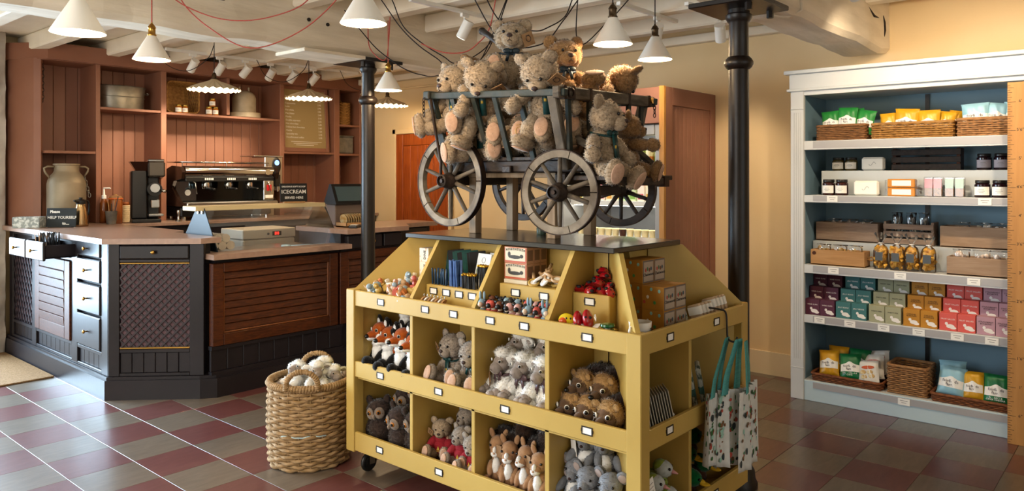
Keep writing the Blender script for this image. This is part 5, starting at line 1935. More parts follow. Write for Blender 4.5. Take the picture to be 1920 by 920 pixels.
def packet(loc, label, w_, h_, t_, mat, cat='packet', group=None, az=180, roll=0):
    o = thing('sweet_packet', label, cat, loc, group=group)
    o.rotation_euler = (R(roll), 0, R(az))
    rr = random.Random(int(loc[1] * 1000))
    mb = MB()
    for k in range(6):
        mb.ell((rr.uniform(-t_ * .2, t_ * .2), rr.uniform(-.36, .36) * w_, h_ * rr.uniform(.25, .8)), (t_ * .3, w_ * .16, h_ * .17), 8, 6)
    mb.build('contents', mat, o, smooth='all')
    put(bag_mesh(w_, h_, t_, m_film), 'wrapper', o, (0, 0, h_ / 2))
    return o


for i, y in enumerate((1.47, 1.56, 1.66)):
    packet((4.965, y, .90), 'clear packet of golden biscuits in the pine crate, %s' % ('right', 'middle', 'left')[i], .09, .10, .03, m_gold2, group='biscuit packets in crates')
for i, y in enumerate((.70, .79, .89)):
    packet((4.965, y, .905), 'clear packet of pink iced biscuits in the pale oak crate, %s' % ('by the ruler', 'middle', 'left')[i], .09, .11, .03, m_bisc, group='biscuit packets in crates')
for i, y in enumerate((.72, .81, .92)):
    packet((5.14, y, 1.05), 'black and white cow print packet in the back right crate, %s' % ('by the ruler', 'middle', 'left')[i], .09, .11, .03, m_cow, group='biscuit packets in crates')
for i, y in enumerate((1.46, 1.55, 1.65)):
    packet((5.14, y, 1.04), 'brown packet in the back left crate, %s' % ('right', 'middle', 'left')[i], .09, .115, .03, M('brown_sweets', '#6a5346', .6, col2='#cfc4b8', ns=20), group='biscuit packets in crates')
for i, y in enumerate((1.12, 1.19, 1.27)):
    packet((5.13, y, 1.05), 'dark twisted sweet bag in the open slatted crate, %s' % ('right', 'middle', 'left')[i], .06, .16, .04, M('dark_sweets', '#221a18', .5), group='sweet bags in the slatted crate')
# bags of honeycomb
m_honey = M('honeycomb_toffee', '#c98f2a', .5, col2='#e0b04a', ns=30)
m_slate = M('slate_label', '#4c5155', .6)
for i, y in enumerate((1.315, 1.225, 1.145, 1.055)):
    o = thing('fudge_bag', 'clear bag of yellow fudge with grey label, %s on the third shelf' % ('leftmost', 'second from left', 'third from left', 'rightmost')[i], 'sweet bag', (4.94, y, .8685), group='bags of fudge')
    rr = random.Random(i + 3)
    for k in range(34):
        zz = .012 + .115 * (k / 34)
        MB().box(-.013, .013, -.013, .013, -.010, .010, T(rr.uniform(-.022, .022), rr.uniform(-.027, .027), zz + .008, rr.uniform(0, 3), rr.uniform(0, 3), rr.uniform(0, 3)), bev=.003).build('fudge_cube', m_honey, o)
    bagp = [(.030, 0), (.036, .01), (.037, .11), (.030, .135), (.010, .155), (.008, .162), (.016, .18), (.028, .215)]
    MB().shell([(r_ * 1.12, z_) for r_, z_ in bagp], 20, wob=lambda a, k, r_, z_: (r_ * (1 + (.06 if k < 4 else .22) * sin(7 * a + k)), z_ + (.01 * sin(5 * a) if k == 7 else 0))).build('film', GL('bag_film', mix=.02, rough=.3), o, smooth='all')
    MB().tube([(.012 * cos(a), .012 * sin(a), .158) for a in [j * pi / 6 for j in range(12)]], .003, n=5, closed=True).build('tie', m_paper, o)
    MB().box(-.0445, -.043, -.021, .021, .055, .105).build('label', m_slate, o)

# ---- fourth shelf: coloured sweet boxes
cols = [('maroon', '#54243a', 1.757, 'WINE GUMS'), ('teal', '#3f7373', 1.568, 'JELLY BEANS'), ('sage', '#a09f80', 1.374, 'PARTY MIX'), ('amber', '#b97e22', 1.182, 'CARAMEL\nALMONDS'), ('coral', '#d65b52', .992, 'FRUIT SALLIES'), ('mauve', '#b98f9c', .806, 'STRAWBERRY\nBONBONS')]
m_pale_print = M('pale_print', '#e9e2dc', .7)
bw, bh = .0885, .100


def duck_print():
    mb = MB()
    mb.ell((0, 0, 0), (.0008, .022, .012), 14, 6)
    mb.ell((0, .02, .014), (.0008, .008, .009), 12, 6)
    mb.ell((0, -.014, -.008), (.0008, .016, .008), 12, 6)
    return mb


duck_me = duck_print().mesh('white_silhouette', m_pale_print)
for (nm, hx, yl, txt) in cols:
    mc = M('box_' + nm, hx, .55)
    bm = MB().box(-.03, .03, -bw / 2, bw / 2, 0, bh, bev=.0012).mesh('carton', mc)
    ink = m_pale_print if nm in ('maroon', 'teal', 'coral') else m_ink
    for tier, (x, z) in enumerate(((4.933, .5475), (5.013, .6205), (5.093, .6955))):
        for c in range(2):
            y = yl - bw * (c + .5) - .003 * c + (.006 * tier if nm == 'maroon' else 0) - .004 * tier
            o = thing('sweet_box', '%s sweet carton, %s of the pair on the %s tier' % (nm, 'left' if c == 0 else 'right', ('front', 'middle', 'back')[tier]), 'sweet box', (x, y, z), group='coloured sweet boxes')
            put(bm, 'carton', o)
            put(text_mesh(txt, .0115, ink, ls=.9), 'lettering', o, (-.0303, 0, .066), FACE_NX)
            put(duck_me, 'white_silhouette', o, (-.0302, -.012, .026), (0, 0, 0))

# ---- bottom shelf
def tray(label, x0, x1, y0, y1, z, mat):
    o = thing('wicker_tray', label, 'tray', ((x0 + x1) / 2, (y0 + y1) / 2, z))
    weave_rect(x0 - (x0 + x1) / 2, x1 - (x0 + x1) / 2, y0 - (y0 + y1) / 2, y1 - (y0 + y1) / 2, 0.002, .042, mat, 4, par=o, flare=.008, pitch=.024)
    return o


wkr = WK('willow_red_brown', '#8a4f26', '#5f3013')
tray('shallow red-brown wicker tray at the left of the bottom shelf', 4.91, 5.14, 1.31, 1.715, .1295, wkr)
tray('shallow red-brown wicker tray at the right of the bottom shelf', 4.91, 5.14, .52, 1.03, .1295, wkr)
rbasket('deep square wicker basket in the middle of the bottom shelf', 4.925, 5.14, 1.06, 1.275, .1295, .165, wk3, 14)
GB = 'crisp bags on the bottom shelf'
for (x, y, z, az, rl, tl, m_, w_, h_, lab, bd) in (
        (4.985, 1.635, .235, 184, 5, 22, m_cy, .125, .165, 'yellow crisp bag at the left of the left tray', None),
        (5.05, 1.60, .255, 184, 0, 20, m_cy, .125, .165, 'yellow crisp bag standing behind at the left of the left tray', None),
        (4.985, 1.505, .232, 182, 6, 24, m_cg2, .13, .165, 'green crisp bag in the middle of the left tray', 'SOUR CREAM &\nCHIVE'),
        (5.05, 1.47, .255, 182, 0, 22, m_cg2, .13, .165, 'green crisp bag behind in the middle of the left tray', None),
        (4.985, .945, .240, 178, -4, 16, m_cb, .145, .17, 'pale blue crisp bag at the left of the right tray', None),
        (5.05, .95, .262, 178, 4, 16, m_cb, .145, .17, 'pale blue crisp bag standing behind in the right tray', None),
        (4.985, .835, .232, 178, 3, 16, m_cy, .11, .165, 'yellow crisp bag in the middle of the right tray', None),
        (4.98, .72, .232, 178, 0, 16, m_cg2, .135, .17, 'green crisp bag beside the ruler in the right tray', 'SEA SALT &\nCIDER VINEGAR')):
    crisps((x, y, z), az, lab, w_, h_, m_, tl, rl, .05, band=bd, group=GB)
m_or = M('orange_red_print', '#c1532b', .5)
for i, (x, y, z, rl) in enumerate(((4.975, 1.395, .215, 10), (5.03, 1.38, .245, 8), (5.075, 1.36, .265, 10))):
    o = thing('snack_bag', 'white snack bag with red print in the left tray, %s one' % ('front', 'middle', 'back')[i], 'snack bag', (x, y, z), group=GB)
    o.rotation_euler = (Euler((0, 0, R(180))).to_matrix() @ Euler((0, R(-28), 0)).to_matrix() @ Euler((R(rl), 0, 0)).to_matrix()).to_euler()
    put(bag_mesh(.125, .155, .03, m_cw), 'bag', o)
    put(pmesh('red_print', lambda: MB().ell((0, 0, 0), (.001, .038, .011), 16, 6), m_or if i == 0 else m_pinkl), 'red_print', o, (.0165, 0, .03))
    if i == 0:
        for (a, b) in ((-.025, -.03), (.02, -.025), (-.03, 0), (.01, .0)):
            put(pmesh('biscuit_print', lambda: MB().ell((0, 0, 0), (.001, .018, .014), 12, 6), m_gold2), 'biscuit_print', o, (.016, a, b))
for i, (y, z) in enumerate(((1.20, .21), (1.14, .212))):
    o = thing('dark_bottle', 'dark bottle lying in the deep wicker basket, %s' % ('left' if i == 0 else 'right'), 'bottle', (5.03, y, z), rot=(0, R(90), R(60)))
    MB().lathe([(.022, -.05), (.024, -.045), (.024, .02), (.012, .045), (.011, .06)], 16).build('bottle_body', M('olive_glass', '#1f1d0c', .2), o, smooth=True)
    MB().cyl((0, 0, .058), (0, 0, .078), .012, n=14).build('cap', m_paper, o)

# ------------------------------------------------------------------ wooden ruler height chart
m_rul = M('ruler_wood', '#b98548', .5, col2='#a9763c', ns=4, st=(6, 6, .6), bump=.06, bs=14)
ru = thing('ruler_board', 'tall wooden ruler height chart standing in front of the pale shelving', 'height chart', (0, 0, 0))
MB().box(4.795, 4.813, .40, .646, 0.0, 1.935, bev=.002).build('board', m_rul, ru)
tick = MB()
for k in range(1, 76 * 2):
    z = k * .0127
    if z > 1.925:
        break
    L = .038 if k % 12 == 0 else (.030 if k % 6 == 0 else (.022 if k % 2 == 0 else .014))
    tick.box(4.7942, 4.7952, .646 - L, .646 - .001, z - .0009, z + .0009)
tick.build('tick_marks', m_ink, ru)
for k in range(1, 13):
    ft, half = divmod(k, 2)
    s_ = ("%d'" % ft if ft else '') + ('6"' if half else '')
    put(text_mesh(s_, .022, m_ink), 'numeral', ru, (4.7945, .588, k * .1524 + .004), FACE_NX)
for (y, z, a, b) in ((.545, .16, .022, .016), (.548, .36, .022, .03), (.548, .80, .024, .012), (.548, .86, .014, .012), (.552, 1.12, .016, .02), (.55, 1.46, .02, .03), (.55, 1.75, .016, .018)):
    MB().ell((4.7945, y, z), (.0012, a, b), 14, 6).build('animal_mark', m_ink, ru)
# ================================================================== THINGS ON THE COFFEE COUNTER AND ITS SHELVES
m_zinc = M('galvanised_zinc', '#9b968a', .42, .75, col2='#7d786d', ns=9, bump=.08, bs=20)
m_zinc2 = M('old_zinc', '#6f6b63', .55, .5, col2='#8b867b', ns=18)
m_churn = M('worn_aluminium', '#9d8f78', .5, .35, col2='#8a7c66', ns=5, bump=.12, bs=14)
m_stonew = M('stoneware', '#b9ab92', .5, col2='#9f9078', ns=8)
m_amberg = M('amber_jar', '#8a4a1c', .12, col2='#6f3711', ns=6, coat=.4)
m_slateb = M('chalkboard', '#23292c', .7)

# zinc tub
o = thing('zinc_tub', 'oval galvanised zinc tub on the terracotta shelf', 'tub', (2.80, 7.06, 2.0305))
MB().lathe([(.15, 0), (.152, .004), (.158, .10), (.163, .10), (.163, .108), (.158, .112), (.168, .195), (.174, .20), (.168, .205), (.163, .195), (.148, .01), (0, .008)], 48, mt=T(s=(1.2, .66, 1))).build('tub_body', m_zinc, o, smooth=True)
MB().tube([(.205, -.03, .16), (.222, -.03, .15), (.226, 0, .145), (.222, .03, .15), (.205, .03, .16)], .005, n=6).build('handle', m_zinc2, o, smooth='all')

# hamper standing on its side, opening to the front
o = thing('wicker_hamper', 'square wicker hamper standing on its side on the shelf', 'basket', (3.335, 7.10, 2.178), rot=(R(90), 0, 0))
weave_rect(-.135, .135, -.125, .125, -.10, .19, wk2, 11, par=o, flare=.018, pitch=.035)
for k in range(9):
    MB().tube([(-.13, -.115 + k * .029, -.097), (.13, -.115 + k * .029, -.097)], .005, n=5).build('base_cane', wk2, o)
# honey jars
m_hny = M('honey', '#a8641c', .15, coat=.4)
GH = 'honey jars on the terracotta shelf'
for (x, z, lab) in ((3.265, 2.0225, 'honey jar in front of the hamper, left one'), (3.325, 2.0225, 'honey jar in front of the hamper, right one'), (3.56, 2.0225, 'honey jar under the stacked one, left'), (3.625, 2.0225, 'honey jar under the stacked one, right'), (3.595, 2.104, 'honey jar stacked on top of two others')):
    jar((x, 6.955, z), lab, .029, .08, m_hny, m_lidg, az=235, group=GH)
# stoneware drinker
o = thing('stoneware_crock', 'cream stoneware poultry drinker on the shelf', 'crock', (3.99, 7.07, 2.0225))
MB().lathe([(.15, 0), (.158, .006), (.160, .05), (.155, .054), (.148, .05), (.12, .012), (0, .01)], 40).build('saucer', m_stonew, o, smooth=True)
MB().lathe([(.112, .015), (.116, .03), (.116, .20), (.104, .235), (.075, .262), (.035, .278), (0, .282)], 40).build('dome', m_stonew, o, smooth=True)
for sx in (-.05, .05):
    MB().cyl((sx, 0, .26), (sx, 0, .315), .009, n=10).build('lug', m_stonew, o, smooth=True)
# menu board
mn = thing('menu_board', 'framed khaki menu board with white price list leaning in the shelving', 'menu board', (4.645, 6.955, 1.6945), rot=(R(-4), 0, 0))
m_khaki = M('khaki_board', '#a08a5c', .6)
MB().box(-.275, .275, 0, .015, 0, .68, bev=.002).build('panel', m_khaki, mn)
for (a, b, c, d) in ((-.295, -.255, 0, .70), (.255, .295, 0, .70), (-.255, .255, 0, .042), (-.255, .255, .66, .70)):
    MB().box(a, b, -.012, .018, c, d, bev=.004).build('frame', m_pink, mn)
items = [('Espresso', '2.10'), ('Americano', '2.60'), ('Cappuccino', '2.90'), ('Latte', '2.90'), ('Flat white', '2.85'), ('Macchiato', '2.40'), ('Mocha', '3.10'), ('Double espresso', '2.55'), ('Hot chocolate', '3.00'), ('Deluxe hot chocolate', '3.60'), ('Mocha', '3.25'), ('Speciality tea', '2.45'), ('Decaffeinated coffee', '2.95')]
for k, (a, b) in enumerate(items):
    z = .585 - k * .036
    put(text_mesh(a, .026, m_chalk, 'LEFT'), 'lettering', mn, (-.235, -.0008, z), FACE_NY)
    put(text_mesh(b, .026, m_chalk, 'RIGHT'), 'lettering', mn, (.21, -.0008, z), FACE_NY)
for k in range(3):
    MB().box(-.18 + .03 * k, .20 - .05 * k, -.0012, 0, .105 - k * .018, .109 - k * .018).build('ruled_line', m_chalk, mn)
# woven bottle basket and dark tin
o = thing('woven_basket', 'tall woven rush basket on the end shelf', 'basket', (5.165, 7.03, 2.0085))
mb = MB()
for j in range(16):
    mb.tube([((.078 + .006 * sin(8 * a + j * pi)) * cos(a), (.078 + .006 * sin(8 * a + j * pi)) * sin(a), .010 + j * .0155) for a in [i * 2 * pi / 48 for i in range(48)]], .0095, n=5, closed=True)
q = mb.build('weave', wk2, o, smooth='all')
q['kind'] = 'stuff'
MB().lathe([(.07, 0), (.072, .24), (.066, .24), (.064, .01), (0, .01)], 24).build('lining', wk1, o)
MB().tube([(.035, .06, .245), (.03, .065, .275), (0, .068, .29), (-.03, .065, .275), (-.035, .06, .245)], .008, n=6).build('handle', wk2, o, smooth='all')
o = thing('metal_canister', 'dull square metal tin on the lower end shelf', 'tin', (5.17, 7.05, 1.6865))
MB().box(-.11, .11, -.08, .08, 0, .19, bev=.012).build('tin_body', m_zinc2, o)
MB().box(-.112, .112, -.082, .082, .19, .205, bev=.005).build('lid', m_zinc2, o)

# milk churn
o = thing('milk_churn', 'large dull metal milk churn with two handles', 'milk churn', (2.275, 6.83, ZT + .0005))
MB().lathe([(.135, 0), (.142, .01), (.142, .335), (.136, .365), (.115, .405), (.094, .43), (.09, .445), (.09, .485), (.098, .49), (.098, .50), (.088, .502), (.085, .44), (0, .43)], 48).build('churn_body', m_churn, o, smooth=True)
for s in (-1, 1):
    MB().tube([(s * .088, 0, .475), (s * .14, 0, .477), (s * .165, 0, .462), (s * .160, 0, .435), (s * .125, 0, .385)], .008, n=8).build('handle', m_churn, o, smooth='all')
for k in range(6):
    q = []
    for i in range(12):
        a = 2 * pi * i / 12
        u, v_ = .010 * cos(a), .019 * sin(a)
        q.append((.118 + .007 * k + (u if k % 2 else 0), -.06 + (0 if k % 2 else u), .375 - k * .027 + v_))
    MB().tube(q, .0032, n=5, closed=True).build('chain_link', m_zinc2, o, smooth='all')

# chalk sign
sg = thing('table_sign', 'small dark sign reading help yourself on the left worktop', 'sign', (2.125, 6.50, ZT + .0005), rotz=R(-46))
MB().box(-.112, .112, -.004, .004, .004, .150, T(rx=R(-6)), bev=.001).build('board', m_slateb, sg)
MB().box(-.09, .09, -.02, .02, 0, .006).build('foot', m_black, sg)
for (s_, sz, x, z, al, bd) in (('Please', .030, -.085, .121, 'LEFT', .0012), ('HELP YOURSELF', .0305, -.102, .076, 'LEFT', .0006), ('to....', .030, .012, .031, 'LEFT', .0012)):
    put(text_mesh(s_, sz, m_chalk, al, bold=bd), 'lettering', sg, (x, -.0062 + z * .105, z), (R(84), 0, 0))
MB().box(-.10, -.005, -.0012, -.0004, .038, .0405, T(y=-.0005, rx=R(-6))).build('rule_line', m_chalk, sg)
# galvanised napkin tray
o = thing('metal_tray', 'small patterned galvanised tray at the left end of the worktop', 'tray', (1.945, 6.62, ZT + .0005), rotz=R(-38))
for (a, b, c, d) in ((-.095, .095, -.06, -.054), (-.095, .095, .054, .06), (-.095, -.089, -.06, .06), (.089, .095, -.06, .06)):
    MB().box(a, b, c, d, 0, .085, bev=.001).build('side', M('patterned_zinc', '#8f9796', .5, .3, col2='#cfd4d2', ns=55, lo=.45, hi=.6), o)
MB().box(-.095, .095, -.06, .06, 0, .004).build('base', m_zinc, o)
MB().box(-.085, .085, -.05, .05, .004, .05, bev=.002).build('napkins', m_paper, o)
# vacuum jug
o = thing('vacuum_jug', 'brushed metal vacuum jug with black lid and handle', 'jug', (2.275, 6.52, ZT + .0005))
MB().lathe([(.052, 0), (.055, .004), (.055, .02), (.050, .09), (.040, .145), (.033, .17), (.034, .178)], 32).build('jug_body', M('warm_brushed_steel', '#b99a72', .25, 1.0, col2='#a58660', ns=8, st=(1, 1, .1)), o, smooth=True)
MB().lathe([(.034, .176), (.037, .182), (.036, .205), (.024, .214), (.012, .216), (.014, .228), (0, .230)], 24).build('lid', m_black, o, smooth=True)
MB().cyl((-.028, -.02, .198), (-.065, -.042, .206), .016, .006, 12).build('spout', m_black, o, smooth=True)
MB().tube([(.03, .02, .205), (.066, .045, .20), (.082, .055, .17), (.080, .054, .12), (.072, .048, .085)], .007, n=8).build('handle', m_black, o, smooth='all')

# jars and pots beside the grinder
o = thing('pump_bottle', 'clear syrup bottle with white pump', 'bottle', (2.575, 6.86, 1.0305))
MB().lathe([(.03, 0), (.033, .005), (.033, .17), (.018, .2), (.016, .215)], 20).build('bottle_body', m_amberg, o, smooth=True)
MB().lathe([(.019, .212), (.019, .24), (.010, .245), (.008, .275), (.006, .30)], 16).build('pump', m_white, o, smooth=True)
MB().tube([(0, 0, .30), (-.005, -.002, .302), (.04, -.02, .302), (.045, -.022, .295)], .006, n=8).build('nozzle', m_white, o, smooth='all')
o = thing('glass_jar', 'tall amber filled glass jar with orange seal', 'jar', (2.63, 6.76, 1.0305))
MB().lathe([(.052, 0), (.056, .006), (.056, .19), (.05, .205), (.0, .206)], 28).build('jar_body', m_amberg, o, smooth=True)
MB().lathe([(.054, .204), (.058, .208), (.058, .215), (.054, .219)], 28).build('rubber_seal', M('orange_rubber', '#b5561c', .6), o, smooth=True)
MB().lathe([(.054, .218), (.05, .232), (.02, .24), (.012, .25), (0, .252)], 28).build('lid', M('glass_lid', '#b58a5c', .12, trans=.4), o, smooth=True)
o = thing('rope_jar', 'clip jar wound with cream rope', 'jar', (2.725, 6.80, 1.0305))
mb = MB()
for j in range(14):
    mb.tube([(.034 * cos(a), .034 * sin(a), .010 + j * .0105) for a in [i * 2 * pi / 20 for i in range(20)]], .0058, n=5, closed=True)
mb.build('rope_winding', M('cream_rope', '#cdb892', .9), o, smooth='all')
MB().lathe([(.032, 0), (.033, .155), (.036, .16), (.036, .17), (.03, .18), (0, .182)], 20).build('jar_body', m_amberg, o, smooth=True)
o = thing('zinc_pot', 'small grey zinc pot holding stirrers', 'pot', (2.55, 6.64, 1.0355))
MB().lathe([(.034, 0), (.036, .003), (.046, .105), (.048, .107), (.044, .107), (.033, .006), (0, .005)], 28).build('pot_body', m_zinc2, o, smooth=True)
for i, (a, b, c) in enumerate(((-.015, .005, .19), (.03, -.012, .23), (.022, .01, .21), (-.005, -.015, .17))):
    s_ = MB().tube([(a * .3, b * .3, .01), (a * 1.6, b * 1.6, c)], .0035, n=6).build('stirrer_stick', m_black if i % 2 else m_crate2)
    s_.location = (2.55, 6.64, 1.0355)
    tag(s_, '%s stirring stick in the zinc pot, %s' % ('dark' if i % 2 else 'pale wooden', ('leaning left', 'leaning far right', 'upright right', 'short at the front')[i]), 'stirrer', 'sticks in the zinc pot')

# stirrers and straws in the open drawer
r9 = random.Random(9)
st_w = MB().box(-.0025, .0025, -.001, .001, 0, .15).mesh('stirrer', m_crate2)
st_b = MB().cyl((0, 0, 0), (0, 0, .16), .0027, n=6).mesh('straw', m_black)
for i in range(16):
    o = put(st_w, 'wooden_stirrer', None, (1.80 + r9.uniform(0, .09), 5.975 + r9.uniform(-.03, .035), .886), (R(r9.uniform(-9, 9)), R(r9.uniform(-14, 4)), r9.uniform(0, 3)))
    tag(o, 'pale wooden stirrer in the open top drawer', 'stirrer', 'wooden stirrers in the open drawer')
for i in range(34):
    o = put(st_b, 'paper_straw', None, (1.80 + r9.uniform(0, .10), 5.85 + r9.uniform(-.06, .065), .886), (R(r9.uniform(-9, 9)), R(r9.uniform(-14, 6)), 0))
    tag(o, 'black paper straw in the open top drawer', 'straw', 'black straws in the open drawer')

# grinder
gr = thing('coffee_grinder', 'black coffee grinder with chrome head beside the espresso machine', 'coffee grinder', (2.91, 6.80, 1.0305), rotz=R(-18))
MB().box(-.13, .10, -.15, .13, 0, .03, bev=.006).build('base', m_black, gr)
MB().box(-.13, .0, -.05, .12, .03, .45, bev=.012).build('body', m_black, gr)
MB().box(.0, .10, .0, .12, .03, .40, bev=.012).build('column', m_black, gr)
mb = MB().add([(-.14, -.07, .53), (.06, -.07, .53), (.06, .10, .53), (-.14, .10, .53), (-.08, -.03, .43), (.02, -.03, .43), (.02, .06, .43), (-.08, .06, .43)], [(3, 2, 1, 0), (4, 5, 6, 7), (0, 1, 5, 4), (1, 2, 6, 5), (2, 3, 7, 6), (3, 0, 4, 7)])
mb.build('bean_hopper', M('smoked_plastic', '#2a1812', .15), gr)
hd = MB().box(.0, .14, -.13, .06, .385, .525, T(rx=R(-6)), bev=.014).build('head', M('grey_chrome', '#4f4a45', .25, .8), gr)
MB().box(.035, .105, -.135, -.125, .42, .475, T(rx=R(-6), y=.035)).build('screen', m_black, hd)
MB().box(.002, .138, -.13, .02, .52, .545, T(rx=R(-6), y=.03), bev=.008).build('chrome_cap', m_chrome, hd)
MB().cyl((.05, -.02, .29), (.05, -.14, .29), .06, n=24).build('grind_chamber', m_black, gr, smooth=True)
MB().cyl((.05, -.10, .30), (.05, -.16, .30), .038, n=20).build('chrome_drum', m_steel, gr, smooth=True)
MB().tube([(.09, -.13, .28), (.12, -.16, .275), (.13, -.17, .27)], .014, n=10).build('lever', m_chrome, gr, smooth='all')
MB().box(.02, .09, -.13, -.03, .13, .20, bev=.006).build('dosing_box', m_steel, gr)
MB().box(.0, .12, -.15, -.02, .055, .075, bev=.004).build('fork', m_steel, gr)
o = thing('tamper', 'chrome coffee tamper on the back counter edge', 'tamper', (3.12, 6.65, 1.0305))
MB().lathe([(.029, 0), (.029, .018), (.012, .024), (.009, .05), (.016, .085), (.014, .10), (0, .105)], 20).build('tamper_body', m_chrome, o, smooth=True)

# espresso machine
em = thing('espresso_machine', 'wide chrome and black three-group espresso machine', 'espresso machine', (3.66, 6.87, 1.0305))
MB().box(-.46, .46, -.10, .24, .03, .12, bev=.01).build('base', m_black, em)
for sx in (-.42, .42):
    for sy in (-.07, .2):
        MB().cyl((sx, sy, 0), (sx, sy, .03), .02, n=12).build('foot', m_chrome, em)
MB().box(-.46, .46, -.22, .02, .125, .165, bev=.008).build('drip_tray', m_steel, em)
MB().box(-.45, .45, .06, .24, .12, .42, bev=.01).build('body', m_black, em)
MB().box(-.44, .44, .045, .062, .17, .36).build('splash_panel', M('dark_mirror', '#2b2a2a', .08, .9), em)
MB().box(-.44, -.25, .040, .046, .175, .355).build('glass_panel', M('bluish_mirror', '#7d8f9a', .06, .9), em)
for s in (-1, 1):
    mb = MB()
    pr = [(-.20, .13), (.24, .13), (.24, .44), (.02, .50), (-.14, .49), (-.19, .44), (-.17, .38), (-.02, .36), (.02, .30), (-.12, .18)]
    n = len(pr)
    x0, x1 = s * .475 - .015, s * .475 + .015
    mb.add([(x0, y, z) for y, z in pr] + [(x1, y, z) for y, z in pr], [tuple(range(n)), tuple(range(2 * n - 1, n - 1, -1))] + [(i, n + i, n + (i + 1) % n, (i + 1) % n) for i in range(n)])
    mb.build('side_panel', M('machine_side', '#2a1b14', .2, .3), em)
MB().cyl((-.44, -.10, .445), (.46, -.10, .445), .055, n=32).build('chrome_barrel', m_chrome, em, smooth=True)
MB().box(-.44, .46, -.15, -.02, .355, .40, bev=.008).build('control_strip', m_black, em)
MB().box(-.45, .46, -.06, .24, .42, .47, bev=.01).build('cup_warmer', m_black, em)
MB().tube([(-.44, -.06, .535), (.45, -.06, .535), (.45, .22, .535), (-.44, .22, .535)], .006, n=8, closed=True).build('cup_rail', m_chrome, em, smooth='all')
for x in (-.43, 0, .44):
    MB().cyl((x, -.06, .47), (x, -.06, .535), .005, n=8).build('rail_post', m_chrome, em)
for g in (-.22, .0, .22):
    h = MB().lathe([(.034, .30), (.036, .31), (.036, .345), (.028, .36)], 20, (g, -.09, 0)).build('group_head', m_chrome, em, smooth=True)
    MB().lathe([(.03, .285), (.033, .30), (.030, .302)], 20, (g, -.09, 0)).build('portafilter', m_chrome, h, smooth=True)
    MB().tube([(g, -.12, .293), (g + .01, -.20, .285), (g + .012, -.235, .28)], .011, n=8).build('portafilter_handle', m_black, h, smooth='all')
    for k in range(5):
        MB().box(g - .04 + k * .018, g - .03 + k * .018, -.153, -.15, .368, .388).build('button', m_white, h)
for x in (-.38, .37):
    MB().tube([(x, -.12, .37), (x + .02, -.17, .34), (x + .03, -.18, .24)], .005, n=8).build('steam_wand', m_chrome, em, smooth='all')
MB().box(.37, .42, -.162, -.153, .26, .32).build('red_badge', M('red_badge', '#b81c24', .4), em)
MB().box(.355, .435, -.165, -.155, .19, .22).build('badge_plate', m_paper, em)
MB().box(.34, .45, -.155, .045, .17, .36, bev=.004).build('end_box', m_steel, em)
MB().cyl((-.33, .038, .25), (-.33, .044, .25), .028, n=20).build('gauge', m_paper, em)
MB().cyl((.385, -.16, .445), (.385, -.09, .445), .03, n=18).build('dial', m_chrome, em, smooth=True)
# milk tower
mt_ = thing('milk_dispenser', 'steel milk dispenser tower with round blue display', 'milk dispenser', (4.18, 6.95, 1.0305))
MB().box(-.10, .10, -.12, .14, .26, .60, bev=.006).build('head', m_steel, mt_)
MB().box(-.08, .08, .0, .14, 0, .26, bev=.006).build('stand', m_steel, mt_)
MB().box(-.22, .105, -.125, .145, .60, .612, bev=.002).build('lid', m_steel, mt_)
MB().ell((.03, -.122, .51), (.05, .008, .085), 20, 12).build('display_bezel', m_black, mt_, smooth='all')
MB().cyl((.03, -.128, .54), (.03, -.132, .54), .026, n=24).build('display', M('blue_display', '#6f9bff', .3, emit=2.2), mt_)
MB().box(0, .06, -.15, -.12, .30, .42, bev=.006).build('tap_block', m_black, mt_)
MB().cyl((.03, -.14, .25), (.03, -.14, .30), .012, n=12).build('spout', m_chrome, mt_, smooth=True)

# ------------------------------------------------------------------ glass ice-cream guard
gg = thing('glass_guard', 'curved glass sneeze guard with cream top over the ice cream counter', 'glass guard', (0, 0, 0))
m_creamt = M('cream_laminate', '#c9b78c', .4)
MB().box(2.44, 3.48, 4.95, 5.14, 1.195, 1.228, bev=.004).build('top_shelf', m_creamt, gg)
prof = [(4.95, 1.200), (4.90, 1.14), (4.84, 1.05), (4.79, .97), (4.76, .9285)]
mb = MB()
for (y, z) in prof:
    mb.v += [(2.50, y, z), (3.47, y, z)]
mb.f += [(2 * i, 2 * i + 1, 2 * i + 3, 2 * i + 2) for i in range(len(prof) - 1)]
mb.build('front_glass', m_glass, gg, smooth='all')
for x, nm, mt2 in ((2.50, 'end_glass', M('smoked_end_panel', '#2a333b', .4, spec=.2)), (3.472, 'end_glass', m_glass)):
    pr = [(4.76, .9285), (4.79, .97), (4.84, 1.05), (4.90, 1.14), (4.955, 1.222), (5.05, 1.222), (5.24, 1.00), (5.26, .9285)]
    n = len(pr)
    mb = MB().add([(x - .003, y, z) for y, z in pr] + [(x + .003, y, z) for y, z in pr], [tuple(range(n)), tuple(range(2 * n - 1, n - 1, -1))] + [(i, n + i, n + (i + 1) % n, (i + 1) % n) for i in range(n)])
    e = mb.build(nm, mt2, gg)
    for y in (4.965, 5.02):
        MB().cyl((x - .012, y, 1.185), (x + .012, y, 1.185), .010, n=14).build('glass_fixing', m_chrome, e, smooth=True)
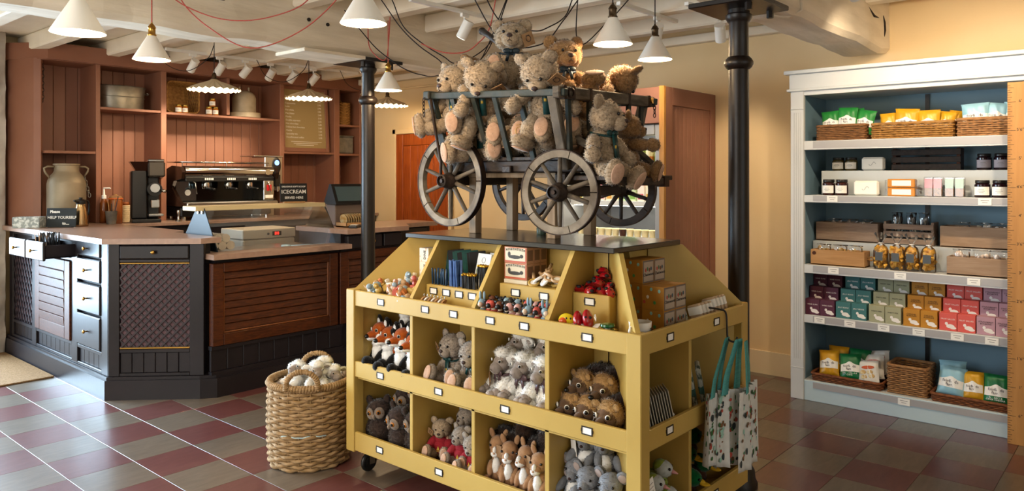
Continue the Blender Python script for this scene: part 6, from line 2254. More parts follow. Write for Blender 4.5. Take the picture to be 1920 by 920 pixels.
# cones stacked on their sides
for i, (x, z) in enumerate(((2.535, .957), (2.595, .957), (2.655, .957), (2.565, 1.007), (2.62, 1.007))):
    o = thing('paper_cup_stack', 'roll of white paper cups lying behind the glass, %s' % ('lower left', 'lower middle', 'lower right', 'upper left', 'upper right')[i], 'paper cups', (x, 4.98, z), rot=(R(90), 0, 0), group='rolls of paper cups')
    MB().lathe([(.0285, .10), (.030, .10), (.029, -.12), (.022, -.12), (.022, .095), (0, .09)], 22).build('cup_sleeve', M('cup_cream', '#cfc4b2', .6), o, smooth=True)
    for k in range(5):
        MB().tube([(.0297 * cos(a), .0297 * sin(a), -.09 + k * .045) for a in [j * pi / 9 for j in range(18)]], .0012, n=4, closed=True).build('cup_rim', m_paper, o)
# white freezer
fz = thing('chest_freezer', 'white under-counter freezer with red digital display behind the glass', 'freezer', (3.30, 5.62, 0))
MB().box(-.23, .23, -.17, .17, 0, .93, bev=.008).build('body', M('freezer_white', '#d8cfbd', .4), fz)
MB().box(-.235, .235, -.175, .175, .935, 1.012, bev=.006).build('control_panel', M('freezer_white', '#d8cfbd', .4), fz)
MB().box(.02, .10, -.178, -.174, .955, .99).build('display', m_black, fz)
for k in range(2):
    MB().box(.04 + k * .022, .055 + k * .022, -.180, -.178, .962, .984).build('digit', M('red_led', '#ff2a20', .4, emit=2.0), fz)
MB().box(.03, .12, -.174, -.168, .855, .89).build('badge', M('blue_badge', '#2d3f7a', .4), fz)
MB().cyl((-.02, -.174, .972), (-.02, -.182, .972), .010, n=12).build('lock', m_chrome, fz)
# scoops and tongs on the ledge
o = thing('serving_tongs', 'white plastic serving scoop lying under the glass', 'scoop', (3.15, 4.90, .914), rotz=R(-20))
MB().tube([(-.02, 0, 0), (.25, 0, .004)], .009, n=8).build('handle', m_sky, o, smooth='all')
MB().ell((-.045, 0, .006), (.035, .026, .012), 14, 8).build('bowl', m_sky, o, smooth='all')

# ice cream sign, till, biscuits
sg = thing('table_sign', 'small black sign for ice cream on the cream top of the guard', 'sign', (3.27, 5.06, 1.2285), rotz=R(-14))
MB().box(-.105, .105, -.004, .004, .010, .150, T(rx=R(-5)), bev=.001).build('board', m_ink, sg)
MB().box(-.08, .08, -.02, .02, 0, .012).build('foot', m_crate2, sg)
for (s_, sz, z) in (('DELICIOUS SOFT SCOOP', .0165, .125), ('ICECREAM', .041, .085), ('SERVED HERE', .024, .040)):
    put(text_mesh(s_, sz, m_chalk, bold=.0004), 'lettering', sg, (0, -.0052 + z * .0875, z), (R(85), 0, 0))
tl = thing('till', 'black touchscreen till on a grey stand', 'till', (3.78, 5.08, ZT + .0005), rotz=R(-6))
MB().box(-.13, .14, -.04, .12, 0, .17, bev=.006).build('stand', M('taupe_box', '#6f5f55', .5), tl)
pr = [(-.09, .172), (.10, .172), (.10, .20), (.02, .335), (-.005, .335)]
mb = MB()
n = len(pr)
mb.add([(-.15, y, z) for y, z in pr] + [(.15, y, z) for y, z in pr], [tuple(range(n)), tuple(range(2 * n - 1, n - 1, -1))] + [(i, n + i, n + (i + 1) % n, (i + 1) % n) for i in range(n)])
mb.build('monitor', m_black, tl)
nrm = Vector((0, -.163, .085)).normalized()
MB().box(-.125, .135, -.0015, .0015, .025, .155, T(0, -.0915, .176, rx=R(-27.5))).build('screen', M('dim_screen', '#3b4a4c', .15, emit=.15), tl)
bt = thing('biscuit_tray', 'wooden tray of wrapped biscuits beside the till', 'tray', (3.69, 4.86, ZT + .0005))
MB().box(-.13, .13, -.07, .07, 0, .012, bev=.002).build('base', m_wood_dk, bt)
for (a, b, c, d) in ((-.13, .13, -.07, -.062), (-.13, .13, .062, .07), (-.13, -.122, -.07, .07), (.122, .13, -.07, .07)):
    MB().box(a, b, c, d, 0, .035, bev=.002).build('side', m_crate2, bt)
for i in range(9):
    o = thing('wrapped_biscuit', 'cellophane wrapped biscuit standing in the tray by the till', 'biscuit', (3.60 + i * .023, 4.87, ZT + .014), rot=(0, R(-10), 0), group='wrapped biscuits by the till')
    MB().cyl((-.004, 0, .045), (.004, 0, .045), .042, n=20).build('biscuit', m_gold2, o, smooth=True)
    MB().box(-.007, .007, -.046, .046, 0, .095, bev=.002).build('wrapper', m_film, o)
cm = thing('card_reader', 'black card payment terminal lying in front of the till', 'card reader', (3.60, 4.74, ZT + .0005), rotz=R(-50))
MB().box(-.035, .035, -.07, .07, 0, .022, bev=.006).build('body', m_black, cm)
MB().box(-.028, .028, .01, .06, .022, .024).build('screen', m_steel, cm)
for k in range(9):
    MB().box(-.024 + (k % 3) * .018, -.012 + (k % 3) * .018, -.055 + (k // 3) * .018, -.043 + (k // 3) * .018, .022, .025).build('key', m_paper, cm)
# ================================================================== SMALL GOODS IN THE STAND
r3 = random.Random(33)
ZF = .8265


def col(nm, hx, rough=.4):
    return M('toy_' + nm, hx, rough)


MB().box(2.262, 2.36, 1.80, 2.160, ZF, ZF + .019).build('bin_floor', m_mustard, ds)
MB().box(2.262, 2.40, 1.56, 1.77, ZF, ZF + .031).build('bin_floor', m_mustard, ds)
# ---- loose painted wooden toys in the left bin
pal = [('peach', '#c49170'), ('orange', '#bf7038'), ('cream', '#d8c8ae'), ('wood', '#b8956c'), ('blue', '#8fa3ad'), ('wood', '#b8956c'), ('mustard', '#bd9a4c'), ('cream', '#d8c8ae'), ('white', '#e4dfd4'), ('rose', '#b5564a')]
toy_me = []


def toy_variant(k):
    mb = MB()
    if k == 0:      # bird on wheels
        mb.ell((0, 0, .018), (.022, .010, .014), 12, 8).ell((.016, 0, .034), (.010, .009, .010), 10, 8)
        for x in (-.012, .012):
            mb.cyl((x, -.013, .007), (x, .013, .007), .007, n=12)
    elif k == 1:    # block with cut-out
        mb.box(-.022, .022, -.007, .007, 0, .026, bev=.003).box(-.022, -.010, -.007, .007, .026, .036, bev=.002)
    elif k == 2:    # egg shape
        mb.ell((0, 0, .016), (.021, .014, .015), 14, 10)
    elif k == 3:    # small duck with tail
        mb.ell((0, 0, .016), (.020, .013, .015), 12, 8).ell((.014, 0, .034), (.011, .010, .011), 10, 8).cyl((.022, 0, .033), (.034, 0, .031), .005, .001, 8).cyl((-.015, 0, .02), (-.032, 0, .034), .007, .001, 8)
    else:           # wheel
        mb.cyl((0, -.006, .016), (0, .006, .016), .016, n=18).cyl((0, -.010, .016), (0, .010, .016), .005, n=10)
    return mb


tm = {}
spots = []
for j in range(60):
    y = r3.uniform(2.60, 2.925)
    x = 2.272 + .15 * r3.random() ** 1.5
    lim = 2.94 - (x - 2.262) - .04
    if y > lim:
        y = r3.uniform(2.60, lim)
    z = ZF + max(0, (x - 2.27)) * .32 + r3.uniform(.0, .03) + .012 * (j % 3)
    k, (cn_, hx) = r3.randrange(5), pal[r3.randrange(10)]
    key = (k, cn_)
    if key not in tm:
        tm[key] = toy_variant(k).mesh('wooden_toy', col(cn_, hx), True)
    o = put(tm[key], 'wooden_toy', None, (x, y, z + .012), (r3.uniform(-.7, .7), r3.uniform(-.7, .7), r3.uniform(0, 6.28)), r3.uniform(1.15, 1.5))
    tag(o, 'small painted wooden toy in the loose pile of the left bin', 'wooden toy', 'wooden toys heaped in the left bin')
# name boxes behind them
m_nb = M('cream_print_card', '#e3d4bd', .6, col2='#cf9a72', ns=45, lo=.55, hi=.62)
for i, (x, y, z) in enumerate(((2.465, 2.672, ZF), (2.465, 2.672, ZF + .066), (2.465, 2.672, ZF + .132), (2.465, 2.672, ZF + .198))):
    o = thing('name_box', 'small cream printed box in the left bin, %s in its stack' % ('bottom', 'second', 'third', 'topmost')[i], 'box', (x, y, z), group='stack of printed boxes')
    MB().box(-.03, .03, -.032, .032, 0, .0655, bev=.001).build('carton', m_nb, o)
    put(text_mesh('DINE', .019, m_ink, bold=.0004), 'lettering', o, (-.0305, -.006, .033), Matrix(((0, 0, -1), (0, 1, 0), (1, 0, 0))).to_quaternion())

# ---- pens, pencils and wallets in the second bin
zt = .9425
pen_me = MB().lathe([(.0042, 0), (.0046, .003), (.0046, .055), (.004, .06), (.003, .072), (0, .074)], 10).mesh('pen', M('petrol_pen', '#1f3a52', .25, .3), True)
clip_me = MB().box(.0045, .0062, -.001, .001, .03, .07).mesh('clip', m_chrome)
for i in range(11):
    o = put(pen_me, 'ballpoint_pen', None, (2.355 + .02 * (i % 2) + r3.uniform(-.004, .004), 2.525 - .009 * i, zt), (r3.uniform(-.1, .1), r3.uniform(-.1, .1), r3.uniform(0, 6)))
    put(clip_me, 'clip', o)
    tag(o, 'short dark petrol blue pen standing in the second bin', 'pen', 'dark blue pens in the second bin')
bp = MB().cyl((0, 0, 0), (0, 0, .115), .0048, n=6).mesh('pencil', M('blue_pencil', '#31528a', .4, col2='#4a6ca6', ns=30))
for i in range(15):
    o = put(bp, 'blue_pencil', None, (2.358 + .013 * (i % 3), 2.415 - .008 * (i % 8) + r3.uniform(-.004, .004), zt), (r3.uniform(-.1, .12), r3.uniform(-.12, .1), 0))
    tag(o, 'blue pencil standing in the bunch in the second bin', 'pencil', 'blue pencils in the second bin')
kp1 = MB().cyl((0, 0, 0), (0, 0, .055), .004, n=6).mesh('pencil', m_black)
kp2 = MB().cyl((0, 0, 0), (0, 0, .095), .004, n=6).mesh('pencil', m_black)
gt1 = MB().ell((0, 0, .060), (.0062, .0062, .0062), 10, 7).mesh('gold_top', M('gold_bead', '#c99a2e', .25, .7), 'all')
gt2 = MB().ell((0, 0, .100), (.0062, .0062, .0062), 10, 7).mesh('gold_top', M('gold_bead', '#c99a2e', .25, .7), 'all')
for i in range(22):
    o = put(kp1, 'black_pencil', None, (2.350 + .013 * (i % 3) + r3.uniform(-.003, .003), 2.325 - .0095 * (i // 3) + r3.uniform(-.003, .003), zt), (r3.uniform(-.12, .12), r3.uniform(-.14, .06), 0))
    put(gt1, 'gold_top', o)
    tag(o, 'short black pencil with gold bead top in the second bin', 'pencil', 'short gold topped pencils')
for i in range(18):
    o = put(kp2, 'black_pencil', None, (2.375 + .013 * (i % 3) + r3.uniform(-.003, .003), 2.262 - .0095 * (i // 3) + r3.uniform(-.003, .003), zt), (r3.uniform(-.08, .08), r3.uniform(-.1, .06), 0))
    put(gt2, 'gold_top', o)
    tag(o, 'tall black pencil with gold bead top beside the divider', 'pencil', 'tall gold topped pencils')
m_dg = M('dark_green_card', '#0d4a42', .45)
for i in range(12):
    y = 2.525 - .0155 * i
    o = thing('green_wallet', 'green card wallet filed upright in the second bin, %s from the left' % ('first', 'second', 'third', 'fourth', 'fifth', 'sixth', 'seventh', 'eighth', 'ninth', 'tenth', 'eleventh', 'twelfth')[i], 'wallet', (2.49, y, zt), rot=(R(-7), R(-6), R(-35 if i == 0 else -50)), group='dark green wallets')
    MB().box(-.038, .038, -.003, .003, 0, .14 + .004 * (i % 3), bev=.0008).build('cover', m_dg if i % 4 in (0, 1) else m_black, o)
    MB().box(-.030, .030, -.0036, -.0028, .010, .035).build('white_panel', m_paper, o)
    MB().box(-.008, .010, -.0038, -.003, .085, .089).build('print', m_paper, o)
m_land = M('landscape_print', '#7d8a4a', .6, col2='#c9cfc0', ns=18, lo=.4, hi=.6)
for i, (x, y) in enumerate(((2.445, 2.315), (2.46, 2.25), (2.49, 2.285))):
    o = thing('souvenir_pack', 'white souvenir pack with landscape picture, %s' % ('front left', 'front right', 'behind')[i], 'souvenir pack', (x, y, zt), rot=(0, R(-12), R(0)), group='white souvenir packs')
    o.rotation_euler = (Euler((0, 0, R(-6))).to_matrix() @ Euler((0, R(14), 0)).to_matrix()).to_euler()
    MB().box(-.004, .004, -.045, .045, 0, .145, bev=.001).build('pack', m_paper, o)
    MB().box(-.0046, -.0038, -.038, .038, .03, .075).build('landscape_picture', m_land, o)
    MB().tube([(-.0044, .012 * cos(a), .115 + .012 * sin(a)) for a in [k * pi / 6 for k in range(12)]], .001, n=4, closed=True).build('crest', M('grey_print', '#8a8784', .8), o)
for i in range(7):
    o = thing('wooden_key_ring', 'flat wooden disc key ring lying behind the rail, %s from the left' % ('first', 'second', 'third', 'fourth', 'fifth', 'sixth', 'seventh')[i], 'key ring', (2.296, 2.53 - i * .022, ZF + .040), rot=(R(35), R(-18), 0), group='wooden disc key rings')
    MB().cyl((0, -.003, .016), (0, .003, .016), .018, n=18).build('disc', m_paper if i % 2 else m_crate2, o)
    MB().tube([(.0, 0, .034), (.004, .001, .045), (0, .002, .052), (-.004, .001, .045)], .0012, n=5, closed=True).build('ring', m_steel, o)

# ---- soap boxes, brushes and push puppets in the third bin
zt3 = .9825
m_soap = M('printed_soap_card', '#b98a68', .65)
m_soapw = M('soap_panel', '#d2c7ae', .65)
m_soapr = M('soap_red_border', '#b5563a', .6)
for c_ in range(2):
    for k in range(3):
        for lv in range(2):
            if c_ == 1:
                continue
            o = thing('soap_box', 'printed soap carton with a dark seal picture, %s layer, %s' % (('lower', 'upper')[lv], ('front', 'middle', 'back')[k]), 'soap box', (2.422 + k * .045, 2.066, zt3 + .016 + lv * .068), group='stacked soap boxes')
            MB().box(-.022, .022, -.062, .062, 0, .0675, bev=.0008).build('carton', m_soap, o)
            if k == 0:
                MB().box(-.0228, -.0218, -.060, .060, .002, .066).build('red_border', m_soapr, o)
                MB().box(-.0234, -.0226, -.054, .056, .010, .064).build('panel', m_soapw, o)
                MB().ell((-.0236, .004, .026), (.0006, .036, .008), 16, 6).ell((-.0236, .034, .036), (.0006, .008, .012), 12, 6).ell((-.0236, -.034, .03), (.0006, .010, .008), 12, 6).build('seal_picture', M('dark_engraving', '#3d3a36', .7), o)
                lt = MB()
                rr = random.Random(5 + lv)
                for q in range(17):
                    yy = .051 - q * .0063
                    zz = .050 + .004 * sin(pi * q / 16)
                    lt.box(-.0240, -.0232, yy - .0012, yy + .0012, zz, zz + .010)
                    if q % 2 == 0:
                        lt.box(-.0240, -.0232, yy - .004, yy, zz + (.008 if q % 4 else .004), zz + (.010 if q % 4 else .006))
                lt.build('lettering', m_ink, o)
            for e in range(1):
                MB().box(-.016, .016, -.0628, -.0618, .012, .056).build('end_print', M('dark_engraving2', '#7a5a44', .7), o)
o = MB().box(2.39, 2.545, 1.995, 2.122, zt3, zt3 + .0155, bev=.001).build('printed_leaflet_stack', m_soapw)
tag(o, 'flat stack of printed cards under the soap boxes', 'card stack')
for i in range(9):
    x, y, z = 2.40 + .016 * (i % 4) + r3.uniform(-.008, .008), 1.965 - .017 * i * .9, zt3 + .012 + .012 * (i % 3)
    o = thing('wooden_magnifier', 'wooden handled children\'s toy in the third bin, %s' % ('leftmost', 'second', 'third', 'fourth', 'fifth', 'sixth', 'seventh', 'eighth', 'rightmost')[i], 'wooden toy', (x, y, z), rot=(r3.uniform(-.5, .5), R(-25) + r3.uniform(-.3, .3), r3.uniform(-1.5, 1.5)), group='handled wooden toys')
    MB().tube([(.02 * cos(a), .02 * sin(a), 0) for a in [k * pi / 9 for k in range(18)]], .006, n=8, closed=True).build('ring', col(('mustard', 'white', 'wood')[i % 3], ('#c49a3a', '#e4dfd4', '#b8956c')[i % 3]), o, smooth='all')
    MB().cyl((0, 0, -.002), (0, 0, .002), .017, n=16).build('lens', col(('white', 'blue')[i % 2], ('#e4dfd4', '#8aa5b5')[i % 2]), o)
    MB().tube([(.024, 0, 0), (.045, 0, 0), (.07, 0, 0)], .007, n=8).build('handle', col('wood', '#b8956c'), o, smooth='all')
pup_cols = [('blue', '#7f9aa8'), ('coral', '#b5483c'), ('coral', '#b5483c'), ('brown', '#6a3a22'), ('black', '#181414'), ('pink', '#d0a09a'), ('pink', '#d0a09a'), ('black', '#181414'), ('blue', '#7f9aa8'), ('coral', '#b5483c'), ('blue', '#7f9aa8')]


def puppet(x, y, z, c, ears, lab, rz):
    o = thing('wooden_animal', lab, 'wooden animal', (x, y, z), rotz=rz, group='jointed wooden animals', scale=1.3)
    MB().ell((0, 0, .020), (.018, .012, .013), 14, 10).build('body', c, o, smooth='all')
    h = MB().ell((.012, 0, .047), (.013, .012, .013), 14, 10).build('head', c, o, smooth='all')
    MB().ell((.026, 0, .044), (.008, .008, .008), 10, 8).build('muzzle', col('skin', '#d9bfa6') if ears else m_black, h, smooth='all')
    for s in (-1, 1):
        for x_ in (-.010, .010):
            MB().cyl((x_, s * .008, 0), (x_, s * .008, .014), .0045, n=8).build('leg', c, o)
        if ears:
            MB().ell((.008, s * .007, .070), (.004, .0045, .014), 8, 8).build('ear', c, h, smooth='all')
        else:
            MB().ell((.008, s * .012, .056), (.004, .005, .005), 8, 8).build('ear', m_black, h, smooth='all')
    MB().cyl((.004, 0, .03), (.008, 0, .038), .007, n=10).build('neck', col('cream', '#dccdb2'), o)


for i, (cn_, hx) in enumerate(pup_cols):
    puppet(2.292, 2.150 - i * .0325, ZF + .02, col('p' + cn_, hx), cn_ == 'blue', '%s jointed wooden animal in the front row, %s from the left' % (cn_, ('first', 'second', 'third', 'fourth', 'fifth', 'sixth', 'seventh', 'eighth', 'ninth', 'tenth', 'eleventh')[i]), R(200 + 35 * sin(i * 2.1)))
for i in range(9):
    cn_, hx = pup_cols[(i * 4 + 3) % 11]
    puppet(2.338, 2.130 - i * .0375, ZF + .03, col('p' + cn_, hx), False, '%s jointed wooden animal in the second row, %s from the left' % (cn_, ('first', 'second', 'third', 'fourth', 'fifth', 'sixth', 'seventh', 'eighth', 'ninth')[i]), R(190 + 40 * sin(i * 1.3)))

# ---- ladybirds and yo-yos in the fourth bin
m_lady = M('ladybird_red', '#a3101c', .12, coat=.5)
lady_me = MB().lathe([(0, .026), (.010, .0245), (.019, .018), (.0235, .008), (.0235, 0), (0, 0)], 22).mesh('shell', m_lady, True)
ring_pos = [(.0, .0245), (.7, .019), (1.9, .018), (3.1, .018), (4.3, .018), (5.5, .018)]
sp = MB()
for a, z in ring_pos:
    rr_ = 0.0 if z > .024 else .0165
    sp.ell((rr_ * cos(a), rr_ * sin(a), z + .0015), (.0048, .0048, .0022), 10, 6)
spots_me = sp.mesh('spots', m_ink, 'all')
lh_me = MB().ell((.0225, 0, .007), (.007, .010, .007), 12, 8).mesh('head', m_ink, 'all')
for i, (x, y, z) in enumerate(((2.43, 1.755, 0), (2.43, 1.705, 0), (2.43, 1.655, 0), (2.43, 1.62, .004), (2.475, 1.735, .014), (2.465, 1.685, .026), (2.475, 1.64, .018), (2.50, 1.72, .034), (2.495, 1.68, .052), (2.51, 1.70, .068), (2.525, 1.75, .01), (2.44, 1.68, .03))):
    o = thing('wooden_ladybird', 'glossy red ladybird in the heap, number %s' % ('one at the left front', 'two at the front', 'three at the front', 'four at the right front', 'five on the left', 'six in the centre', 'seven on the right', 'eight upper left', 'nine upper right', 'ten at the very top', 'eleven at the back', 'twelve in the middle')[i], 'ladybird toy', (x, y, .9755 + z), rot=(r3.uniform(-.5, .5), R(-30) + r3.uniform(-.4, .4), r3.uniform(2.2, 4.2)), group='ladybird toys in the heap')
    put(lady_me, 'shell', o)
    put(spots_me, 'spots', o)
    put(lh_me, 'head', o)


def yoyo(loc, c, lab, rot, face=None):
    o = thing('yoyo', lab, 'yo-yo', loc, rot=rot, group='yo-yos behind the rail')
    for s in (-1, 1):
        MB().lathe([(0, .002 * 1), (.024, .003), (.028, .008), (.026, .015), (.012, .018), (0, .018)], 26, mt=T(rx=0 if s > 0 else R(180))).build('half', c, o, smooth=True)
    MB().cyl((0, 0, -.003), (0, 0, .003), .01, n=14).build('axle', m_paper, o)
    return o


gy = M('green_lacquer', '#0f5a2c', .15, coat=.4)
yoyo((2.31, 1.545, ZF + .050), gy, 'dark green yo-yo lying flat beside the corner board', (0, 0, 0))
yoyo((2.345, 1.745, ZF + .050), gy, 'dark green yo-yo behind the yellow duck toy', (0, R(10), 0))
o = thing('duck_toy', 'yellow duck face toy with orange beak', 'duck toy', (2.298, 1.722, ZF + .058), rotz=R(205))
MB().ell((0, 0, 0), (.014, .032, .027), 18, 12).build('face', col('duck', '#d9c21c', .2), o, smooth='all')
MB().ell((.010, -.012, -.004), (.010, .017, .017), 14, 10).build('beak', col('beak', '#cf5418', .25), o, smooth='all')
for s in (.002, .018):
    MB().ell((.0125, s, .010), (.003, .0035, .004), 8, 6).build('eye', m_ink, o)
o = thing('ladybird_yoyo', 'large red ladybird yo-yo standing on edge', 'yo-yo', (2.30, 1.645, ZF + .066), rot=(R(12), 0, R(200)))
for s in (-1, 1):
    MB().ell((0, s * .018, 0), (.038, .019, .040), 20, 12).build('half', m_lady, o, smooth='all')
for (a, b, c) in ((.030, .02, .015), (.034, -.02, -.005), (.02, .034, .01)):
    MB().ell((a, b, c), (.006, .006, .006), 10, 6).build('spot', m_ink, o)
MB().tube([(.02, .05, .01), (.03, .058, .02), (.034, .06, .01), (.03, .056, -.004), (.02, .05, .01)], .0018, n=5, closed=True).build('string_loop', m_paper, o)
for i in range(4):
    o = MB().box(-.022, .022, -.015, .015, 0, .0012).build('paper_tag', m_paper, None, (2.285 + .01 * (i % 2), 1.69 - i * .035, ZF + .040 + .004 * i), (R(12 * (-1) ** i), R(-20), r3.uniform(0, 2)))
    tag(o, 'small white paper tag lying behind the top rail, %s' % ('first from the left', 'second from the left', 'third from the left', 'nearest the corner')[i], 'paper tag', 'paper tags behind the rail')

# ---- mug boxes, mug, pouches and soaps on the right-hand side
m_mugb = M('ochre_carton', '#b07a2a', .55)
m_mugp = M('grey_print_panel', '#a99a8a', .6)
m_mugl = M('grey_border', '#6f625a', .6)


def mugbox(x0, y0, z, lab):
    """carton whose printed front faces -Y"""
    o = thing('mug_box', lab, 'mug box', (x0, y0, z), group='boxed mugs')
    MB().box(0, .0855, 0, .096, 0, .0915, bev=.001).build('carton', m_mugb, o)
    MB().box(.002, .0835, -.0008, .0002, .002, .0895).build('border', m_mugl, o)
    MB().box(.008, .0775, -.0014, -.0004, .008, .0835).build('panel', m_mugp, o)
    put(text_mesh('Chatsworth', .0165, m_ink, shear=.2), 'lettering', o, (.043, -.0018, .034), FACE_NY)
    for k, (a, c) in enumerate(((.022, '#a8392f'), (.035, '#3f6a4a'), (.049, '#6a3a22'), (.062, '#2f4a5a'))):
        MB().ell((a, -.0016, .052 + .004 * (k % 2)), (.006, .0008, .008), 10, 6).build('picture', col('pic%d' % k, c), o)
    for (b, zz, c) in ((.02, .075, '#8fc4c0'), (.04, .03, '#3f8a4a'), (.07, .05, '#e4dfd4'), (.055, .08, '#8fc4c0'), (.085, .03, '#b5483c')):
        MB().ell((-.0006, b, zz), (.0008, .006, .007), 8, 6).build('motif', col('m' + c[1:], c), o)
    return o


for k, nm in enumerate(('bottom', 'top')):
    for c_, sd in enumerate(('left', 'right')):
        mugbox(2.530 + .0865 * c_, 1.437, ZF + .092 * k, 'boxed mug in the front stack, %s %s' % (nm, sd))
for k, nm in enumerate(('bottom', 'middle', 'top')):
    for c_, sd in enumerate(('left', 'right')):
        mugbox(2.555 + .0865 * c_, 1.545, ZF + .092 * k, 'boxed mug in the rear stack, %s %s' % (nm, sd))
mg = thing('china_mug', 'white china mug with black script beside the mug boxes', 'mug', (2.345, 1.428, ZF + .02))
MB().lathe([(.026, 0), (.030, .003), (.038, .020), (.041, .060), (.042, .064), (.0395, .064), (.036, .02), (.025, .006), (0, .005)], 32).build('mug_body', m_white, mg, smooth=True)
MB().tube([(-.038, .004, .05), (-.056, .006, .05), (-.062, .006, .036), (-.054, .006, .022), (-.036, .004, .018)], .005, n=8).build('handle', m_white, mg, smooth='all')
a = R(285)
put(text_mesh('Chats', .022, m_ink, shear=.2), 'lettering', mg, (.0418 * cos(a), .0418 * sin(a), .038), face_q(a))
MB().lathe([(.028, 0), (.034, .02)], 24).build('stand', m_white, mg, (0, 0, -.02))
m_teal = M('teal_print', '#5f8f8c', .55, col2='#3f6f6c', ns=30)
m_flor = M('floral_print', '#d6d8cc', .7, col2='#4f6a4a', ns=55, lo=.5, hi=.6)
for i, (x, y, z) in enumerate(((2.70, 1.47, ZF), (2.725, 1.445, ZF))):
    o = thing('gift_pouch', 'teal and floral gift book leaning by the mug boxes, %s' % ('rear', 'front')[i], 'gift book', (x, y, z), rot=(R(-18), 0, R(8)), group='gift books')
    MB().box(-.035, .035, -.004, .004, 0, .17 - .03 * i, bev=.001).build('cover', m_teal if i == 0 else m_flor, o)
    MB().box(-.02, .02, -.0048, -.0038, .06, .12).build('label', m_flor if i == 0 else m_teal, o)
for i in range(8):
    o = thing('wrapped_soap', 'paper wrapped soap bar in the row behind the right rail, %s from the left' % ('first', 'second', 'third', 'fourth', 'fifth', 'sixth', 'seventh', 'eighth')[i], 'soap', (2.775 + i * .031, 1.415, ZF + (.022 if i < 4 else .034)), rot=(R(-16), 0, R(10)), group='wrapped soaps')
    MB().box(-.012, .012, -.02, .03, 0, .070, bev=.003).build('wrapper', M('soap_wrap', '#c2a98c', .7, col2='#a98c6c', ns=20), o)
    MB().box(-.0125, .0125, -.0206, .0306, .03, .062).build('band', m_paper, o)

# ---- carded magnets and tea towels in the middle tier, right-hand side
m_cardg = M('grey_backing_card', '#c2bcb0', .65)
for i in range(14):
    o = thing('carded_gift', 'carded gift filed in the right side bay, %s from the corner post' % ('first', 'second', 'third', 'fourth', 'fifth', 'sixth', 'seventh', 'eighth', 'ninth', 'tenth', 'eleventh', 'twelfth', 'thirteenth', 'fourteenth')[i], 'carded gift', (2.325 + i * .0165, 1.41 - .001 * i, .4725), rot=(R(-12), 0, R(42)), group='carded gifts')
    MB().box(-.048, .048, -.0012, .0012, 0, .172, bev=.0004).build('card', m_cardg, o)
    if i == 13:
        MB().box(-.025, .005, -.010, -.001, .03, .075, bev=.003).box(.008, .034, -.010, -.001, .015, .06, bev=.003).build('blister', M('blister', '#c9ccca', .2), o)
        put(text_mesh('Chatsworth', .015, m_ink, shear=.2), 'lettering', o, (.0, -.0018, .10), FACE_NY)
        MB().box(-.045, -.035, -.002, -.001, .12, .13).build('red_mark', col('red', '#a8392f'), o)
for i in range(3):
    o = thing('gift_bag', 'clear bagged gift lying at the foot of the cards, %s' % ('left', 'middle', 'right')[i], 'gift bag', (2.34 + i * .05, 1.455, .4765 + .006 * i), rot=(R(80), 0, R(12 * i)), group='bagged gifts')
    put(bag_mesh(.09, .09, .018, M('bagged_green', '#5d6f68', .35, col2='#93a29a', ns=18)), 'bag', o, (0, 0, .03), (0, 0, R(90)))
for i in range(2):
    o = thing('tea_towel', 'folded printed tea towel standing in the right bay, %s' % ('left', 'right')[i], 'tea towel', (2.80 + i * .055, 1.44 - .01 * i, .4725), rot=(R(-10), R(-10), R(30)), group='tea towels')
    MB().box(-.045, .045, -.010, .010, 0, .22 - .02 * i, bev=.006).build('cloth', M('towel_print', '#cfd3cc', .85, col2='#56685a', ns=38, lo=.52, hi=.6), o)
    MB().box(-.0455, .0455, -.0105, .0105, .09, .125, bev=.004).build('paper_band', m_teal, o)
o = MB().box(-.04, .04, -.001, .001, 0, .07).build('price_card', m_paper, None, (2.385, 1.40, .265), (R(-12), 0, R(12)))
tag(o, 'white card label hanging in front of the lime finches', 'card')
for k in range(4):
    MB().box(-.03, .03, -.0016, -.001, .012 + k * .013, .014 + k * .013).build('print', M('grey_print', '#8a8784', .8), o)

# ------------------------------------------------------------------ tote bags on a hook
hk = thing('bag_hook', 'black wire hook over the end of the top rail', 'hook', (0, 0, 0))
MB().tube(smooth_path([(2.80, 1.385, .905), (2.86, 1.37, .892), (2.885, 1.355, .878), (2.882, 1.348, .82), (2.875, 1.34, .775), (2.88, 1.315, .765), (2.885, 1.305, .785)], 5), .004, n=8).build('wire', m_iron, hk, smooth='all')
m_tote = M('tote_print', '#d9dad6', .9, col2='#cfd0cc', ns=30)
m_strap = M('turquoise_strap', '#4f9f9c', .75, col2='#458f8c', ns=40, st=(1, 1, 4))
m_mot = [col('t_green', '#3c6a3a', .8), col('t_brown', '#7a5636', .8), col('t_dark', '#2f3a3f', .8), col('t_mint', '#9cc7b8', .8), col('t_red', '#a8483c', .8)]


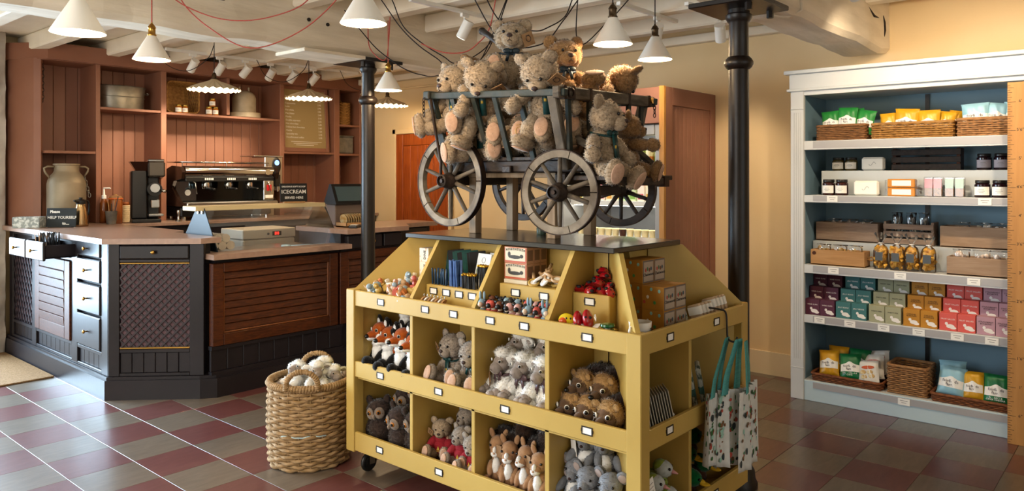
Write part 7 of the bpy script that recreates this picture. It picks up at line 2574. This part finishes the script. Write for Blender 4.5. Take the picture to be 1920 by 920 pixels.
def tote(loc, rz, label, w_, h_, seed, tilt=0, ax=0.0):
    o = thing('tote_bag', label, 'tote bag', loc, group='printed tote bags', rot=(R(tilt), 0, rz))
    rr = random.Random(seed)
    nu, nv = 16, 14

    def P(u, v, s):
        fold = .012 * sin(u * 9 + seed) * (.35 + .65 * v) + .008 * sin(u * 17 + 2 * seed)
        ww = w_ / 2 * (1 + .10 * v)
        return (u * ww + .006 * sin(v * 3 + seed), fold + s * .010 * (1 - u * u) * (.3 + v), -h_ * v - .012 * u * sin(seed))
    mb = MB()
    for s in (-1, 1):
        ofs = len(mb.v)
        for i in range(nu + 1):
            for j in range(nv + 1):
                mb.v.append(P(-1 + 2 * i / nu, j / nv, s))
        for i in range(nu):
            for j in range(nv):
                a, b = ofs + i * (nv + 1) + j, ofs + (i + 1) * (nv + 1) + j
                mb.f.append((a, a + 1, b + 1, b) if s < 0 else (a, b, b + 1, a + 1))
    for v, j in ((0, 0), (1, nv)):
        for i in range(nu):
            a, b = i * (nv + 1) + j, (i + 1) * (nv + 1) + j
            c = (nu + 1) * (nv + 1)
            if v:
                mb.f.append((a, c + a, c + b, b))
    bag = mb.build('cloth', m_tote, o, smooth='all')
    for k in range(5):
        mo = MB()
        for q in range(22):
            u, v = rr.uniform(-.88, .88), rr.uniform(.05, .95)
            p, r_ = P(u, v, -1), rr.uniform(.005, .013)
            mo.ell((p[0], p[1] - .0015, p[2]), (r_, .0016, r_ * rr.uniform(.6, 1.2)), 9, 6)
            if q % 3 == 0:
                mo.ell((p[0] + r_, p[1] - .0015, p[2] + r_ * .8), (r_ * .5, .0016, r_ * .6), 8, 5)
        mo.build('printed_motifs', m_mot[k], bag)['kind'] = 'stuff'
    for s in (-1, 1):
        mb = MB()
        pts = smooth_path([(s * w_ * .30, .012 * s, -.01), (s * w_ * .27 + ax * .2, .01 * s, .06), (s * w_ * .16 + ax * .6, .006 * s, .13), (s * .012 + ax * .95, 0, .185), (ax, 0, .192)], 5)
        for i, p in enumerate(pts):
            t = i / (len(pts) - 1)
            hw = .021 * (1 - .4 * t)
            mb.v += [(p.x - hw, p.y, p.z), (p.x + hw, p.y, p.z), (p.x + hw, p.y + .002, p.z), (p.x - hw, p.y + .002, p.z)]
        for i in range(len(pts) - 1):
            for q in range(4):
                l = (q + 1) % 4
                mb.f.append((4 * i + q, 4 * i + l, 4 * i + 4 + l, 4 * i + 4 + q))
        mb.build('strap', m_strap, o, smooth='all')
    return o


tote((2.745, 1.330, .590), R(4), 'printed tote bag hanging at the left of the three', .20, .275, 1, 0, .125)
tote((2.815, 1.300, .590), R(-10), 'printed tote bag hanging in the middle of the three', .19, .295, 2, 0, .055)
tote((2.925, 1.275, .585), R(12), 'printed tote bag hanging nearest the column', .25, .31, 3, 0, -.05)

# ------------------------------------------------------------------ round seagrass basket full of sheep
sb = thing('seagrass_basket', 'tall round woven seagrass basket on the floor holding sheep toys', 'basket', (2.215, 3.285, 0))
m_sg = M('seagrass', '#a98a63', .8, col2='#86683f', ns=26, st=(1, 1, 3), bump=.35, bs=60)
RB, HB = .195, .40
mb = MB()
rows = 25
for j in range(rows):
    z = .012 + (HB - .02) * j / (rows - 1)
    t = z / HB
    r0 = RB * (.97 + .05 * sin(pi * t * .9))
    pts = []
    N = 88
    for i in range(N):
        a = 2 * pi * i / N
        w_ = sin(11 * a + (j % 2) * pi)
        pts.append(((r0 + .0075 * w_) * cos(a), (r0 + .0075 * w_) * sin(a), z + .0022 * sin(22 * a + j)))
    mb.tube(pts, .0098, n=6, closed=True)
q = mb.build('weave', m_sg, sb, smooth='all')
q['kind'] = 'stuff'
for k in range(22):
    a = 2 * pi * (k + .5) / 22
    MB().tube([(RB * .97 * cos(a), RB * .97 * sin(a), .005), (RB * 1.02 * cos(a), RB * 1.02 * sin(a), HB * .5), (RB * 1.0 * cos(a), RB * 1.0 * sin(a), HB)], .004, n=5).build('stake', m_sg, sb)


def wrapped(pts, r, n_turn, name, mat=None):
    """coil wrapped round a core"""
    P = smooth_path(pts, 8)
    m_ = MB().tube(P, r, n=8)
    tot = len(P) - 1
    N = n_turn * 8
    c = []
    for i in range(N + 1):
        t = i / N * tot
        k = min(int(t), tot - 1)
        p = P[k].lerp(P[k + 1], t - k)
        d = (P[k + 1] - P[k]).normalized()
        u = d.orthogonal().normalized()
        v = d.cross(u)
        an = 2 * pi * i / 8
        c.append(p + (u * cos(an) + v * sin(an)) * r * .85)
    m_.tube(c, r * .45, n=5)
    return m_.build(name, mat or m_sg, sb, smooth='all')


mb = MB().tube([(RB * 1.01 * cos(2 * pi * i / 60), RB * 1.01 * sin(2 * pi * i / 60), HB + .004) for i in range(60)], .016, n=8, closed=True)
coil = []
for i in range(90 * 6):
    a = 2 * pi * i / (90 * 6)
    an = 2 * pi * i / 6
    rr_ = RB * 1.01 + .013 * cos(an)
    coil.append((rr_ * cos(a), rr_ * sin(a), HB + .004 + .013 * sin(an)))
mb.tube(coil, .0075, n=5, closed=True)
mb.build('rim', m_sg, sb, smooth='all')
for a0 in (R(225), R(45)):
    t = Vector((-sin(a0), cos(a0), 0))
    c = Vector((RB * 1.01 * cos(a0), RB * 1.01 * sin(a0), HB))
    pts = [c + t * -.075, c + t * -.07 + Vector((0, 0, .05)), c + t * -.03 + Vector((0, 0, .085)), c + t * .03 + Vector((0, 0, .085)), c + t * .07 + Vector((0, 0, .05)), c + t * .075]
    wrapped([tuple(p) for p in pts], .012, 26, 'handle')
MB().lathe([(RB * .92, 0), (RB * .95, .01), (RB * .95, .30), (RB * .9, .30), (RB * .9, .02), (0, .02)], 32).build('lining', m_sg, sb)
mb = MB()
mb.tube([((RB * 1.035) * cos(R(195 + 3 * i)), (RB * 1.035) * sin(R(195 + 3 * i)), .175) for i in range(22)], .0055, n=6)
mb.build('pale_band', M('pale_band', '#b9d3d6', .7), sb)
GS = 'sheep soft toys in the seagrass basket'
for (x, y, z, hd, h, ln, tq, lab) in (
        (2.135, 3.335, .31, 185, (10, -10, 0), -20, 0, 'white sheep soft toy at the left of the seagrass basket, facing left'),
        (2.215, 3.225, .32, 235, (10, 8, 0), 0, 0, 'white sheep soft toy at the front of the seagrass basket'),
        (2.29, 3.19, .29, 260, (0, 0, 0), 0, -1, 'white sheep soft toy at the right of the basket with orange tag'),
        (2.24, 3.36, .30, 150, (0, 20, 0), 10, 0, 'white sheep soft toy at the back of the seagrass basket'),
        (2.30, 3.30, .31, 320, (0, 10, 0), 0, 0, 'white sheep soft toy lying behind the right one in the basket')):
    sheep((x, y, z), hd, lab, .74, h, ln, 0, tq, group=GS, ribbon=False)
# ================================================================== DRINKS CHILLER IN A TERRACOTTA SURROUND
fr = thing('drinks_chiller', 'open drinks chiller with lit shelves in a terracotta pink surround', 'fridge', (0, 0, 0))
m_frame = M('grey_metal', '#8d8b8a', .4, .3)
m_perf = M('grey_perforated', '#7a7b80', .5, .2)
# surround: beaded end panel, fascia
sp = MB().box(4.585, 5.34, 2.605, 2.625, 0, 2.05).build('end_panel', m_pink, fr)
for (x0, x1, z0, z1) in ((4.585, 4.685, 0, 2.05), (5.26, 5.34, 0, 2.05), (4.685, 5.26, 1.925, 2.05), (4.685, 5.26, 0, .14)):
    MB().box(x0, x1, 2.590, 2.606, z0, z1, bev=.003).build('frame', m_pink, sp)
for k in range(10):
    x = 4.685 + k * .0575
    MB().box(x + .001, x + .0565, 2.599, 2.606, .14, 1.925, bev=.003).build('bead_board', m_pink, sp)
m_edge = M('raw_oak_edge', '#c08a3e', .5, col2='#a9742c', ns=6, st=(6, 6, 1))
MB().box(4.560, 4.586, 2.588, 2.628, 0, 2.052, bev=.002).build('edge_lipping', m_edge, sp)
MB().box(4.585, 4.605, 2.626, 3.54, 1.80, 2.05, bev=.003).build('fascia', m_pink, fr)
MB().box(4.585, 5.34, 3.54, 3.56, 0, 2.05).build('end_panel', m_pink, fr)
MB().box(4.605, 5.34, 2.626, 3.54, 2.03, 2.05).build('top_panel', m_pink, fr)
# chiller body
for y0, y1 in ((2.63, 2.685), (3.48, 3.535)):
    MB().box(4.60, 5.30, y0, y1, 0, 1.795, bev=.006).build('side', m_frame, fr)
MB().box(4.60, 4.68, 2.685, 3.48, 1.72, 1.795, bev=.006).build('canopy', m_frame, fr)
MB().box(5.26, 5.30, 2.685, 3.48, 0, 1.795).build('rear_panel', m_perf, fr)
MB().box(4.68, 5.26, 2.685, 3.48, 1.77, 1.795).build('roof', m_frame, fr)
MB().box(4.60, 5.26, 2.685, 3.48, 0, .62).build('base', m_frame, fr)
MB().box(4.70, 4.73, 2.70, 3.46, 1.745, 1.765).build('strip_light', M('strip_light', '#f5f2e4', .5, emit=26.0), fr)
for z in (1.495, 1.225):
    MB().box(4.715, 4.735, 2.70, 3.46, z - .012, z - .004).build('strip_light', M('strip_light', '#f5f2e4', .5, emit=26.0), fr)
hol = MB()
for i in range(30):
    for j in range(7):
        hol.box(5.2585, 5.2602, 2.70 + i * .025, 2.706 + i * .025, 1.60 + j * .02, 1.606 + j * .02)
hol.build('perforations', m_ink, fr)
m_sh = M('white_wire_shelf', '#d4d4d0', .4)
for z in (1.515, 1.245, .985):
    s = MB().box(4.70, 5.25, 2.69, 3.475, z - .012, z, bev=.002).build('shelf', m_sh, fr)
    MB().box(4.692, 4.702, 2.69, 3.475, z - .03, z + .008, bev=.002).build('shelf_front', m_sh, s)
# drinks
can_pal = [('#d7e3a0', 'lime'), ('#e8d7a8', 'peach'), ('#b9cf6a', 'green'), ('#e2d6d0', 'cream'), ('#c9d98a', 'pear'), ('#dcbfb0', 'blush')]
band_pal = ['#5f8a2a', '#c8742a', '#4c9a3a', '#b23a4a', '#8db53a', '#c9435a']


def can(loc, label, c, b, r=.030, h=.165, grp=None):
    o = thing('drink_can', label, 'drink can', loc, group=grp)
    MB().lathe([(r * .8, 0), (r, .008), (r, h - .014), (r * .82, h)], 18).build('can_body', c, o, smooth=True)
    MB().shell([(r + .0006, h * .12), (r + .0006, h * .36)], 18).build('fruit_band', b, o, smooth='all')
    MB().shell([(r + .0006, h * .72), (r + .0006, h * .86)], 18).build('top_band', M('band_green', '#6f9a3a', .4), o, smooth='all')
    MB().lathe([(r * .78, h), (r * .80, h + .003), (r * .76, h + .003), (0, h + .001)], 18).build('lid', m_steel, o, smooth=True)
    return o


for i in range(10):
    for row in range(2):
        if row == 1 and i > 6:
            continue
        c, nm = can_pal[i % 6]
        can((4.745 + row * .075, 2.735 + i * .074, 1.5155), '%s drink can, number %s from the right end of the top %s row' % (nm, ('first', 'second', 'third', 'fourth', 'fifth', 'sixth', 'seventh', 'eighth', 'ninth', 'tenth')[i], ('front', 'second')[row]), M('can_' + nm, c, .35, .2), M('fruit_%d' % (i % 6), band_pal[i % 6], .45), grp='drink cans in the chiller')
car_pal = [('#e7e3cf', '#e0c24a', 'lemon'), ('#cfe0b2', '#7fae4a', 'apple'), ('#f0e4d8', '#c64a5a', 'berry'), ('#e8e0c8', '#d9a13a', 'mango')]
for i in range(11):
    c, b, nm = car_pal[(i * 3 + i // 4) % 4]
    y = 2.735 + i * .068
    o = thing('juice_carton', '%s juice carton on the middle chiller shelf, %s from the right end' % (nm, ('first', 'second', 'third', 'fourth', 'fifth', 'sixth', 'seventh', 'eighth', 'ninth', 'tenth', 'eleventh')[i]), 'juice carton', (4.75, y, 1.2455), group='juice cartons in the chiller')
    MB().box(-.028, .028, -.028, .028, 0, .12, bev=.002).build('carton_body', M('carton_' + nm, c, .5), o)
    mb = MB().add([(-.028, -.028, .12), (.028, -.028, .12), (.028, .028, .12), (-.028, .028, .12), (0, -.028, .15), (0, .028, .15)], [(0, 1, 4), (2, 3, 5), (1, 2, 5, 4), (3, 0, 4, 5)])
    mb.box(-.002, .002, -.028, .028, .15, .162)
    mb.build('gable_top', M('band_' + nm, b, .5), o)
    MB().box(-.0288, -.0278, -.022, .022, .02, .06).build('printed_panel', M('band_' + nm, b, .5), o)
m_pot = M('yogurt_pot', '#d8c79a', .5)
for i in range(12):
    y = 2.725 + i * .063
    o = thing('dessert_pot', 'small pale pot on the lowest chiller shelf, %s from the right end' % ('first', 'second', 'third', 'fourth', 'fifth', 'sixth', 'seventh', 'eighth', 'ninth', 'tenth', 'eleventh', 'twelfth')[i], 'pot', (4.75, y, .9855), group='dessert pots in the chiller')
    MB().lathe([(.022, 0), (.027, .05), (.029, .052), (.029, .056)], 16).build('pot_body', m_pot if i % 5 else m_brownp, o, smooth=True)
    MB().lathe([(.029, .056), (.028, .06), (0, .0605)], 16).build('lid', M('pot_lid', '#f0e2b4', .4), o)
# ================================================================== LAMPS
m_bulb = M('lit_bulb', '#fff0d6', .5, emit=14.0)
m_shin = M('shade_white_inside', '#fbf6ea', .5)
m_shout = M('shade_stone_outside', '#d9d2c8', .4)
m_shcr = M('shade_cream', '#cdbb9c', .5)
m_redc = M('red_fabric_cable', '#9a2f27', .8, col2='#c8685c', ns=400)
m_blkc = M('brown_fabric_cable', '#1d1210', .8)
m_holder_b = M('dark_bronze', '#4a3a28', .35, .8)


def warm(par, z, power, r=.03):
    l = bpy.data.lights.new('bulb_light', 'POINT')
    l.energy = power
    l.color = (1.0, .72, .42)
    l.shadow_soft_size = r
    o = bpy.data.objects.new('bulb_light', l)
    COL.objects.link(o)
    o.parent = par
    o.location = (0, 0, z)


def pendant(x, y, z, label, cable, path=None, white=True, hold=None, power=12):
    """enamel cone shade; the origin is the centre of the rim"""
    ztop = ceil_z(x)
    o = thing('pendant_lamp', label, 'pendant lamp', (x, y, z), group='cone pendant lamps')
    out = [(.090, 0), (.0905, .003), (.024, .118), (.020, .124)]
    MB().shell(out, 40).build('shade', m_shout if not white else M('shade_white_outside', '#efe9de', .35), o, smooth=True)
    MB().shell([(.0195, .1225), (.0232, .117), (.0890, .003), (.090, 0)], 40).build('shade_lining', m_shin, o, smooth=True)
    MB().lathe([(.021, .120), (.023, .128), (.018, .134), (.018, .160), (.021, .164), (.018, .170), (.012, .180), (.005, .186), (.005, .192)], 20).build('lamp_holder', hold or m_brass, o, smooth=True)
    MB().lathe([(.010, .118), (.014, .09), (.022, .065), (.026, .048), (.022, .030), (.010, .022), (0, .020)], 16).build('bulb', m_bulb, o, smooth='all')
    pts = [(0, 0, .188), (0, 0, ztop - z)]
    MB().tube(pts, .0032, n=6).build('cable', cable, o)
    if path:
        MB().tube([(a - x, b - y, c - z) for a, b, c in path], .0034, n=6).build('cable', cable, o, smooth='all')
    warm(o, .012, power)
    return o


pendant(1.02, 2.95, 1.945, 'white cone pendant furthest left with brass holder', m_redc)
pendant(1.71, 3.94, 2.03, 'white cone pendant on a red cable in front of the shelving', m_redc, smooth_path([(1.812, 3.99, 2.47), (1.849, 3.97, 2.367), (1.979, 3.82, 2.276), (2.109, 3.671, 2.259), (2.239, 3.521, 2.305), (2.308, 3.442, 2.367), (2.351, 3.393, 2.47)]))
pendant(1.85, 2.38, 2.03, 'stone coloured cone pendant at the top centre', m_redc, smooth_path([(1.859, 3.959, 2.49), (1.868, 3.949, 2.367), (1.961, 3.842, 2.225), (2.109, 3.671, 2.112), (2.277, 3.478, 2.197), (2.407, 3.329, 2.367), (2.434, 3.297, 2.49)]), white=False)
pendant(3.26, 3.93, 2.005, 'white cone pendant hanging beside the far iron column', m_redc, smooth_path([(3.084, 3.921, 2.422), (3.089, 3.916, 2.283), (3.119, 3.882, 2.214), (3.148, 3.847, 2.186), (3.171, 3.835, 2.214), (3.182, 3.828, 2.335), (3.187, 3.823, 2.47)]))
pendant(2.93, 1.93, 2.04, 'stone coloured cone pendant above the right of the cart', m_blkc, smooth_path([(3.456, 2.122, 2.424), (3.40, 2.18, 2.33), (3.354, 2.239, 2.254), (3.25, 2.359, 2.132), (3.251, 2.357, 2.47)]), white=False, hold=m_holder_b)
pendant(3.55, 2.07, 2.056, 'stone coloured cone pendant nearest the drinks chiller', m_blkc, white=False, hold=m_holder_b)


def pleated(x, y, z, label):
    o = thing('pendant_lamp', label, 'pendant lamp', (x, y, z), group='pleated pendant lamps')
    n = 96

    def wob(a, k, r, zz):
        f = (r / .2)
        return r * (1 + .02 * f * cos(24 * a)), zz + .006 * f * cos(24 * a)
    MB().shell([(.2, 0), (.165, .022), (.11, .046), (.05, .068), (.022, .085)], n, wob=wob).build('shade', m_shcr, o, smooth='all')
    MB().shell([(.022, .083), (.05, .066), (.11, .044), (.165, .020), (.2, 0)], n, wob=wob).build('shade_lining', m_shin, o, smooth='all')
    MB().lathe([(.022, .082), (.024, .09), (.017, .096), (.017, .122), (.012, .134), (.005, .14)], 18).build('lamp_holder', m_holder_b, o, smooth=True)
    MB().ell((0, 0, .03), (.03, .03, .034), 16, 10).build('bulb', m_bulb, o, smooth='all')
    MB().tube([(0, 0, .138), (0, 0, ceil_z(x) - z)], .003, n=6).build('cable', m_blkc, o)
    MB().tube([p - Vector((x, y, z)) for p in smooth_path([(x - .30, y + .35, 2.46), (x - .24, y + .3, 2.32), (x - .12, y + .2, 2.27), (x - .03, y + .05, 2.36), (x, y, 2.47)])], .003, n=6).build('cable', m_blkc, o, smooth='all')
    warm(o, -.02, 11, .04)
    return o


pleated(2.95, 5.68, 2.112, 'pleated cream pendant above the wicker basket, leftmost of three')
pleated(3.84, 5.71, 2.115, 'pleated cream pendant in front of the menu board')
pleated(4.72, 5.70, 2.115, 'pleated cream pendant right of the far iron column')

# loose draped cables
for i, (pts, lab, mt_) in enumerate((
        ([(2.644, 3.361, 2.503), (2.693, 3.305, 2.414), (2.761, 3.226, 2.265), (2.829, 3.148, 2.161), (2.897, 3.069, 2.087), (2.946, 3.013, 2.033), (3.05, 2.9, 2.06), (3.2, 2.8, 2.47)], 'dark draped cable nearest the topmost teddy, first of the bundle', m_blkc),
        ([(2.757, 3.383, 2.51), (2.797, 3.337, 2.437), (2.837, 3.291, 2.291), (2.906, 3.211, 2.194), (2.986, 3.119, 2.118), (3.046, 3.05, 2.078), (3.2, 2.95, 2.2), (3.3, 2.9, 2.47)], 'dark draped cable crossing the bundle left of the bears', m_blkc),
        ([(2.95, 3.99, 2.5), (3.05, 3.93, 2.36), (3.119, 3.882, 2.266), (3.175, 3.816, 2.196), (3.244, 3.738, 2.127), (3.312, 3.659, 2.092), (3.385, 3.575, 2.089), (3.6, 3.4, 2.2), (3.7, 3.3, 2.47)], 'dark cable sagging lowest behind the left teddy', m_blkc),
        ([(2.839, 3.136, 2.17), (2.917, 3.047, 2.123), (2.995, 2.957, 2.123), (3.044, 2.901, 2.17), (3.088, 2.849, 2.259), (3.12, 2.82, 2.47)], 'red lit cable rising behind the topmost teddy', m_redc),
        ([(3.30, 2.31, 2.47), (3.238, 2.372, 2.395), (3.205, 2.41, 2.282), (3.149, 2.474, 2.225), (3.094, 2.538, 2.203), (3.0, 2.68, 2.25), (2.95, 2.8, 2.47)], 'dark cable above the honey-lit teddy, upper one', m_blkc),
        ([(3.29, 2.31, 2.47), (3.261, 2.346, 2.395), (3.233, 2.378, 2.333), (3.196, 2.421, 2.254), (3.121, 2.506, 2.132), (3.0, 2.68, 2.15), (2.9, 2.85, 2.47)], 'dark cable above the honey-lit teddy, lower one', m_blkc))):
    o = MB().tube(smooth_path(pts), .0035, n=6).build('draped_cable', mt_, smooth='all')
    tag(o, lab, 'cable', 'draped lamp cables')


def spot(x, y, zrail, az, tilt, label, power=0, grp='spotlights on the track', cone=62):
    o = thing('spotlight', label, 'spotlight', (x, y, zrail), group=grp)
    MB().box(-.03, .03, -.012, .012, -.022, 0, bev=.003).build('adaptor', m_white, o)
    MB().cyl((0, 0, -.02), (0, 0, -.075), .006, n=10).build('stem', m_white, o)
    d = Vector((cos(R(az)) * cos(R(tilt)), sin(R(az)) * cos(R(tilt)), sin(R(tilt))))
    c = Vector((0, 0, -.105))
    h = MB().cyl(c - d * .065, c + d * .05, .034, n=24)
    h = h.build('head', m_white, o, smooth=True)
    MB().cyl(c + d * .0505, c + d * .052, .028, n=24).build('lens', M('spot_lens', '#fff1d8', .4, emit=6.0), h)
    if power:
        l = bpy.data.lights.new('spot_beam', 'SPOT')
        l.energy = power
        l.color = (1.0, .80, .56)
        l.spot_size = R(cone)
        l.spot_blend = .8
        l.shadow_soft_size = .03
        lo = bpy.data.objects.new('spot_beam', l)
        COL.objects.link(lo)
        lo.parent = o
        lo.location = c + d * .06
        lo.rotation_mode = 'QUATERNION'
        lo.rotation_quaternion = d.to_track_quat('-Z', 'Y')
    return o


rl = MB().box(2.80, 4.75, 6.185, 6.215, 2.465, 2.49, bev=.003).build('track_rail', m_white)
tag(rl, 'white lighting track above the coffee counter', 'lighting track')
ordn = ('first', 'second', 'third', 'fourth', 'fifth', 'sixth')
for i, x in enumerate((3.03, 3.27, 3.51, 3.76, 3.99, 4.22)):
    spot(x, 6.2, 2.465, 96 + 9 * (i % 3), -46, 'white track spotlight over the counter, %s from the left' % ordn[i], 34)
for i, (x, y, az, tl, px) in enumerate(((3.353, 3.306, 100, -58, 'left of the topmost teddy'), (4.50, 2.15, 20, -50, 'behind the near iron column'), (4.229, 2.451, 40, -45, 'behind the pendant nearest the chiller'))):
    r_ = MB().box(x - .45, x + .25, y - .015, y + .015, 2.445, 2.468, bev=.003).build('track_rail', m_white)
    tag(r_, 'short white lighting track %s' % px, 'lighting track')
    spot(x, y, 2.445, az, tl, 'white spotlight %s' % px, 22, 'spotlights on the short tracks')
# track over the aisle in front of the pale shelving (above the frame)
rl = MB().box(3.83, 3.86, -.6, 1.30, 2.44, 2.468, bev=.003).build('track_rail', m_white)
tag(rl, 'white lighting track over the aisle before the pale shelving', 'lighting track')
for y, nm in ((1.15, 'left bay'), (.25, 'right bay')):
    spot(3.845, y, 2.44, -4 if y > 1 else 10, -30, 'white spotlight aimed at the %s of the pale shelving' % nm, 48, 'spotlights over the aisle', 105)
